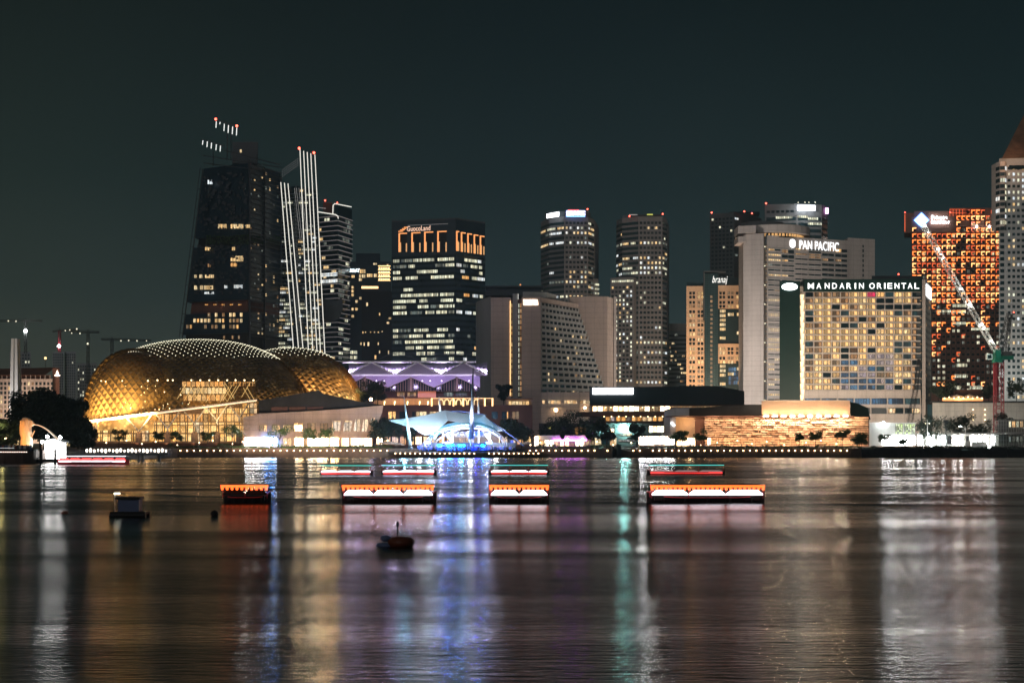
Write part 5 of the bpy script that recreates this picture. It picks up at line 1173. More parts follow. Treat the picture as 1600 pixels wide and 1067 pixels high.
base = cr(mz.outputs[0], [(0, (1.0, 0.55, 0.16)), (0.12, (0.75, 0.33, 0.08)), (0.30, (0.40, 0.16, 0.03)), (0.45, (0.20, 0.09, 0.02)), (0.6, (0.03, 0.018, 0.007)), (1, (0.008, 0.006, 0.004))])
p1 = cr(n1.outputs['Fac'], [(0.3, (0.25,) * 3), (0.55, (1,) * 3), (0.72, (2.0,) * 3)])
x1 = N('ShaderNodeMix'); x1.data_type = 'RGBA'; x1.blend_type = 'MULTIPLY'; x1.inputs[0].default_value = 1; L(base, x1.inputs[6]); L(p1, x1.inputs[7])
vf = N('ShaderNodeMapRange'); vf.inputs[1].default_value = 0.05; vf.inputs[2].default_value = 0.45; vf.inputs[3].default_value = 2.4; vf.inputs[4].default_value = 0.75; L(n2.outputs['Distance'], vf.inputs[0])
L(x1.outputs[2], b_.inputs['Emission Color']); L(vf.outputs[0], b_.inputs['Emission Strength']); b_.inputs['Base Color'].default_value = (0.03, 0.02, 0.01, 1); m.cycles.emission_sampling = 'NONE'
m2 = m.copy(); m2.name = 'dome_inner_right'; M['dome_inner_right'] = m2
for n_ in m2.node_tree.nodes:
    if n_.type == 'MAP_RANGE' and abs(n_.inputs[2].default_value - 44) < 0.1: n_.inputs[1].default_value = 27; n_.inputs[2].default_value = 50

zb = zd(664)
shA = shell(X(308, YD + 4), YD + 8, 52.0, 33, zd(531.5) - zb, zb, 2.25, 96, 70)
shC = shell(X(213, YD - 10), YD - 6, 22.5, 25, zd(548) - zb, zb, 2.3, 46, 48)
shB = shell(X(455, YD + 30), YD + 32, 33.5, 30, Z(547, YD + 30) - zb, zb, 2.3, 60, 52)
def spA(c, v): return 0.7
dotsA = lambda c, v: v > R(47) and v < R(140) and c.z > zd(562) and c.z - (zd(562)) > -1
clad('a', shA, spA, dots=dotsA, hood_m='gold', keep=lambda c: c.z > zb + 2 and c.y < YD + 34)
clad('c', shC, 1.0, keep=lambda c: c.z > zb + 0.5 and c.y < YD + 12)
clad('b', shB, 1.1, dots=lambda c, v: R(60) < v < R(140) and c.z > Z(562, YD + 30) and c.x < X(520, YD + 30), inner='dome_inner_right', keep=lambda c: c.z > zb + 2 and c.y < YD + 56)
# row of bright lamps under the roof overhang, diagonal trusses behind the lower glass
fD = face_px(160, YD - 34, 402, YD - 30)
for k, px in enumerate([158, 165, 176, 191, 207, 219, 231, 246, 262, 270, 299, 313, 327, 341, 355, 368, 382, 396]):
    py = 594 if px > 240 else 595 + (k % 3)
    Yk = YD - 27 if px < 285 else YD - 27.5
    q = MB(); q.ball(P(px, py, Yk), 0.34 if px > 200 else 0.22, n=6, rings=4); q.build('eave_lamp', 'dot_warm', T)
q = MB(); r_ = random.Random(3)
for k in range(20):
    px = 285 + k * 5.6; y0_ = r_.uniform(596, 606); s_ = r_.choice((1, -1)); q.tube([P(px, y0_, YD - 28.3), P(px + s_ * 14, y0_ + 24, YD - 29)], 0.10, 4)
q.build('truss', glow('truss_gold', (1.0, 0.62, 0.2), 0.7), T)
f = face_px(282, YD - 26.5, 402, YD - 26.5); fz = lambda py: Z(py, YD - 26.5); ws = Win(T, 'glazing_panel')
for a_, b_, y0_, y1_, m_ in ((284, 354, 606, 615, 'lit_warm'), (284, 352, 596, 604, 'lit_amber'), (286, 350, 617, 626, 'lit_amber'), (356, 400, 597, 603, 'lit_amber')): px_win(ws, f, a_, y0_, b_ - a_, y1_ - y0_, m_, 0.2)
ws.finish()
q = MB()
for j in range(5):
    for i in range(9):
        px = 356 + i * 4.9; py = 598 + j * 6.1; a_ = Vector(P(px, py, YD - 27.2)); s_ = 1.0
        q.quad([a_, a_ + Vector((1.15, 0, 0)), a_ + Vector((1.15, -0.9, -1.35))]); q.quad([a_, a_ + Vector((1.15, -0.9, -1.35)), a_ + Vector((0.1, -0.1, -1.5))])
q.build('sunshade', 'gold', T)
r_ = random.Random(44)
for k in range(70):                                         # sparkle glints on the shell, painted as small glowing balls
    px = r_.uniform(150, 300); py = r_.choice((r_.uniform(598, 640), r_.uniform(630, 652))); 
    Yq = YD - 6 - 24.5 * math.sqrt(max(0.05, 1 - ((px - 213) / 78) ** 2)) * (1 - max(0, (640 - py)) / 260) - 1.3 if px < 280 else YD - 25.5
    q = MB(); q.ball(P(px, py, Yq), r_.uniform(0.10, 0.24), n=5, rings=3); q.build('shell_glint', 'dot_warm', T)
YH = 604.0
q = MB(); q.tube([P(134, 660.2, YH - 2.3), P(401, 625.6, YH - 2.3)], 0.22, 5); q.build('added_beam_strip', glow('beam_glow', (1.0, 0.66, 0.40), 1.4, True), T)  # added glowing strip, there to brighten the canopy beam
for k in range(7): px = 150 + k * 40; lamp('POINT', (X(px, YH - 5), YH - 6, Z(664 - k * 5, YH)), 260, (1, 0.62, 0.34), 0.5)
# inclined canopy beam, forked columns, glowing glass hall below
YH = 604.0; fH = face_px(134, YH, 402, YH)
q = MB(); q.pxprism([(132, 657.5), (402, 623), (402, 626.5), (132, 661.5)], YH - 2, 9); q.build('canopy_beam', 'steel_white', T)
hall = MB(); q = MB(); q.pxprism([(134, 661), (402, 627), (402, 698), (134, 698)], YH + 9, 24); q.build('hall_wall', 'tan_wall', T)
fh = face_px(134, YH + 8.97, 402, YH + 8.97); ws = Win(T, 'glazing_panel')
for (y0_, y1_, m_) in ((630, 636.5, 'lit_hall'), (638, 645.5, 'lit_hall'), (647, 658, 'lit_amber'), (660, 663.5, 'lit_hall'), (665, 676, 'lit_hall'), (678, 689, 'lit_hall')):
    for k in range(22):
        px = 136 + k * 12.1; top = 661 - (px - 134) * 34 / 268 + 0.5
        if y0_ < top - 1: continue
        px_win(ws, fh, px, y0_, 11.3, y1_ - y0_, m_ if m_ != 'lit_hall' or k % 7 else 'lit_shop_dim', 0.1)
ws.finish()
def column(px, ytop, ymid, spread, r=0.33):
    q = MB(); mid = P(px, ymid, YH + 1); q.tube([mid, P(px - spread, ytop + 2, YH + 1)], r, 6); q.tube([mid, P(px + spread, ytop - 2.5, YH + 1)], r, 6); q.tube([mid, P(px, ymid + 5, YH + 1)], r * 1.3, 6); c_ = q.build('forked_column', 'steel_white', T)
    q = MB(); q.lathe([(1.3, 0), (1.5, 3), (1.35, 5.5), (0.7, 6.3)], (X(px, YH + 1), YH + 1, Z(697, YH + 1)), 14); q.build('pedestal', 'tan_wall', c_); return c_
for px, yt_, ym_, sp_ in ((147, 660, 682, 6), (217, 651, 674, 19), (262, 646, 669, 18), (304, 640, 662, 17), (339, 636, 657, 16), (374, 632, 653, 15)): column(px, yt_, ym_, sp_)
q = MB(); q.pxbox(134, 402, 692, 698, YH - 3, 4); q.build('plinth', 'brown_wall', T)
for px in (147, 217, 262, 304, 339): lamp('SPOT', (X(px, YH) , YH - 5, GZ + 0.5), 700, (1, 0.6, 0.3), 0.3, (X(px, YH), YH + 1, 12), 60)
# warm uplights that wash the sunshades
for px, Yq, e_ in ((150, YD - 46, 90000), (190, YD - 50, 120000), (228, YD - 48, 52000)): lamp('SPOT', (X(px, Yq), Yq, 15), e_ * 2.6, (1.0, 0.62, 0.22), 1.5, (X(px - 2, YD), YD - 14, 30), 62)
lamp('SPOT', (X(180, YD - 40), YD - 70, 26), 60000, (1.0, 0.66, 0.3), 2, (X(200, YD), YD - 10, 38), 42)
for px, e_ in ((335, 900), (440, 500), (470, 500)): lamp('AREA', (X(px, YD - 42), YD - 42, 17), e_, (1.0, 0.66, 0.26), 8, (X(px, YD), YD - 20, 26), sy=3)
for px, e_ in ((498, 1100), (530, 1500), (552, 1500)): lamp('AREA', (X(px, YD - 4), YD - 4, Z(616, YD)), e_, (1.0, 0.60, 0.20), 5, (X(px, YD), YD + 20, Z(590, YD)), sy=2)
q = MB(); q.pxbox(196, 212, 546, 560, YD + 30, 10); q.build('plant_box', 'roof_dark', T)

# ------------------------------------------------------------------ curved low pavilion beside the dome
YV = 586.0
T = empty('curved_pavilion', (X(490, YV), YV, GZ), 'low tan building with a prow shaped end and dark roof before the golden dome', 'building')
q = MB(); q.pxprism([(380, 697.5), (380, 652), (404, 646), (470, 643), (540, 638.5), (599, 633), (597, 645), (590, 662), (583, 678), (582, 697.5)], YV, 26); q.build('wall', 'tan_wall', T)
q = MB(); q.pxprism([(404, 645.8), (404, 625.5), (440, 620), (498, 609.5), (505, 615), (560, 627), (599, 632.8), (540, 638.3), (470, 642.8)], YV + 2, 22); q.build('roof', 'roof_dark', T)
q = MB()
for a_, b_ in ((424, 449), (452, 477), (480, 505)): q.pxprism([(a_, 645 - (a_ - 404) * 0.05), (a_, 636), (b_, 635.5), (b_, 643 - (b_ - 404) * 0.035)], YV + 1.7, 0.28)
q.build('clerestory', 'brown_wall', T)
q = MB(); q.pxbox(412, 430, 687, 696, YV - 1.2, 0.5); q.build('blue_screen', glow('blue_screen', (0.02, 0.28, 1.0), 80.0, True), T)
f = face_px(380, YV - 0.02, 600, YV - 0.02); ws = Win(T)
for px, w_, m_ in ((405, 12, 'lit_shop_dim'), (425, 12, 'lit_shop_dim'), (442, 12, 'lit_warm')): px_win(ws, f, px, 664.5, w_, 9, m_, 0.1)
for px, w_, m_ in ((459, 14.5, 'lit_room'), (480, 13.5, 'lit_warm_dim'), (500, 13, 'lit_warm_dim')): px_win(ws, f, px, 661, w_, 12, m_, 0.1)
px_win(ws, f, 459, 664, 14, 9.5, 'lit_shop', 0.13)
for px, w_, m_ in ((382, 50, 'lit_shop_white'), (442, 14, 'lit_shop_dim'), (461, 13, 'lit_shop_hot'), (481, 31, 'lit_shop_hot'), (516, 13, 'lit_shop_hot'), (533.5, 11.5, 'lit_shop'), (548, 33, 'lit_shop')): px_win(ws, f, px, 684.5, w_, 12, m_, 0.1)
ws.finish()
for x0, w_, lean_ in ((518, 12.5, 3), (536, 12, 4), (552, 9.5, 5), (565, 8, 5), (578, 5, 5)):
    y0_, y1_ = (657 if x0 < 550 else 655), 674
    if x0 == 578: y0_, y1_ = 652.5, 660
    q = MB(); q.pxprism([(x0, y1_), (x0 + lean_ * 0.6, y0_), (x0 + lean_ * 0.6 + w_, y0_), (x0 + w_, y1_)], YV - 0.5, 0.4); q.build('leaning_window', 'lit_pave' if 'lit_pave' in M else lit('lit_pave', (1.0, 0.62, 0.3), (0.9, 0.75, 0.6), 1.1, 1.6, 0.4, 0.1) and 'lit_pave', T)
lamp('AREA', (X(520, YV), YV - 26, 5.0), 6500, (1, 0.72, 0.5), 40, (X(520, YV), YV, 17), sy=3); lamp('AREA', (X(420, YV), YV - 20, 5.0), 2600, (1, 0.72, 0.5), 20, (X(420, YV), YV, 15), sy=3)
lamp('POINT', P(580, 645, YV - 16), 700, (0.7, 0.6, 1), 1)

# ------------------------------------------------------------------ hall with lilac tensile roof
YN = 720.0
T = empty('tensile_roof_hall', (X(640, YN), YN, GZ), 'long hall with a lilac lit folded fabric roof, white struts and three slatted gables', 'building')
q = MB(); q.pxbox(536, 744, 604, 692.5, YN + 8, 50); q.build('wall', 'brown_wall', T)
st = MB(); fab = MB(); low = MB(); gab = MB(); rim = MB()
for c in (581, 653, 725):
    Pk = P(c, 566.5, YN + 4); Nl = P(c - 36, 587, YN - 8); Nr = P(c + 36, 587, YN - 8); B0 = P(c - 36, 565.5, YN + 26); B1 = P(c + 36, 565.5, YN + 26)
    mid = Vector(Pk).lerp(Vector(Nr), 0.5)
    fab.quad([Nl, Nr, Pk]); 
    for (a_, b_, s_) in ((Nl, B0, 1), (Nr, B1, -1)):          # saddle surfaces
        n_ = 6
        for k in range(n_):
            p0, p1 = Vector(Pk).lerp(Vector(a_), k / n_), Vector(Pk).lerp(Vector(a_), (k + 1) / n_); q0, q1 = Vector(Pk).lerp(Vector(b_), k / n_) , Vector(Pk).lerp(Vector(b_), (k + 1) / n_)
            sg = Vector((0, 0, -1.3)); fab.quad([p0, p1, q1 + sg * math.sin(math.pi * (k + 1) / n_), q0 + sg * math.sin(math.pi * k / n_)])
    for a_, b_ in ((Pk, Nl), (Pk, Nr)): st.tube([Vector(a_) + Vector((0, -0.6, 0.2)), Vector(b_) + Vector((0, -0.6, 0.2))], 0.42, 6)
    gp = P(c - 11, 588.5, YN - 3); gl = P(c - 47, 605, YN - 3); gr = P(c + 25, 605, YN - 3); Ml = P(c - 47, 587, YN - 7); Mr = P(c + 25, 587, YN - 7); Mm = P(c - 11, 586, YN + 4)
    for a_, b_, c2 in ((Ml, gl, gp), (Ml, gp, Mm), (Mm, gp, Mr), (Mr, gp, gr)): low.quad([Vector(a_) + Vector((0, 2, 0)), Vector(b_) + Vector((0, -1, 0)), Vector(c2) + Vector((0, -1, 0))])
    rim.tube([gl, gp, gr], 0.35, 5)
    slat = MB(); gab.pxprism([(c - 46, 606), (c - 11, 589.5), (c + 24, 606), (c + 24, 611), (c - 46, 611)], YN + 2, 5)
    for k in range(17):
        px = c - 43 + k * 3.95; top = 590.5 + abs(px - (c - 11)) * 0.46
        if top < 609: slat.pxbox(px - 0.45, px + 0.45, top, 611, YN + 1.4, 0.4)
    slat.pxbox(c - 13, c - 9, 590.5, 611, YN + 1.0, 0.6); slat.build('slat', 'tan_wall', T)
st.tube([P(536, 586, YN - 9), P(744, 586, YN - 9)], 0.5, 6); st.tube([P(536, 565, YN + 26), P(744, 564.5, YN + 26)], 0.3, 5); st.tube([P(536, 566.5, YN + 4), P(744, 566, YN + 4)], 0.18, 5)
fab.build('upper_fabric', 'fabric_lilac', T); low.build('lower_fabric', 'fabric_lilac', T); st.build('strut', 'steel_white', T); gab.build('gable', 'glass', T); rim.build('gable_rim', 'hotel_cream', T)
q = MB()
for a_, b_ in (((588, 563), (612, 552)), ((612, 552), (662, 562)), ((612, 552), (745, 553.5)), ((662, 562), (700, 553))): q.tube([P(*a_, YN + 34), P(*b_, YN + 34)], 0.15, 4)
q.build('cable', 'dark_frame', T)
for c in (560, 606, 642, 679, 714, 740):
    lamp('POINT', P(c, 600, YN - 16), 2400, (0.64, 0.50, 1.0), 0.6)
for c in (545, 617, 689, 760): lamp('POINT', P(c, 577, YN + 2), 8000, (0.76, 0.66, 1.0), 0.5)
for c in (581, 653, 725): lamp('POINT', P(c, 572, YN - 16), 1300, (0.9, 0.8, 1.0), 0.6)  # unseen lamps added in front to brighten the struts
for c in (588, 600, 660, 672, 690, 733): q = MB(); q.ball(P(c, 595, YN - 7.5), 0.3); q.build('roof_lamp', glow('lilac_lamp', (0.9, 0.8, 1), 3) if 'lilac_lamp' not in M else 'lilac_lamp', T)
f = face_px(602, YN - 8, 744, YN + 2); ws = Win(T); f = face_px(600, YN + 7.9, 744, YN + 7.9)
for px, w_, m_ in ((620, 12, 'lit_warm_dim'), (636, 14, 'lit_warm_dim'), (693, 16, 'lit_office_dim'), (712, 18, 'lit_office_dim')): px_win(ws, f, px, 613, w_, 6, m_, 0.2)
q = MB(); q.pxbox(653, 681, 611, 621, YN + 7, 0.8); q.build('brick_panel', glow('brick_lit', (1.0, 0.28, 0.10), 0.3), T)
ws.finish()

# ------------------------------------------------------------------ red-brown mall with roof arcade
YW = 650.0
T = empty('red_brown_mall', (X(710, YW), YW, GZ), 'long red brown shopping building with a string lit arcade on its roof terrace', 'building')
q = MB(); q.pxbox(586, 832, 634, 697, YW, 40); q.build('wall', 'brown_wall', T)
q = MB(); q.pxbox(584, 770, 622, 634, YW + 10, 30); q.pxbox(791, 832, 623, 634, YW + 2, 20); q.build('terrace_block', 'tan_wall', T)
q = MB(); q.pxbox(790, 833, 622, 623.5, YW, 24); q.pxbox(586, 832, 632.6, 634.2, YW - 0.8, 1); q.build('cornice', 'brown_wall', T)
f = face_px(586, YW - 0.02, 832, YW - 0.02); ws = Win(T)
for px, w_, m_ in ((606, 12, 'lit_room'), (624, 13, 'glass_blue'), (644, 4, 'glass'), (650, 17, 'lit_warm'), (671, 15, 'lit_warm'), (768, 10, 'glass_blue'), (784, 8, 'glass_blue'), (791.5, 2.5, 'lit_amber'), (800, 11, 'lit_warm_dim')): px_win(ws, f, px, 643, w_, 11, m_, 0.1)
for px, w_, m_ in ((612, 9, 'lit_amber'), (642, 5, 'lit_amber'), (659, 14, 'lit_warm'), (752, 14, 'lit_shop_dim'), (790, 5, 'lit_amber'), (800, 11, 'lit_warm')): px_win(ws, f, px, 664, w_, 10, m_, 0.1)
for k in range(20):
    px = 588 + k * 12.2
    px_win(ws, f, px, 682, 9.5, 12, ['lit_shop', 'lit_shop_dim', 'lit_warm', 'lit_shop_dim', 'lit_amber'][(k * 3) % 5], 0.1)
px_win(ws, f, 794, 627, 33, 5, 'lit_warm', -1.9)
ws.finish()
# roof arcade
q = MB(); q.pxbox(674, 771, 620.6, 621.8, YW - 1, 8); q.build('arcade_roof', 'dark_frame', T)
q = MB(); q.pxbox(674, 771, 621.9, 622.5, YW - 1.2, 0.4); q.build('arcade_light', 'led_amber', T)
for px in (674.5, 708.5, 724, 747, 757.5, 769.5): q = MB(); q.tube([P(px, 622, YW - 1), P(px, 634.5, YW - 1)], 0.35, 6); q.build('arcade_column', 'led_amber', T)
for k in range(7):
    cx_ = 689 + k * 9.2; q = MB(); pts = [P(cx_ - 3.6, 634, YW + 2)] + [P(cx_ - 3.6 * math.cos(R(a_)), 628 - 4 * math.sin(R(a_)), YW + 2) for a_ in range(0, 181, 30)] + [P(cx_ + 3.6, 634, YW + 2)]
    q.tube(pts, 0.22, 5); q.build('arch', 'arch_glow' if 'arch_glow' in M else glow('arch_glow', (1.0, 0.72, 0.34), 1.3) and 'arch_glow', T)
for px in (601, 617, 637, 656, 669): q = MB(); q.tube([P(px, 627, YW + 9), P(px - 0.7, 633, YW + 9)], 0.35, 6, r1=0.1); q.build('wall_light', 'dot_warm', T)
lamp('AREA', (X(640, YW), YW + 4, Z(633, YW)), 1500, (1, 0.5, 0.22), 24, (X(640, YW), YW + 12, Z(620, YW)), sy=2)
lamp('AREA', (X(790, YW), YW - 30, 8), 1500, (0.25, 0.45, 1.0), 10, (X(790, YW), YW, 18), sy=3); lamp('AREA', (X(610, YW), YW - 24, 8), 1100, (0.35, 0.4, 1.0), 6, (X(610, YW), YW, 18), sy=3)
lamp('AREA', (X(690, YW), YW - 30, 5), 2500, (1.0, 0.5, 0.25), 30, (X(690, YW), YW, 20), sy=3)

# ------------------------------------------------------------------ open-air stage: fabric canopy, arch shell, masts
YG = 562.0
T = empty('stage_canopy', (X(720, YG), YG, GZ), 'white tensile canopy lit blue and white stretched over the waterfront stage', 'canopy')
def patch(mb, a, b, c, d, sag=0.0, n=6, bulge=0.0):
    a, b, c, d = map(Vector, (a, b, c, d)); g_ = []
    for i in range(n + 1):
        row = []
        for j in range(n + 1):
            s_, t_ = i / n, j / n; p_ = a.lerp(b, s_).lerp(d.lerp(c, s_), t_); p_ = p_ + Vector((0, bulge * math.sin(math.pi * s_) * math.sin(math.pi * t_), -sag * 4 * s_ * (1 - s_) - sag * 4 * t_ * (1 - t_))); row.append(p_)
        g_.append(row)
    for i in range(n):
        for j in range(n): mb.quad([g_[i][j], g_[i + 1][j], g_[i + 1][j + 1], g_[i][j + 1]])
q = MB()
tipL = P(606.5, 656.4, YG - 6)
patch(q, tipL, P(695.5, 641, YG + 8), P(700, 657, YG - 2), P(676, 674, YG - 6), 0.55)
patch(q, P(695.5, 641, YG + 8), P(757, 647.5, YG + 10), P(737, 660, YG - 2), P(699, 657, YG - 3), 0.35)
patch(q, P(757, 647.5, YG + 10), P(765, 656, YG + 8), P(776, 674, YG + 2), P(737, 659, YG - 2), 0.3)
patch(q, P(765, 656, YG + 8), P(790, 672, YG + 4), P(778, 674, YG + 2), P(772, 668, YG + 2), 0.1)
q.build('fabric', 'fabric_white', T, smooth=True)
q = MB(); patch(q, P(637, 661, YG + 2), P(680, 650, YG + 10), P(698, 672, YG + 2), P(664, 680, YG + 6), 0.4); q.build('rear_fabric', 'fabric_white', T, smooth=True)
q = MB(); q.tube([P(690, 642, YG + 9), P(722, 642.5, YG + 12), P(760, 648.5, YG + 10)], 0.22, 5); q.tube([P(765, 656, YG + 7), P(785, 671, YG + 2), P(800, 681, YG), P(819, 697, YG - 2)], 0.22, 5); q.build('edge_cable', 'float_blue', T)
A = empty('arch_shell', (X(730, YG), YG - 6, GZ), 'teal lit curved shell roof on slim twin arches over the performers', 'canopy')
q = MB(); pts = [(679, 688), (684, 680), (694, 673), (708, 668), (722, 664.5), (736, 663.5), (750, 664.8), (764, 668.5), (777, 673.5)]; up = [(676, 676), (684, 669), (697, 663.5), (712, 660), (724, 659), (738, 659), (752, 661), (766, 666), (777, 673)]
for k in range(8):
    a_, b_ = pts[k], pts[k + 1]; c_, d_ = up[k + 1], up[k]; q.hexa([P(*a_, YG - 8), P(*b_, YG - 8), P(*c_, YG + 2), P(*d_, YG + 2)], [tuple(Vector(P(*v_, y_)) + Vector((0, 0.1, 0.2))) for v_, y_ in ((a_, YG - 8), (b_, YG - 8), (c_, YG + 2), (d_, YG + 2))])
q.build('shell', 'shell_teal' if 'shell_teal' in M else wall('shell_teal', (0.20, 0.50, 0.60), 0.4, 0.08) and 'shell_teal', A)
for r1, r2, y_, nm in ((64, 33, YG - 9, 'arch'), (61, 30.5, YG - 8.6, 'arch'), (58.5, 28.5, YG - 8.2, 'arch')):
    q = MB(); q.tube([P(728 - r1 * math.cos(R(a_)), 697 - r2 * math.sin(R(a_)), y_) for a_ in range(0, 181, 9)], 0.2, 5); q.build('arch', 'steel_white', A)
q = MB(); q.tube([P(683, 688, YG - 8.4), P(700, 676, YG - 8.4), P(720, 670, YG - 8.4), P(742, 669, YG - 8.4), P(765, 673, YG - 8.4), P(782, 682, YG - 8.4)], 0.14, 5); q.build('edge_light', 'stage_white', A)
SF = empty('stage', (X(725, YG), YG + 6, GZ), 'raised stage with truss, white columns and backdrop under the fabric canopy', 'stage')
q = MB(); q.pxbox(660, 806, 691.5, 698.5, YG, 20); q.build('platform', 'dark_frame', SF)
q = MB(); q.pxbox(700, 780, 675, 692, YG + 20, 1); q.build('backdrop', 'tan_wall', SF)
for px in (692, 707, 748, 765): q = MB(); q.pxbox(px - 0.9, px + 0.9, 672, 693, YG + 4, 0.8); q.build('column', 'stage_white', SF)
q = MB(); q.lattice(P(690, 676, YG + 3), P(772, 676, YG + 3), 0.9, 18, 0.07); q.lattice(P(696, 681, YG + 6), P(762, 681, YG + 6), 0.6, 14, 0.06); q.build('truss', 'steel_white', SF)
for px in (698, 712, 722, 741, 752): q = MB(); q.pxbox(px - 1.6, px + 1.6, 677.5, 680, YG + 3.4, 0.5); q.build('spotlight', 'stage_white' if px % 2 else 'dot_warm', SF)
for a_, b_ in ((697, 707), (758, 768)): q = MB(); q.tube([P(a_, 678, YG + 2), P(b_, 691, YG + 2)], 0.35, 6); q.build('brace', 'stage_white', SF)
for px in (717, 727, 735): q = MB(); q.pxbox(px, px + 6, 684, 691, YG + 19.5, 0.4); q.build('screen', 'lit_shop_dim', SF)
for px in (744, 752, 800): q = MB(); q.pxbox(px - 2.2, px + 2.2, 674 if px < 760 else 688, 680 if px < 760 else 693, YG + 1, 1.2); q.build('speaker', 'cloth_blue', SF)
# stage lights
for px, py, yy, e_, c_ in ((655, 676, YG - 5, 9500, (0.85, 0.92, 1)), (690, 674, YG - 6, 10500, (0.8, 0.9, 1)), (735, 670, YG + 3, 2600, (0.85, 0.88, 1)), (775, 682, YG - 4, 5500, (0.9, 0.95, 1)), (632, 668, YG - 14, 8000, (0.3, 0.72, 1)), (720, 662, YG - 18, 2600, (0.35, 0.75, 1)), (672, 650, YG - 16, 7500, (0.62, 0.84, 1)), (735, 652, YG - 14, 7000, (0.8, 0.85, 1)), (760, 640, YG, 900, (0.2, 0.6, 1))):
    lamp('POINT', P(px, py, yy), e_, c_, 0.6)
for px in (670, 700, 730, 760, 790): lamp('POINT', P(px, 683, YG - 2), 650, (0.15, 0.28, 1.0), 0.5)
for px in (668, 700, 764): q = MB(); q.pxbox(px - 5, px + 5, 690, 693.5, YG - 1.2, 0.5); q.build('footlight', 'blue_glow', SF)
glow('blue_panel', (0.0, 0.0012, 1.0), 300.0, True); glow('azure_panel', (0.0, 0.30, 1.0), 240.0, True)
for k, (a_, b_, t_) in enumerate(((684, 690, 0.8), (692, 697, 0.5), (699, 708, 0.9), (710, 714, 0.4), (716, 726, 0.7), (741, 749, 0.6), (752, 757, 0.4))): q = MB(); q.pxbox(a_, b_, 696 - t_ * 1.6, 697 - t_ * 0.3, PYF + 2 + k * 0.3, 0.3); q.build('added_glow_panel', 'azure_panel' if k % 2 == 0 else 'blue_panel', SF)  # added glowing panels, put in for a blue streak on the water
def mast(px0, py0, px1, py1, Y, r0, r1, label, mat='steel_white', cone=False):
    o = empty('mast', (X(px1, Y), Y, GZ - 1.3), label, 'mast'); q = MB(); q.tube([P(px1, py1, Y), P(px0, py0, Y)], r1, 14, r1=r0); q.build('shaft', mat, o, smooth=True)
    if cone: q = MB(); q.lathe([(0.15, 0), (r1 * 0.98, Z(686, Y) - Z(699.5, Y))], (X(px1, Y), Y, Z(699.5, Y)), 14); q.build('foot', 'hotel_cream', o, smooth=True); 
    else: q = MB(); q.lathe([(r1 * 1.4, 0), (r1 * 1.3, 0.5), (r1, 0.8)], (X(px1, Y), Y, GZ - 0.1), 10); q.build('foot', 'dark_frame', o)
mast(739.3, 575, 736.5, 686, 551, 0.16, 1.12, 'tallest grey tapered mast standing on a pointed cream foot before the stage', 'tower_grey', cone=True)
mast(631, 618, 641, 697, 556, 0.12, 0.8, 'leaning tapered white mast at the left end of the fabric canopy')
mast(686, 620, 688, 646, YG + 14, 0.15, 0.55, 'slim pale mast rising behind the highest point of the fabric canopy'); mast(747, 620, 748, 646, YG + 14, 0.15, 0.5, 'slim pale mast rising just right of the tallest mast')
lamp('SPOT', (X(645, 548), 548, GZ), 1500, (0.6, 0.9, 1), 0.3, P(636, 650, 556), 40); lamp('SPOT', (X(736, 540), 538, GZ), 900, (1, 0.75, 0.6), 0.3, P(737, 680, 551), 60)
# umbrellas beside the boardwalk
def parasol(px, Y, label, r=3.2, zt=2.9, mat='tan_wall'):
    o = empty('parasol', (X(px, Y), Y, GZ), label, 'parasol', 'parasols by the boardwalk'); q = MB(); q.lathe([(0.05, zt + 1.1), (r * 0.5, zt + 0.75), (r, zt)], (X(px, Y), Y, GZ - 0.6), 8); q.build('canopy', mat, o); q = MB(); q.tube([(X(px, Y), Y, GZ), (X(px, Y), Y, GZ + zt)], 0.05, 5); q.build('pole', 'dark_frame', o)
parasol(606, 571, 'reddish parasol at the left corner of the boardwalk beside the leaning mast', 5.0, 2.4); parasol(618, 572, 'wider reddish parasol under the tip of the fabric canopy', 4.0, 2.0); parasol(824, 572, 'reddish parasol at the right end of the boardwalk', 3.6, 2.2); parasol(672, 566, 'dark parasol in front of the left arch foot', 2.8, 1.4, 'roof_dark'); parasol(787, 566, 'dark parasol in front of the right arch foot', 2.6, 1.4, 'roof_dark')

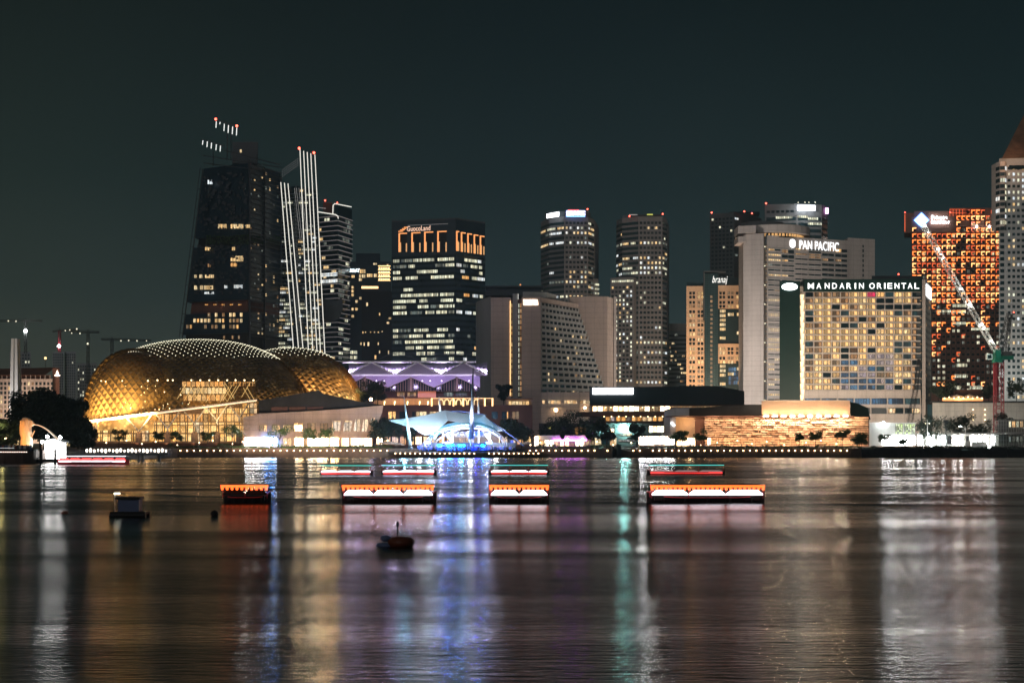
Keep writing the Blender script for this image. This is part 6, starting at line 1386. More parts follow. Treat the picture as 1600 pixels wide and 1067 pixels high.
# ------------------------------------------------------------------ people
def person_mesh(seed, arms=0):
    """standing figure, one continuous surface"""
    r_ = random.Random(seed); bm_v = {'pel': (0, 0, 0.92), 'ch': (0, 0, 1.28), 'nk': (0, 0, 1.47), 'hd': (0, 0.01, 1.60), 'top': (0, 0.01, 1.70)}
    v = [(0, 0, 0.92), (0, 0, 1.15), (0, 0, 1.36), (0, 0, 1.48), (0, -0.01, 1.58), (0, -0.01, 1.70)]; rad = [0.15, 0.14, 0.16, 0.06, 0.095, 0.07]; e_ = [(0, 1), (1, 2), (2, 3), (3, 4), (4, 5)]
    for s_ in (-1, 1):
        b = len(v); st = r_.uniform(-0.08, 0.12); v += [(s_ * 0.10, 0, 0.86), (s_ * 0.12, -0.02 + st, 0.48), (s_ * 0.12, st, 0.07), (s_ * 0.13, st - 0.16, 0.04)]; rad += [0.10, 0.065, 0.045, 0.04]; e_ += [(0, b), (b, b + 1), (b + 1, b + 2), (b + 2, b + 3)]
        b = len(v); up = arms and s_ > 0
        v += [(s_ * 0.20, 0, 1.38), (s_ * 0.27, -0.02, 1.12), (s_ * 0.26, -0.16, 1.30 if up else 0.93), (s_ * 0.22, -0.26, 1.42 if up else 0.82)]; rad += [0.07, 0.05, 0.04, 0.035]; e_ += [(2, b), (b, b + 1), (b + 1, b + 2), (b + 2, b + 3)]
    me = bpy.data.meshes.new('person'); me.from_pydata(v, e_, []); o = bpy.data.objects.new('person', me); col.objects.link(o)
    md = o.modifiers.new('s', 'SKIN'); md.use_smooth_shade = True
    for k, s_ in enumerate(me.skin_vertices[0].data): s_.radius = (rad[k], rad[k]); s_.use_root = (k == 0)
    o.modifiers.new('u', 'SUBSURF').levels = 1
    dg = bpy.context.evaluated_depsgraph_get(); m2 = bpy.data.meshes.new_from_object(o.evaluated_get(dg)); bpy.data.objects.remove(o); return m2
pm_ = [person_mesh(k, k % 2) for k in range(4)]
cl = [wall('coat_' + n_, c_, 0.9) for n_, c_ in (('dark', (0.03, 0.03, 0.04)), ('white', (0.5, 0.48, 0.45)), ('red', (0.3, 0.06, 0.04)), ('blue', (0.06, 0.1, 0.25)))]
ci = 0
cmesh = {}
def person(x, y, z, rot, c, k, label, group):
    key = (k % 4, c)
    if key not in cmesh:
        m_ = pm_[k % 4].copy(); m_.materials.clear(); m_.materials.append(cl[c]); m_.materials.append(M['skin'])
        for p_ in m_.polygons:
            if p_.center.z > 1.5: p_.material_index = 1
        cmesh[key] = m_
    o = bpy.data.objects.new('person', cmesh[key]); col.objects.link(o); o.location = (x, y, z); o.rotation_euler = (0, 0, rot); return tag(o, label, 'person', group)
rng = random.Random(12)
cn_ = ['dark', 'pale', 'red', 'blue']
for k in range(22):
    px = 1.5 + k * 2.25; c_ = rng.randrange(4)
    person(X(px, TY + 1 + k % 3), TY + 1 + (k % 3) * 1.2, 3.56, rng.uniform(0, 6.2), c_, k, 'person in %s clothes standing in the crowd along the curved terrace parapet' % cn_[c_], 'people on the statue terrace')
crowd = MB(); rng = random.Random(13)                        # audience and performers: one mass
for k in range(260):
    px = rng.uniform(652, 806); Y = YG + rng.uniform(-9, 0.5) if rng.random() < 0.6 else YG + rng.uniform(2, 9); x = X(px, Y); zb_ = 2.25 if Y < QY - 0.4 else GZ
    zb_ = max(zb_, 2.3 + (Y - PYF) * 0.08); h = rng.uniform(1.2, 1.75); mi = 0 if rng.random() < 0.6 else 1
    crowd.tube([(x, Y, zb_), (x + rng.uniform(-.05, .05), Y, zb_ + h * 0.5), (x, Y, zb_ + h * 0.84)], 0.17, 6, mi, 0.20); crowd.ball((x, Y, zb_ + h * 0.92), 0.13, 2, n=6, rings=4)
tag(crowd.build('crowd', ['cloth_blue', 'cloth', 'skin']), 'dense crowd in blue light around the waterfront stage', 'crowd', kind='stuff')
cr2 = MB(); rng = random.Random(14)
for k in range(130):
    px = rng.choice((rng.uniform(385, 600), rng.uniform(835, 920), rng.uniform(990, 1090), rng.uniform(1090, 1320))); Y = 578 + rng.uniform(0, 4); x = X(px, Y); h = rng.uniform(1.5, 1.8)
    cr2.tube([(x - .06, Y, GZ), (x, Y, GZ + h * 0.5), (x, Y, GZ + h * 0.84)], 0.14, 6, 0, 0.20); cr2.ball((x, Y, GZ + h * 0.92), 0.12, 1, n=6, rings=4)
tag(cr2.build('strolling_crowd', ['cloth', 'skin']), 'thin line of people strolling behind the promenade hedge', 'crowd', kind='stuff')

# ------------------------------------------------------------------ middle: market halls, shops, theatre block
YK = 720.0
T = empty('dark_roof_hall', (X(1040, YK), YK, GZ), 'long dark flat roofed hall with a glaring white billboard and two lit storeys', 'building')
q = MB(); q.pxprism([(921, 632), (921, 605), (1060, 603.8), (1062, 602.5), (1120, 603), (1163, 611), (1163, 634)], YK, 50); q.build('roof_block', 'roof_slab' if 'roof_slab' in M else wall('roof_slab', (0.018, 0.026, 0.032), 0.7) and 'roof_slab', T)
q = MB(); q.pxbox(926, 989.5, 606, 616, YK - 0.9, 0.8); q.build('billboard', glow('billboard_white', (0.98, 0.98, 1.0), 4.5, True), T)
q = MB(); q.pxbox(921, 1160, 632, 692.5, YK + 8, 40); q.build('wall', 'concrete', T)
q = MB(); q.pxbox(900, 1042, 643.5, 650.5, YK - 3, 14); q.pxbox(921, 1160, 632, 633.5, YK - 2, 14); q.pxbox(905, 1042, 658, 663, YK - 4, 14); q.build('deck', 'brown_wall', T)
f = face_px(921, YK + 7.98, 1160, YK + 7.98); ws = Win(T)
rng = random.Random(15)
for k in range(15): px_win(ws, f, 926 + k * 8.1, 635, 7.4, 7, rng.choice(('lit_shop', 'lit_shop_dim', 'lit_shop_dim')), 0.1)
for k in range(12): px_win(ws, f, 1048 + k * 9.3, 634.5, 8.8, 2, 'lit_warm_dim', 0.1)
for k in range(11): px_win(ws, f, 946 + k * 8.2, 651.5, 7.4, 6, rng.choice(('lit_shop_dim', 'lit_shop_dim', 'lit_amber', 'lit_violet')), 0.1)
ws.finish()
for k in range(9): q = MB(); q.ball(P(944 + k * 11.4, 650.8, YK - 4), 0.32, n=6, rings=4); q.build('eave_lamp', 'dot_warm', T)
for k in range(12): q = MB(); q.ball(P(930 + k * 8.2, 636.5, YK + 6), 0.30, n=6, rings=4); q.build('ceiling_lamp', 'dot_warm', T)

YK2 = 660.0
T = empty('shop_terrace', (X(950, YK2), YK2, GZ), 'grey two storey shop terrace with small bright signs behind the waterfront trees', 'building')
q = MB(); q.pxbox(842, 1045, 661, 697, YK2, 30); q.build('wall', 'concrete_dark' if 'concrete_dark' in M else wall('concrete_dark', (0.11, 0.09, 0.09), 0.85) and 'concrete_dark', T)
q = MB(); q.pxbox(970, 984, 666.8, 671, YK2 - 1.6, 0.8); q.build('sign_panel', glow('mint_panel', (0.35, 1.0, 0.92), 230.0, True), T)
q = MB(); q.pxbox(938, 947, 671, 673.2, YK2 - 0.9, 0.4); q.build('sign_panel', 'mint_panel', T)  # second panel added to widen the teal streak on the water
q = MB(); q.pxbox(995, 1001, 665.8, 667, YK2 - 0.9, 0.3); q.build('sign_panel', 'led_white', T)
f = face_px(842, YK2 - 0.02, 1045, YK2 - 0.02); ws = Win(T); px_win(ws, f, 1014, 666, 24, 9, 'lit_shop', 0.1); px_win(ws, f, 953, 670, 6, 4.5, 'lit_shop', 0.1); px_win(ws, f, 898, 668, 17, 10, 'lit_amber', 0.1); px_win(ws, f, 967, 677, 20, 3.6, 'lit_shop_dim', 0.1); px_win(ws, f, 966, 687, 28, 2.4, 'lit_violet', 0.1)
for k in range(10): px_win(ws, f, 845 + k * 12, 684, 10, 11, ['lit_shop_dim', 'lit_warm', 'glass'][k % 3], 0.1)
ws.finish()
q = MB(); q.pxbox(892, 916, 666.5, 668, YK2 - 2.5, 2.5); q.build('awning', 'brown_wall', T)
q = MB(); q.lathe([(0.4, 0), (0.7, 1.2), (1.9, 2.2)], (X(861, 640), 640, Z(674, 640)), 10)
o = empty('trumpet_lamp', (X(861, 640), 640, GZ), 'greenish yellow trumpet shaped lamp left of the dark trees', 'lamp'); q.build('shade', glow('trumpet', (0.9, 0.8, 0.2), 1.6), o); q = MB(); q.tube([(X(861, 640), 640, GZ), (X(861, 640), 640, Z(674, 640))], 0.3, 6); q.build('pole', 'dark_frame', o)
# waterfront restaurant tents
YR2 = 588.0
T = empty('waterfront_restaurant', (X(875, YR2), YR2, GZ), 'low waterfront restaurant with pale awnings and a warm glowing glass front', 'restaurant')
q = MB(); q.pxbox(834, 922, 686, 697.5, YR2 + 1, 14); q.build('wall', 'tan_wall', T)
q = MB()
for a_, b_ in ((836, 878), (880, 918)): q.pxprism([(a_, 687), (a_ + 3, 680.5), (b_ - 4, 680), (b_, 687)], YR2 - 2, 12)
q.build('awning', 'pale', T)
f = face_px(834, YR2 + 0.98, 922, YR2 + 0.98); ws = Win(T)
q = MB(); q.pxbox(864, 916, 687.3, 688.3, YR2 - 2.4, 0.3); q.build('added_violet_strip', glow('violet_bar', (0.60, 0.08, 0.9), 50.0, True), T)  # added violet strip, only there to colour the water below
for k in range(11): px_win(ws, f, 835 + k * 7.9, 688, 7.2, 8.5, 'lit_shop' if k % 3 != 1 else 'lit_shop_dim', 0.1)
ws.finish()
for px in (838, 887, 910): q = MB(); q.ball(P(px, 684 if px < 840 else 685.5, YR2 - 3), 0.75 if px < 840 else 0.35, n=8, rings=6); q.build('pendant_lamp', 'globe', T)
YR3 = 590.0
T = empty('pavilion_bar', (X(1025, YR3), YR3, GZ), 'glaring white lit open bar front beside the textured wall building', 'bar')
q = MB(); q.pxbox(998, 1054, 681, 697.5, YR3 + 1, 10); q.build('wall', 'tan_wall', T)
q = MB(); q.pxprism([(996, 683.5), (1010, 681), (1050, 680.5), (1056, 684)], YR3 - 2, 10); q.build('roof', 'tan_wall', T)
f = face_px(998, YR3 + 0.98, 1054, YR3 + 0.98); ws = Win(T)
for k in range(7): px_win(ws, f, 999 + k * 7.8, 684.5, 7.4, 9, 'lit_shop_white', 0.1)
ws.finish()
for k in range(12): q = MB(); q.ball(P(1001 + k * 4.6, 683.2 - (k % 3) * 0.3, YR3 - 2.4), 0.25, n=6, rings=4); q.build('bulb', 'globe_white', T)
T = empty('jetty_gate', (X(967, QY), QY - 3, GZ), 'dark boat landing with stair rails at the gap in the quay lamps', 'landing')
q = MB(); q.pxbox(957, 960, 697, 714, QY - 5, 4.2); q.pxbox(964, 971, 694, 714, QY - 5, 4.2); q.build('pier', 'bank', T); q = MB()
for k in range(3): q.tube([P(970, 697 + k * 2.0, QY - 5.3), P(986, 702 + k * 1.6, QY - 5.3)], 0.07, 5)
q.build('rail', 'steel_white', T)

# textured wall building with floodlit roof box
YX = 606.0
T = empty('textured_wall_building', (X(1230, YX), YX, GZ), 'low waterfront building faced in a warm lit pattern of stacked stone blocks', 'building')
q = MB(); q.pxbox(1086, 1358, 651, 697.5, YX, 34); q.build('wall', 'brown_wall', T)
q = MB(); rng = random.Random(16); rowh = 3.55; 
for j in range(13):
    px = 1102 + rng.uniform(-6, 0); y1_ = 696.8 - j * rowh
    while px < 1357:
        w_ = rng.uniform(6, 11); a_, b_ = max(1101, px), min(1357.5, px + w_)
        if b_ - a_ > 1.5: d_ = rng.choice((0.15, 0.6, 1.3)); q.pxbox(a_, b_ - 0.5, y1_ - rowh * rng.uniform(0.55, 0.86), y1_, YX - d_, d_ + 0.1)
        px += w_
for k in range(14): q.pxbox(1102 + k * 19, 1102.8 + k * 19, 683, 697, YX - 0.9, 0.9)
q.build('stone_cladding', 'stone_block', T)
q = MB(); q.pxbox(1099, 1358.5, 683, 683.8, YX - 1.0, 1.0); q.pxbox(1040, 1334, 649.8, 651, YX - 2.5, 30); q.build('cornice', 'brown_wall', T)
q = MB(); q.pxprism([(1052, 651.5), (1190, 649), (1190, 632), (1160, 632), (1050, 640)], YX + 8, 30); q.build('upper_block', 'roof_dark', T)
q = MB(); q.pxprism([(1037, 663), (1038, 641), (1044, 638.5), (1077, 637), (1077, 651), (1048, 653), (1048, 697), (1037, 697)], YX + 1, 20); q.build('corrugated_wall', 'hotel_cream', T)
q = MB(); q.pxbox(1047, 1056, 652.5, 697, YX - 1.5, 8); q.build('side_wall', 'hotel_cream', T)
q = MB()
for px, py in ((1050, 661), (1053, 664)): q.ball(P(px, py, YX - 1.9), 0.5, n=8, rings=5)
q.build('emblem', 'sign_white', T)
q = MB(); q.pxbox(1056, 1087, 652, 697.5, YX + 1.5, 8); q.build('porch_wall', 'beige', T)
f = face_px(1056, YX + 1.48, 1100, YX + 1.48); ws = Win(T); px_win(ws, f, 1086, 653, 13, 13, 'lit_shop', 0.1); px_win(ws, f, 1070, 684, 16, 12, 'lit_shop', 0.1); px_win(ws, f, 1057, 688, 12, 8, 'lit_shop', 0.1); ws.finish()
q = MB(); q.pxbox(1106, 1110, 684, 696, YX - 1.3, 0.4); q.build('lit_door', 'sign_warm', T)
lamp('POINT', P(1078, 658, YX - 4), 1300, (1, 0.62, 0.3), 0.5)
for k in range(9): 
    px = 1116 + k * 28; lamp('AREA', (X(px, YX - 4), YX - 5.5, GZ + 0.6), 700, (1.0, 0.60, 0.32), 5, (X(px, YX), YX + 1.0, 16), sy=0.5)
for k in range(9):
    px = 1116 + k * 28; lamp('AREA', (X(px, YX - 3.4), YX - 4.4, Z(649, YX)), 600, (1.0, 0.66, 0.40), 5, (X(px, YX), YX + 0.6, 8), sy=0.5)
T = empty('floodlit_roof_box', (X(1260, YX), YX + 16, Z(651, YX)), 'plain roof box glowing orange from floodlights along its foot, above the textured wall', 'roof box')
q = MB(); q.pxbox(1190, 1328, 626, 650, YX + 15, 24); q.build('wall', 'beige', T)
q = MB(); q.pxbox(1189.5, 1328.5, 625.2, 626.2, YX + 14.8, 24.4); q.build('coping', 'pale', T)
for k in range(10): px = 1197 + k * 13.8; lamp('SPOT', (X(px, YX + 13), YX + 13.3, Z(650, YX + 13) + 0.2), 1100, (1.0, 0.62, 0.36), 0.25, (X(px, YX + 15), YX + 15, Z(638, YX)), 150, 1.0)
for k in range(10): px = 1197 + k * 13.8; q = MB(); q.pxbox(px - 3.2, px + 3.2, 649.6, 650.5, YX - 2.9, 0.35); q.build('added_cornice_strip', 'cornice_strip_glow' if 'cornice_strip_glow' in M else glow('cornice_strip_glow', (1.0, 0.82, 0.62), 380.0, True) and 'cornice_strip_glow', T)  # strips added on the cornice front for a warm band on the water
q = MB(); q.pxprism([(1328.6, 651), (1328.6, 628), (1340, 630), (1356, 637), (1360, 655), (1356, 655)], YX + 20, 14); tag(q.build('dark_annexe', 'green_dark'), 'dark green curved annexe wall right of the orange roof box', 'building')

# ------------------------------------------------------------------ right side: podium, construction site, cranes
YQ = 820.0
T = empty('podium_block', (X(1530, YQ), YQ, GZ), 'broad blank grey podium wall with pairs of wall lamps below a roof terrace', 'building')
q = MB(); q.pxbox(1457, 1612, 629, 692.6, YQ, 50); q.build('wall', 'concrete', T); q = MB(); q.pxbox(1449, 1457, 632, 660, YQ + 1, 8); q.build('recess', 'glass_blue', T)
q = MB(); q.pxbox(1452, 1612, 626.5, 629, YQ - 1, 51); q.build('parapet', 'bank', T)
for px in (1520.5, 1539):
    for py in (640, 648, 656): q = MB(); q.ball(P(px, py, YQ - 0.9), 0.42, n=6, rings=4); q.build('wall_lamp', 'dot_warm', T); lamp('POINT', P(px, py - 1, YQ - 3), 90, (1, 0.6, 0.35), 0.3)
for px, c_ in ((1480, (0.95, 1, 0.9)), (1500, (1, .8, .6)), (1560, (0.9, 1, 0.95)), (1590, (0.9, 1, 0.95))): lamp('POINT', (X(px, YQ - 22), YQ - 22, 12), 2800, c_, 1)
T = empty('terrace_restaurant', (X(1515, YQ + 8), YQ + 8, Z(626.5, YQ)), 'amber lit roof terrace restaurant among trees on the podium', 'restaurant')
q = MB(); q.pxbox(1492, 1534, 608.5, 617, YQ + 16, 10); q.build('wall', 'brown_wall', T)
q = MB(); q.pxbox(1473, 1536, 621.5, 626.2, YQ + 3, 0.8); q.build('counter_light', 'orange_glow', T)
for k in range(9): q = MB(); q.ball(P(1476 + k * 7.3, 622 - (k % 2) * 1.5, YQ + 1.5), 0.4, n=6, rings=4); q.build('table_lamp', 'dot_warm', T)
for px in (1496, 1515): 
    o = empty('parasol', (X(px, YQ + 6), YQ + 6, Z(626.5, YQ)), '%s of the two broad cream parasols on the roof terrace' % ('left' if px < 1500 else 'right'), 'parasol', 'parasols on the roof terrace'); q = MB(); q.lathe([(3.9, 0), (3.4, 0.8), (0.1, 2.0)], (X(px, YQ + 6), YQ + 6, Z(621, YQ + 6)), 8); q.build('canopy', 'canvas', o); q = MB(); q.tube([(X(px, YQ + 6), YQ + 6, Z(626.5, YQ)), (X(px, YQ + 6), YQ + 6, Z(618, YQ))], 0.1, 5); q.build('pole', 'dark_frame', o)
lamp('POINT', P(1505, 622, YQ - 1), 1200, (1, 0.5, 0.2), 0.5)

YZ = 640.0
T = empty('site_shed', (X(1395, YZ), YZ, GZ), 'translucent white construction shed with yellow green netting lit from inside', 'shed')
q = MB(); q.pxbox(1358.6, 1430, 661, 696.5, YZ, 14); q.build('wall', 'shed', T)
q = MB(); q.pxbox(1399, 1411, 662, 678, YZ - 0.5, 0.4); q.pxbox(1413, 1429, 662, 678, YZ - 0.5, 0.4); q.build('netting', 'net_lit' if 'net_lit' in M else lit('net_lit', (0.62, 0.80, 0.28), (0.9, 0.95, 0.7), 1.0, 0.8, 0.2, 0.1, 0.9, 0.9) and 'net_lit', T)
f = face_px(1358.6, YZ - 0.02, 1430, YZ - 0.02); ws = Win(T)
for k in range(6): px_win(ws, f, 1378 + k * 8.6, 681, 8.2, 14, 'lit_shop_white', 0.1)
ws.finish(); q = MB(); q.pxbox(1358, 1431, 660, 661.2, YZ - 0.4, 15); q.build('roof_edge', 'steel_white', T); q = MB(); q.ball(P(1380.5, 661, YZ - 2), 0.7); q.build('floodlight', 'flood', T)
lamp('POINT', P(1380, 664, YZ - 9), 500, (0.9, 1, 0.95), 0.6)
T = empty('site_offices', (X(1470, YZ), YZ + 4, GZ), 'row of brightly lit white site cabins behind hoardings at the water edge', 'site cabins')
q = MB(); q.pxbox(1432, 1560, 677, 696.5, YZ + 4, 12); q.build('wall', 'shed', T); f = face_px(1432, YZ + 3.98, 1612, YZ + 3.98); ws = Win(T)
for px, w_, m_ in ((1434, 7, 'lit_shop_white'), (1448, 12, 'lit_shop_white'), (1464, 3, 'lit_site'), (1470, 8, 'lit_site'), (1480, 16, 'lit_site'), (1497, 8, 'lit_shop_white'), (1507, 7, 'lit_site'), (1518, 8, 'lit_shop_white'), (1528, 5, 'lit_site'), (1537, 7, 'lit_site'), (1548, 6, 'lit_site')): px_win(ws, f, px, 681, w_, 13, m_, 0.1)
ws.finish()
q = MB()
for k in range(12): q.pxbox(1432 + k * 11, 1432.7 + k * 11, 676, 697, YZ + 3.2, 0.5)
q.pxbox(1470, 1600, 675.6, 678.4, YZ - 1, 14); q.pxbox(1508, 1516, 689, 699, YZ - 4, 3); q.pxbox(1520, 1543, 690, 699, YZ - 4, 3); q.build('hoarding', 'concrete', T)
for px, py, r_ in ((1455, 694.5, 0.75), (1450, 677, 0.3), (1546, 702 - 3, 0.6)): 
    q = MB(); q.ball(P(px, py, YZ - 8), r_); q.build('floodlight', 'flood', T)
lamp('AREA', (X(1450, YZ - 20), YZ - 18, 9), 2500, (0.92, 1, 0.97), 20, (X(1450, YZ), YZ + 4, 6), sy=3)
T = empty('scaffold', (X(1580, YZ), YZ + 10, GZ), 'pale scaffold and glass framed cabins at the right edge behind the red crane mast', 'scaffold')
q = MB(); q.pxbox(1560, 1612, 655, 697, YZ + 12, 10); q.build('wall', 'concrete', T); q = MB()
for k in range(14): q.pxbox(1556 + k * 4, 1556.4 + k * 4, 656, 697, YZ + 10, 0.3)
for k in range(7): q.pxbox(1556, 1612, 657 + k * 6, 657.5 + k * 6, YZ + 9.8, 0.3)
q.build('pole', 'steel_white', T); f = face_px(1560, YZ + 11.98, 1612, YZ + 11.98); ws = Win(T)
for k in range(6): px_win(ws, f, 1575 + k * 6, 658, 5, 9, 'lit_shop_dim' if k % 2 else 'lit_office', 0.1); px_win(ws, f, 1575 + k * 6, 682, 5, 8, 'lit_office_dim', 0.1)
ws.finish()
o = empty('street_lamp', (X(1508, YZ - 14), YZ - 14, GZ), 'curved street lamp over the construction site fence', 'lamp'); q = MB(); q.tube([P(1508.5, 698, YZ - 14), P(1508.5, 672, YZ - 14), P(1506.5, 668.5, YZ - 14), P(1503, 666, YZ - 14), P(1500, 665.5, YZ - 14)], 0.10, 6); q.build('pole', 'steel_white', o); q = MB(); q.box(*sorted((X(1499, YZ - 14), X(1502, YZ - 14))), YZ - 14.3, YZ - 13.7, Z(666.4, YZ - 14), Z(665.6, YZ - 14)); q.build('head', 'flood', o)
o = empty('street_lamp', (X(1478, YZ - 12), YZ - 12, GZ), 'dark upright post with cross arms right of the brightest site cabin', 'post'); q = MB(); q.tube([P(1478, 698, YZ - 12), P(1478, 656, YZ - 12)], 0.22, 6); q.tube([P(1471, 672, YZ - 12), P(1485, 672, YZ - 12)], 0.08, 4); q.build('pole', 'bank', o); q = MB(); q.pxbox(1475, 1481, 656, 661, YZ - 12.5, 0.8); q.build('box', 'bank', o)
o = empty('street_lamp', (X(1449, YZ - 10), YZ - 10, GZ), 'slim pale lamp post with twin arms in front of the tree by the hotel', 'lamp'); q = MB(); q.tube([P(1449, 697, YZ - 10), P(1449, 656, YZ - 10)], 0.09, 6); q.tube([P(1445, 661, YZ - 10), P(1453, 661, YZ - 10)], 0.07, 4); q.build('pole', 'steel_white', o); q = MB(); q.ball(P(1446, 661.5, YZ - 10.3), 0.22); q.ball(P(1452, 661.5, YZ - 10.3), 0.22); q.build('head', 'dot', o)

# tower crane with lit luffing jib
YE = 780.0
T = empty('luffing_crane', (X(1561, YE), YE, GZ), 'tower crane with dark red mast, green cab and raised boom dotted with lamps', 'crane')
q = MB(); q.lattice(P(1560.5, 695, YE), P(1560.5, 566, YE), 4.2, 22, 0.28); q.build('mast', 'crane_red', T)
q = MB(); q.pxbox(1553.5, 1560, 568, 618, YE - 1.2, 1.6); q.build('banner', 'crane_red', T)
q = MB(); q.pxbox(1554, 1566, 561.5, 566, YE - 2.2, 4.5); q.pxbox(1555.5, 1564, 546, 561, YE - 1.8, 3.6); q.build('slewing_unit', 'crane_green', T)
q = MB(); q.pxbox(1542, 1551, 553, 561.5, YE - 2.4, 2.2); q.build('cab', 'crane_white', T); q = MB(); q.pxbox(1543.5, 1549.5, 554.5, 560, YE - 2.6, 0.3); q.build('cab_window', 'glass', T)
q = MB(); q.pxbox(1562, 1584, 556, 561.5, YE - 1.5, 3); q.build('counter_jib', 'crane_green', T); q = MB(); q.pxbox(1568, 1582, 549, 556, YE - 1.4, 2.8); q.build('counterweight', 'crane_grey', T)
q = MB(); q.lattice(P(1561, 553, YE), P(1578, 490, YE), 2.6, 14, 0.2); q.lattice(P(1573, 556, YE), P(1578, 490, YE), 1.5, 12, 0.14); q.build('a_frame', 'crane_grey', T)
q = MB(); ja, jb = P(1556, 549, YE - 1), P(1441, 350, YE - 8); q.lattice(ja, jb, 2.3, 44, 0.13); q.build('boom', 'crane_white', T)
q = MB(); q.tube([P(1577, 491, YE), jb], 0.06, 4); q.tube([P(1577, 492, YE), Vector(ja).lerp(Vector(jb), 0.6)], 0.05, 4); q.build('cable', 'dark_frame', T)
for t_ in (0.98, 0.93, 0.80, 0.76, 0.73, 0.49, 0.37, 0.35, 0.21, 0.18, 0.08):
    c_ = Vector(ja).lerp(Vector(jb), t_) + Vector((0, -1.6, 0)); q = MB(); q.ball(tuple(c_), 0.55 if t_ in (0.98, 0.8, 0.49, 0.37, 0.21, 0.08) else 0.28, n=7, rings=5); q.build('boom_lamp', 'globe_white', T)
for t_ in (0.9, 0.72, 0.55, 0.38, 0.2, 0.06): c_ = Vector(ja).lerp(Vector(jb), t_) + Vector((-1, -4, -1)); lamp('POINT', c_, 500, (0.95, 1, 0.97), 0.4)
lamp('POINT', P(1548, 558, YE - 8), 500, (0.6, 1, 0.85), 0.4); lamp('POINT', P(1566, 640, YE - 12), 900, (1, 0.75, 0.7), 0.5)
beacon(*P(1584, 488, YE), T, r=0.4)
YE = 700.0
T = empty('crawler_crane', (X(1418, YE), YE, GZ), 'thin dark lattice crane boom rising in front of the lettered hotel', 'crane')
q = MB(); q.lattice(P(1421, 665, YE), P(1432, 600, YE), 2.0, 18, 0.11); q.lattice(P(1432, 600, YE), P(1436.5, 562, YE), 1.4, 10, 0.11); q.build('boom', 'crane_grey', T)
q = MB(); q.lattice(P(1424, 693, YE), P(1421, 665, YE), 2.2, 8, 0.11); q.pxbox(1434.5, 1438, 561, 568, YE - 0.6, 1.2); q.build('head', 'crane_grey', T)
q = MB(); q.tube([P(1437, 564, YE), P(1441, 665, YE)], 0.07, 4); q.tube([P(1437, 564, YE), P(1411, 680, YE)], 0.06, 4); q.pxbox(1412, 1430, 684, 694, YE - 2, 5); q.build('machinery', 'crane_grey', T)

# ------------------------------------------------------------------ left background
Y9 = 1000.0
T = empty('pitched_roof_block', (X(40, Y9), Y9, GZ), 'cream building with a long dark red pitched roof behind the white pillars', 'building')
q = MB(); q.pxbox(-60, 82, 592, 692.6, Y9, 40); q.build('wall', 'hotel_cream', T)
q = MB(); q.hexa([P(-62, 586, Y9 - 2), P(70, 586, Y9 - 2), P(70, 586, Y9 + 44), P(-62, 586, Y9 + 44)], [P(-62, 577.5, Y9 + 12), P(87, 574, Y9 + 12), P(87, 574, Y9 + 30), P(-62, 577.5, Y9 + 30)]); q.build('roof', 'roof_red', T)
q = MB(); q.pxbox(-60, 80, 586, 592, Y9 + 2, 36); q.build('attic', 'brown_wall', T); q = MB(); q.pxbox(82, 93, 575, 692.6, Y9 + 3, 30); q.build('end_wall', 'brown_wall', T)
q = MB()
for k in range(12): q.pxbox(-5 + 7.5 * k, -4.2 + 7.5 * k, 586.4, 592.2, Y9 - 0.6, 0.6)
q.build('column', 'hotel_cream', T)
f = face_px(-60, Y9 - 0.02, 82, Y9 - 0.02); ws = Win(T); rng = random.Random(17)
for j in range(11):
    for i in range(14): 
        px_win(ws, f, 0.5 + i * 6.1, 597 + j * 7.2, 3.4, 4.6, 'glass' if rng.random() > 0.25 else rng.choice(('lit_warm', 'lit_warm_dim')), 0.1)
ws.finish(); lamp('AREA', (X(40, Y9 - 30), Y9 - 40, 8), 30000, (1, 0.68, 0.48), 30, (X(40, Y9), Y9, 35), sy=4)
q = MB(); q.lathe([(0.2, 0), (2.0, 0.4), (2.0, 1.0), (1.2, 1.3)], P(89.5, 588, Y9 - 2), 10); q.lathe([(0.8, 1.3), (1.0, 2.2), (0.1, 4.4)], P(89.5, 588, Y9 - 2), 10); o = q.build('rooftop_lantern', 'sign_warm', T)
# four pillar memorial
Yp = 820.0
T = empty('pillar_memorial', (X(24, Yp), Yp, GZ), 'memorial of four tall tapering white pillars standing close together', 'monument')
for k, (px, dy, s_) in enumerate(((18.0, 0, 1), (22.8, 3, 1), (26.5, -0.6, 1), (31.5, 3, 1))):
    q = MB(); w0, w1 = X(px, Yp), 0; r0, r1 = 1.15 * (1 + 0.0 * k), 0.75; xb = X(24 + (px - 24) * 1.15, Yp + dy); xt = X(24 + (px - 24) * 0.62, Yp + dy)
    q.hexa([(xb - r0, Yp + dy - r0, GZ), (xb + r0, Yp + dy - r0, GZ), (xb + r0, Yp + dy + r0, GZ), (xb - r0, Yp + dy + r0, GZ)], [(xt - r1, Yp + dy - r1, Z(529, Yp)), (xt + r1, Yp + dy - r1, Z(529, Yp)), (xt + r1, Yp + dy + r1, Z(529, Yp)), (xt - r1, Yp + dy + r1, Z(529, Yp))]); q.build('pillar', 'white_paint', T)
lamp('SPOT', (X(24, Yp), Yp - 22, 6), 60000, (1, 0.92, 0.86), 0.5, P(24, 600, Yp), 60)
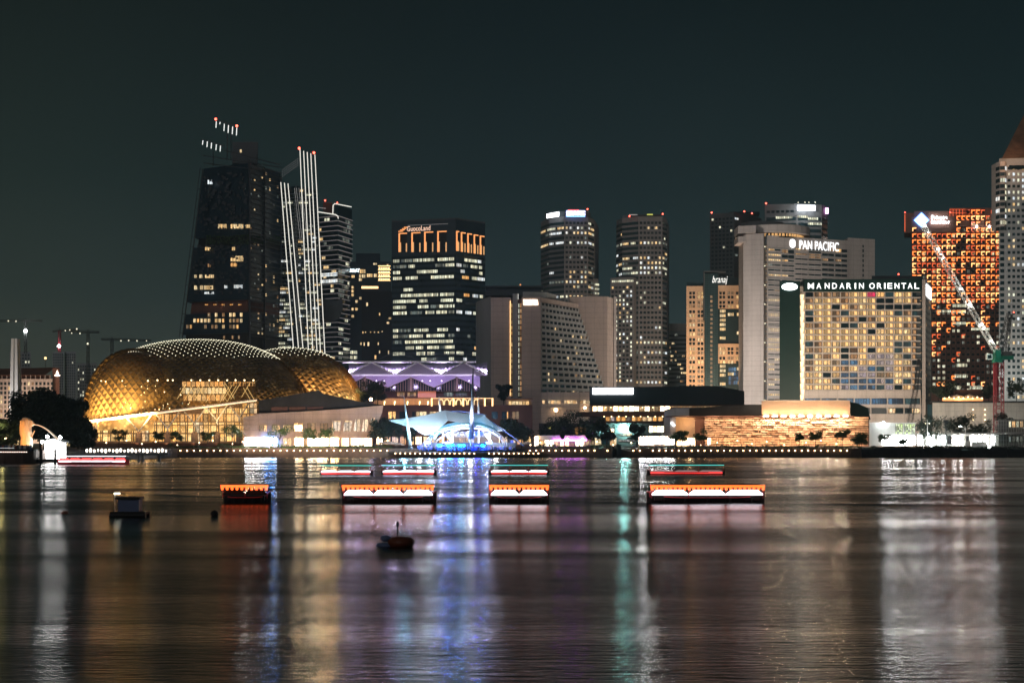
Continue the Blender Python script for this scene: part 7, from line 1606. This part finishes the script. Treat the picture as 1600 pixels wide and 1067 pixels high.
# distant apartment blocks
def far_block(x0, x1, y0, Y, label, rows, cols, lit_p=0.04, seed=0):
    T = empty('apartment_block', (X((x0 + x1) / 2, Y), Y, GZ), label, 'building', 'distant apartment blocks'); q = MB(); q.pxbox(x0, x1, y0, 693, Y, 30); q.build('wall', 'block_pale', T)
    f = face_px(x0, Y - 0.02, x1, Y - 0.02); ws = Win(T); r_ = random.Random(seed); punch(ws, f, cols, rows, Z(660, Y), Z(y0 + 3, Y), 0.6, 0.6, lambda i, j: 'lit_office' if r_.random() < lit_p else 'tower_grey_dark', 0.03); ws.finish(); return T
far_block(15, 48, 549, 1700, 'pale apartment block behind the four white pillars', 20, 7, 0.06, 1); far_block(82, 99.5, 549, 1650, 'pale apartment block with square windows left of its joined twin', 26, 5, 0.02, 2); far_block(101, 119, 549, 1655, 'pale apartment block right of its joined twin, nearer the dome', 26, 5, 0.02, 3); far_block(120, 151, 567, 1750, 'lowest pale apartment block, partly hidden by the golden dome', 18, 8, 0.12, 4)
def far_crane(px, ytop, ybot, j0, j1, yj, label, Y=1600, lamps=(), tilt=0, mat='crane_grey', big=None):
    T = empty('tower_crane', (X(px, Y), Y, GZ), label, 'crane', 'distant tower cranes'); q = MB(); q.lattice(P(px, ybot, Y), P(px, ytop, Y), 2.4, 12, 0.3); q.build('mast', mat, T)
    q = MB(); q.lattice(P(j0, yj + tilt, Y), P(j1, yj - tilt, Y), 1.8, 22, 0.28); q.build('jib', 'crane_grey', T); q = MB(); q.tube([P(px, yj - 4, Y), P(j0, yj + tilt, Y)], 0.12, 3); q.tube([P(px, yj - 4, Y), P(j1, yj - tilt, Y)], 0.12, 3); q.tube([P(px, yj, Y), P(px, yj - 4.5, Y)], 0.5, 4); q.build('tie_bar', 'crane_grey', T)
    for lx, ly, r_ in lamps: q = MB(); q.ball(P(lx, ly, Y - 3), r_, n=8, rings=6); q.build('work_lamp', 'flood' if r_ > 1 else 'dot', T)
far_crane(40, 501, 552, -6, 66, 501.5, 'distant crane with a level jib and a bright round lamp over the pillars', lamps=((13, 501.5, .7), (25, 502, .7), (39.8, 517.5, 1.9)))
far_crane(93, 516, 550, 82, 123, 516.5, 'distant crane with a reddish mast and a bright lamp above the twin blocks', lamps=((120, 514, .8), (102, 516.5, .6), (109, 515.5, .6), (92, 540.5, 1.6)), mat='crane_red', tilt=1.6)
far_crane(137.5, 520, 600, 110, 155, 519, 'distant crane with a tall mast and yellow lamps left of the dome', lamps=((125, 521, .7), (137, 537, 1.0), (112, 520.5, .6)))
far_crane(175, 530, 570, 158, 236, 531, 'distant crane with a long level jib seen just over the dome edge', lamps=((189, 532.5, .7), (201, 532, .7), (214, 532.5, .7), (229, 532.5, .5)), tilt=-1)
q = MB(); q.ball(P(71, 559.5, 1500), 1.3); o = empty('site_light', (X(71, 1500), 1500, GZ), 'small orange site light left of the twin apartment blocks', 'light'); q.build('lamp', glow('amber_site', (1, 0.6, 0.25), 3.0), o); q = MB(); q.tube([P(71, 560, 1500), P(71, 600, 1500)], 0.3, 4); q.build('pole', 'crane_grey', o)
# low lit restaurants under the trees at left
T = empty('lit_colonnade', (X(120, 560), 575, GZ), 'low warmly lit pavilion between the big trees and the dome', 'pavilion'); q = MB(); q.pxbox(96, 134, 686, 698, 580, 8); q.build('wall', 'tan_wall', T); f = face_px(96, 579.98, 134, 579.98); ws = Win(T)
for k in range(7): px_win(ws, f, 97 + k * 5.2, 688, 4.4, 8, 'lit_warm', 0.1)
ws.finish()
T = empty('terrace_bar', (X(15, 470), 470, GZ), 'row of golden lit bays behind the crowd on the left terrace', 'bar'); q = MB(); q.pxbox(-8, 31, 683, 698, 470, 8); q.build('wall', 'tan_wall', T); f = face_px(-8, 469.98, 31, 469.98); ws = Win(T)
for k in range(9): px_win(ws, f, -7 + k * 4.2, 685, 3.2, 10, 'lit_warm' if k % 3 else 'lit_shop_dim', 0.1)
ws.finish(); q = MB(); q.ball(P(9.5, 685, 467), 0.6); q.ball(P(3, 688, 467), 0.4); q.build('lamp', 'globe', T)

for k in range(44):
    px = 140 + k * 27.3 + rng.uniform(-8, 8)
    if 640 < px < 800: continue
    Y = 579 + (k % 4) * 2.0; zt_ = GZ + 1.2 + (k * 7 % 5) * 0.45
    o = empty('garden_lamp', (X(px, Y), Y, GZ), 'small warm garden lamp on a short stem among the promenade planting', 'lamp', 'garden lamps along the promenade'); q = MB(); q.tube([(X(px, Y), Y, GZ), (X(px, Y), Y, zt_)], 0.05, 5); q.build('stem', 'dark_frame', o); q = MB(); q.ball((X(px, Y), Y, zt_ + 0.15), 0.26, n=6, rings=4); q.build('globe', 'garden_glow' if 'garden_glow' in M else glow('garden_glow', (1.0, 0.66, 0.36), 9.0) and 'garden_glow', o)

# ------------------------------------------------------------------ trees and hedges
def leaves(mb, c, rad, n, size, rng, flat=0.8, m=0):
    for _ in range(n):
        while True:
            p_ = Vector((rng.uniform(-1, 1), rng.uniform(-1, 1), rng.uniform(-1, 1)))
            if p_.length <= 1: break
        p_ = Vector((p_.x * rad, p_.y * rad, p_.z * rad * flat)) + Vector(c)
        a_ = Vector((rng.gauss(0, 1), rng.gauss(0, 1), rng.gauss(0, 1))).normalized(); b = a_.orthogonal().normalized(); cc = a_.cross(b); s_ = size * rng.uniform(0.6, 1.4)
        mb.quad([p_ - b * s_, p_ + cc * s_ * 0.45, p_ + b * s_, p_ - cc * s_ * 0.45], m)
def tree_parts(h, rad, seed, clumps=9, per=70, leaf=0.22, trunk=0.16, lean_=0.0, lo=0.38, flat=0.75):
    rng = random.Random(seed); tk = MB(); cr_ = MB(); top = Vector((lean_ * h * 0.3, 0, h * 0.55))
    tk.tube([(0, 0, -0.3), (lean_ * 0.3, 0.05, h * 0.25), tuple(top)], trunk, 7, 0, trunk * 0.6)
    for k in range(clumps):
        a_ = 2 * math.pi * k / clumps + rng.uniform(-0.4, 0.4); rr = rad * rng.uniform(0.3, 0.85); zz_ = h * rng.uniform(lo + 0.18, 0.92)
        c = (lean_ * h * 0.3 + rr * math.cos(a_), rr * math.sin(a_), zz_)
        tk.tube([tuple(top * rng.uniform(0.6, 1)), tuple((top + Vector(c)) / 2 + Vector((0, 0, rng.uniform(-.2, .3)))), c], trunk * 0.4, 4, 0, trunk * 0.12)
        leaves(cr_, c, rad * rng.uniform(0.30, 0.5), per, leaf, rng, flat)
    return tk, cr_
def tree(px, Y, h, rad, label, group='trees along the promenade', seed=0, name='tree', z0=GZ, mat='leaf', **k):
    x = X(px, Y); o = empty(name, (x, Y, z0), label, 'tree', group); tk, cr_ = tree_parts(h, rad, seed, **k)
    for mb, nm, mt in ((tk, 'trunk', 'bark'), (cr_, 'crown', mat)):
        mb.v = [(v[0] + x, v[1] + Y, v[2] + z0) for v in mb.v]; mb.build(nm, mt, o)
    return o
small = [(185, 7.4, 2.6, 0.3, 'two tiered promenade tree, leftmost in front of the glowing hall'), (247, 7.2, 2.0, 0.1, 'slim promenade tree between the second and third forked columns'), (276, 6.9, 2.2, -0.1, 'wispy promenade tree just left of the middle forked column'), (325, 6.6, 2.3, -.2, 'low spreading promenade tree left of the bushy one'), (362, 9.0, 3.3, 0.1, 'bushiest promenade tree at the right end of the glowing hall'), (435, 9.0, 4.2, 0.3, 'broad promenade tree with a leaning trunk before the curved pavilion'), (483, 7.6, 2.8, 0.0, 'promenade tree left of its close neighbour before the pavilion shops'), (508, 7.8, 2.7, 0.1, 'promenade tree right of its close neighbour before the pavilion shops'), (1056, 6.4, 2.4, 0.1, 'small tree in front of the corrugated wall'), (1065, 6.6, 2.2, 0.2, 'small leaning tree in front of the orange lit porch'), (1096, 7.4, 2.6, -.1, 'small tree at the left end of the textured wall'), (1249, 5.8, 1.5, 0.0, 'narrow tree, leftmost before the right half of the textured wall'), (1274, 7.2, 2.9, 0.1, 'rounder tree with a leaning trunk before the textured wall'), (1316, 7.2, 2.7, 0.0, 'dense round tree before the right part of the textured wall'), (1343, 6.0, 2.7, 0.1, 'low wide tree at the right end of the textured wall'), (1381, 5.4, 2.2, 0.0, 'small tree against the translucent site shed'), (1411, 3.6, 1.5, 0.0, 'shrubby sapling before the glaring site cabins'), (1352 - 6, 3.4, 2.4, 0.0, 'bushy shrub at the corner of the textured wall')]
for k, (px, h, rd, ln, lb) in enumerate(small): tree(px, 575.5 + (k % 3) * 0.6, h * 1.06, rd * 1.3, lb, seed=k + 20, lean_=ln, clumps=11, per=130, leaf=0.27, lo=0.34, trunk=0.2)
mid_ = [(594, 584, 11.5, 4.5, 'dark dense tree right of the curved pavilion prow'), (611, 590, 12.5, 5.0, 'tall dark tree behind the left mast'), (640, 596, 9, 3.2, 'dark tree seen under the left wing of the fabric canopy'), (797, 592, 12.0, 4.2, 'upright dark tree right of the stage'), (815, 594, 10.5, 5.0, 'broad dark tree before the right end of the mall'), (787, 690, 12, 4.2, 'roof terrace tree beside the string lit arcade'), (893, 605, 16.5, 8.5, 'largest dark tree left of the shop terrace signs'), (868, 612, 13, 6.5, 'dark tree behind the waterfront restaurant'), (925, 600, 11.5, 5.5, 'tree with a yellow lit edge behind the restaurant awnings'), (948, 598, 10.0, 4.0, 'small dark tree left of the bright shop sign'), (995, 602, 10, 4.5, 'bluish dark tree right of the bright shop sign'), (1455, 640, 14, 7.5, 'big dark tree before the corner of the lettered hotel'), (1500, 660, 15.5, 7.5, 'round dark tree before the blank podium wall'), (1535, 665, 13, 5.0, 'smaller dark tree left of the red crane mast'), (1572, 690, 17, 5.5, 'tree behind the red crane mast')]
for k, (px, Y, h, rd, lb) in enumerate(mid_):
    z0 = GZ if px != 787 else Z(634, 690) - 1
    tree(px, Y, h, rd, lb, 'larger trees behind the promenade', seed=k + 60, z0=z0, clumps=16, per=150, leaf=0.42, trunk=0.3, mat='leaf_far', lo=0.2, flat=0.85)
for k, (px, h, rd, lb) in enumerate(((1466, 9, 5, 'leftmost of the trees on the podium roof'), (1482, 14, 6, 'tallest tree on the podium roof beside the parasols'), (1545, 10, 4.5, 'podium roof tree right of the parasols'), (1588, 13, 5.5, 'palm like tree on the podium roof at the right edge'), (1475, 8, 4, 'small tree on the podium roof in front of the tallest one'))): tree(px, YQ + 12, h, rd, lb, 'trees on the podium roof', seed=k + 90, z0=Z(627, YQ), clumps=13, per=110, leaf=0.5, trunk=0.25, mat='leaf_far', lo=0.15)
for k, (px, Y, h, rd, lb) in enumerate(((43, 520, 20.5, 6.5, 'dark tree, leftmost and tall in the big clump behind the lion headed statue'), (63, 530, 22.5, 7.5, 'tallest dark tree in the big clump left of the dome'), (84, 525, 20.0, 7.0, 'dark tree right of the tallest one in the big clump'), (103, 528, 18.5, 7.5, 'broad dark tree in the middle of the big clump'), (122, 524, 19.5, 6.0, 'dark tree at the right end of the big clump against the dome'), (128, 520, 9, 4.5, 'low dark tree at the foot of the dome edge'), (8, 470, 10.5, 5.5, 'yellowish lit tree at the left edge behind the terrace'), (25, 480, 9.0, 4.0, 'low dark tree just left of the lion headed statue'))):
    tree(px, Y, h, rd, lb, 'big trees left of the dome', seed=k + 120, clumps=26, per=240, leaf=0.62, trunk=0.45, mat='leaf_far', lo=0.02, flat=0.95)
lamp('POINT', P(3, 664, 462), 900, (1, 0.85, 0.3), 0.5)
for k, (px, Y, h, rd, lb) in enumerate(((573, 640, 13, 5, 'dark tree beside the lilac roof left gable'), (590, 634, 14, 4.5, 'dark tree under the lilac roof beside the bright post lamp'))): tree(px, Y, h, rd, lb, 'larger trees behind the promenade', seed=k + 160, z0=Z(640, Y), clumps=14, per=130, leaf=0.42, trunk=0.3, mat='leaf_far', lo=0.1)
for px, py, Y, lb in ((579.5, 624, 628, 'bright warm post lamp right of the golden dome foot'), (868.5, 640.5, 600, 'bright orange post lamp left of the largest dark tree')):
    o = empty('post_lamp', (X(px, Y), Y, GZ), lb, 'lamp'); q = MB(); q.tube([(X(px, Y), Y, GZ), P(px, py, Y)], 0.12, 6); q.build('pole', 'dark_frame', o); q = MB(); q.ball(P(px, py, Y), 0.75, n=8, rings=6); q.build('globe', 'globe', o)
hd = MB(); rng = random.Random(19)                           # clipped hedge and shrubs along the promenade
for k in range(11000):
    px = rng.uniform(262, 1360)
    if 614 < px < 838 or 955 < px < 1000: continue
    hh = 0.9 + 0.55 * math.sin(px * 0.11) * math.sin(px * 0.043) + (0.9 if int(px / 17) % 5 == 0 else 0)
    x = X(px, QY + 2); y = QY + rng.uniform(0.8, 2.6); z = GZ + rng.uniform(0, 1) ** 0.7 * max(0.35, hh); s_ = rng.uniform(0.12, 0.3); a_ = rng.uniform(0, 3.1)
    hd.quad([(x - s_ * math.cos(a_), y - s_ * math.sin(a_), z), (x, y, z - s_ * 0.6), (x + s_ * math.cos(a_), y + s_ * math.sin(a_), z + 0.05), (x, y, z + s_ * 0.6)])
tag(hd.build('promenade_hedge', 'leaf'), 'low hedge and shrubs along the lamp lit promenade edge', 'hedge', kind='stuff')
bs = MB()
for k in range(2500):
    px = rng.uniform(1360, 1600); x = X(px, QY + 2); y = QY + rng.uniform(-1, 4); z = 3.3 + rng.uniform(0, 1.3) * (0.5 + 0.5 * math.sin(px * 0.13) ** 2); s_ = rng.uniform(0.15, 0.4); a_ = rng.uniform(0, 3.1)
    bs.quad([(x - s_ * math.cos(a_), y - s_ * math.sin(a_), z), (x, y, z - s_ * 0.6), (x + s_ * math.cos(a_), y + s_ * math.sin(a_), z + 0.05), (x, y, z + s_ * 0.6)])
tag(bs.build('bank_scrub', 'leaf_far'), 'dark scrub growing along the unlit river bank', 'scrub', kind='stuff')

# night haze over the bay
hz = MB(); hz.box(-3500, 3500, -120, 3600, -2, 260)
m, t, b = nodes('haze'); t.nodes.remove(b)
pv = t.nodes.new('ShaderNodeVolumePrincipled'); pv.inputs['Density'].default_value = 0.00012; pv.inputs['Color'].default_value = (0.66, 0.88, 0.92, 1); pv.inputs['Anisotropy'].default_value = 0.2
t.links.new(pv.outputs[0], [n for n in t.nodes if n.type == 'OUTPUT_MATERIAL'][0].inputs['Volume'])
tag(hz.build('haze', 'haze'), kind='stuff')

for o in list(bpy.data.objects):
    if '_o' in o: del o['_o']
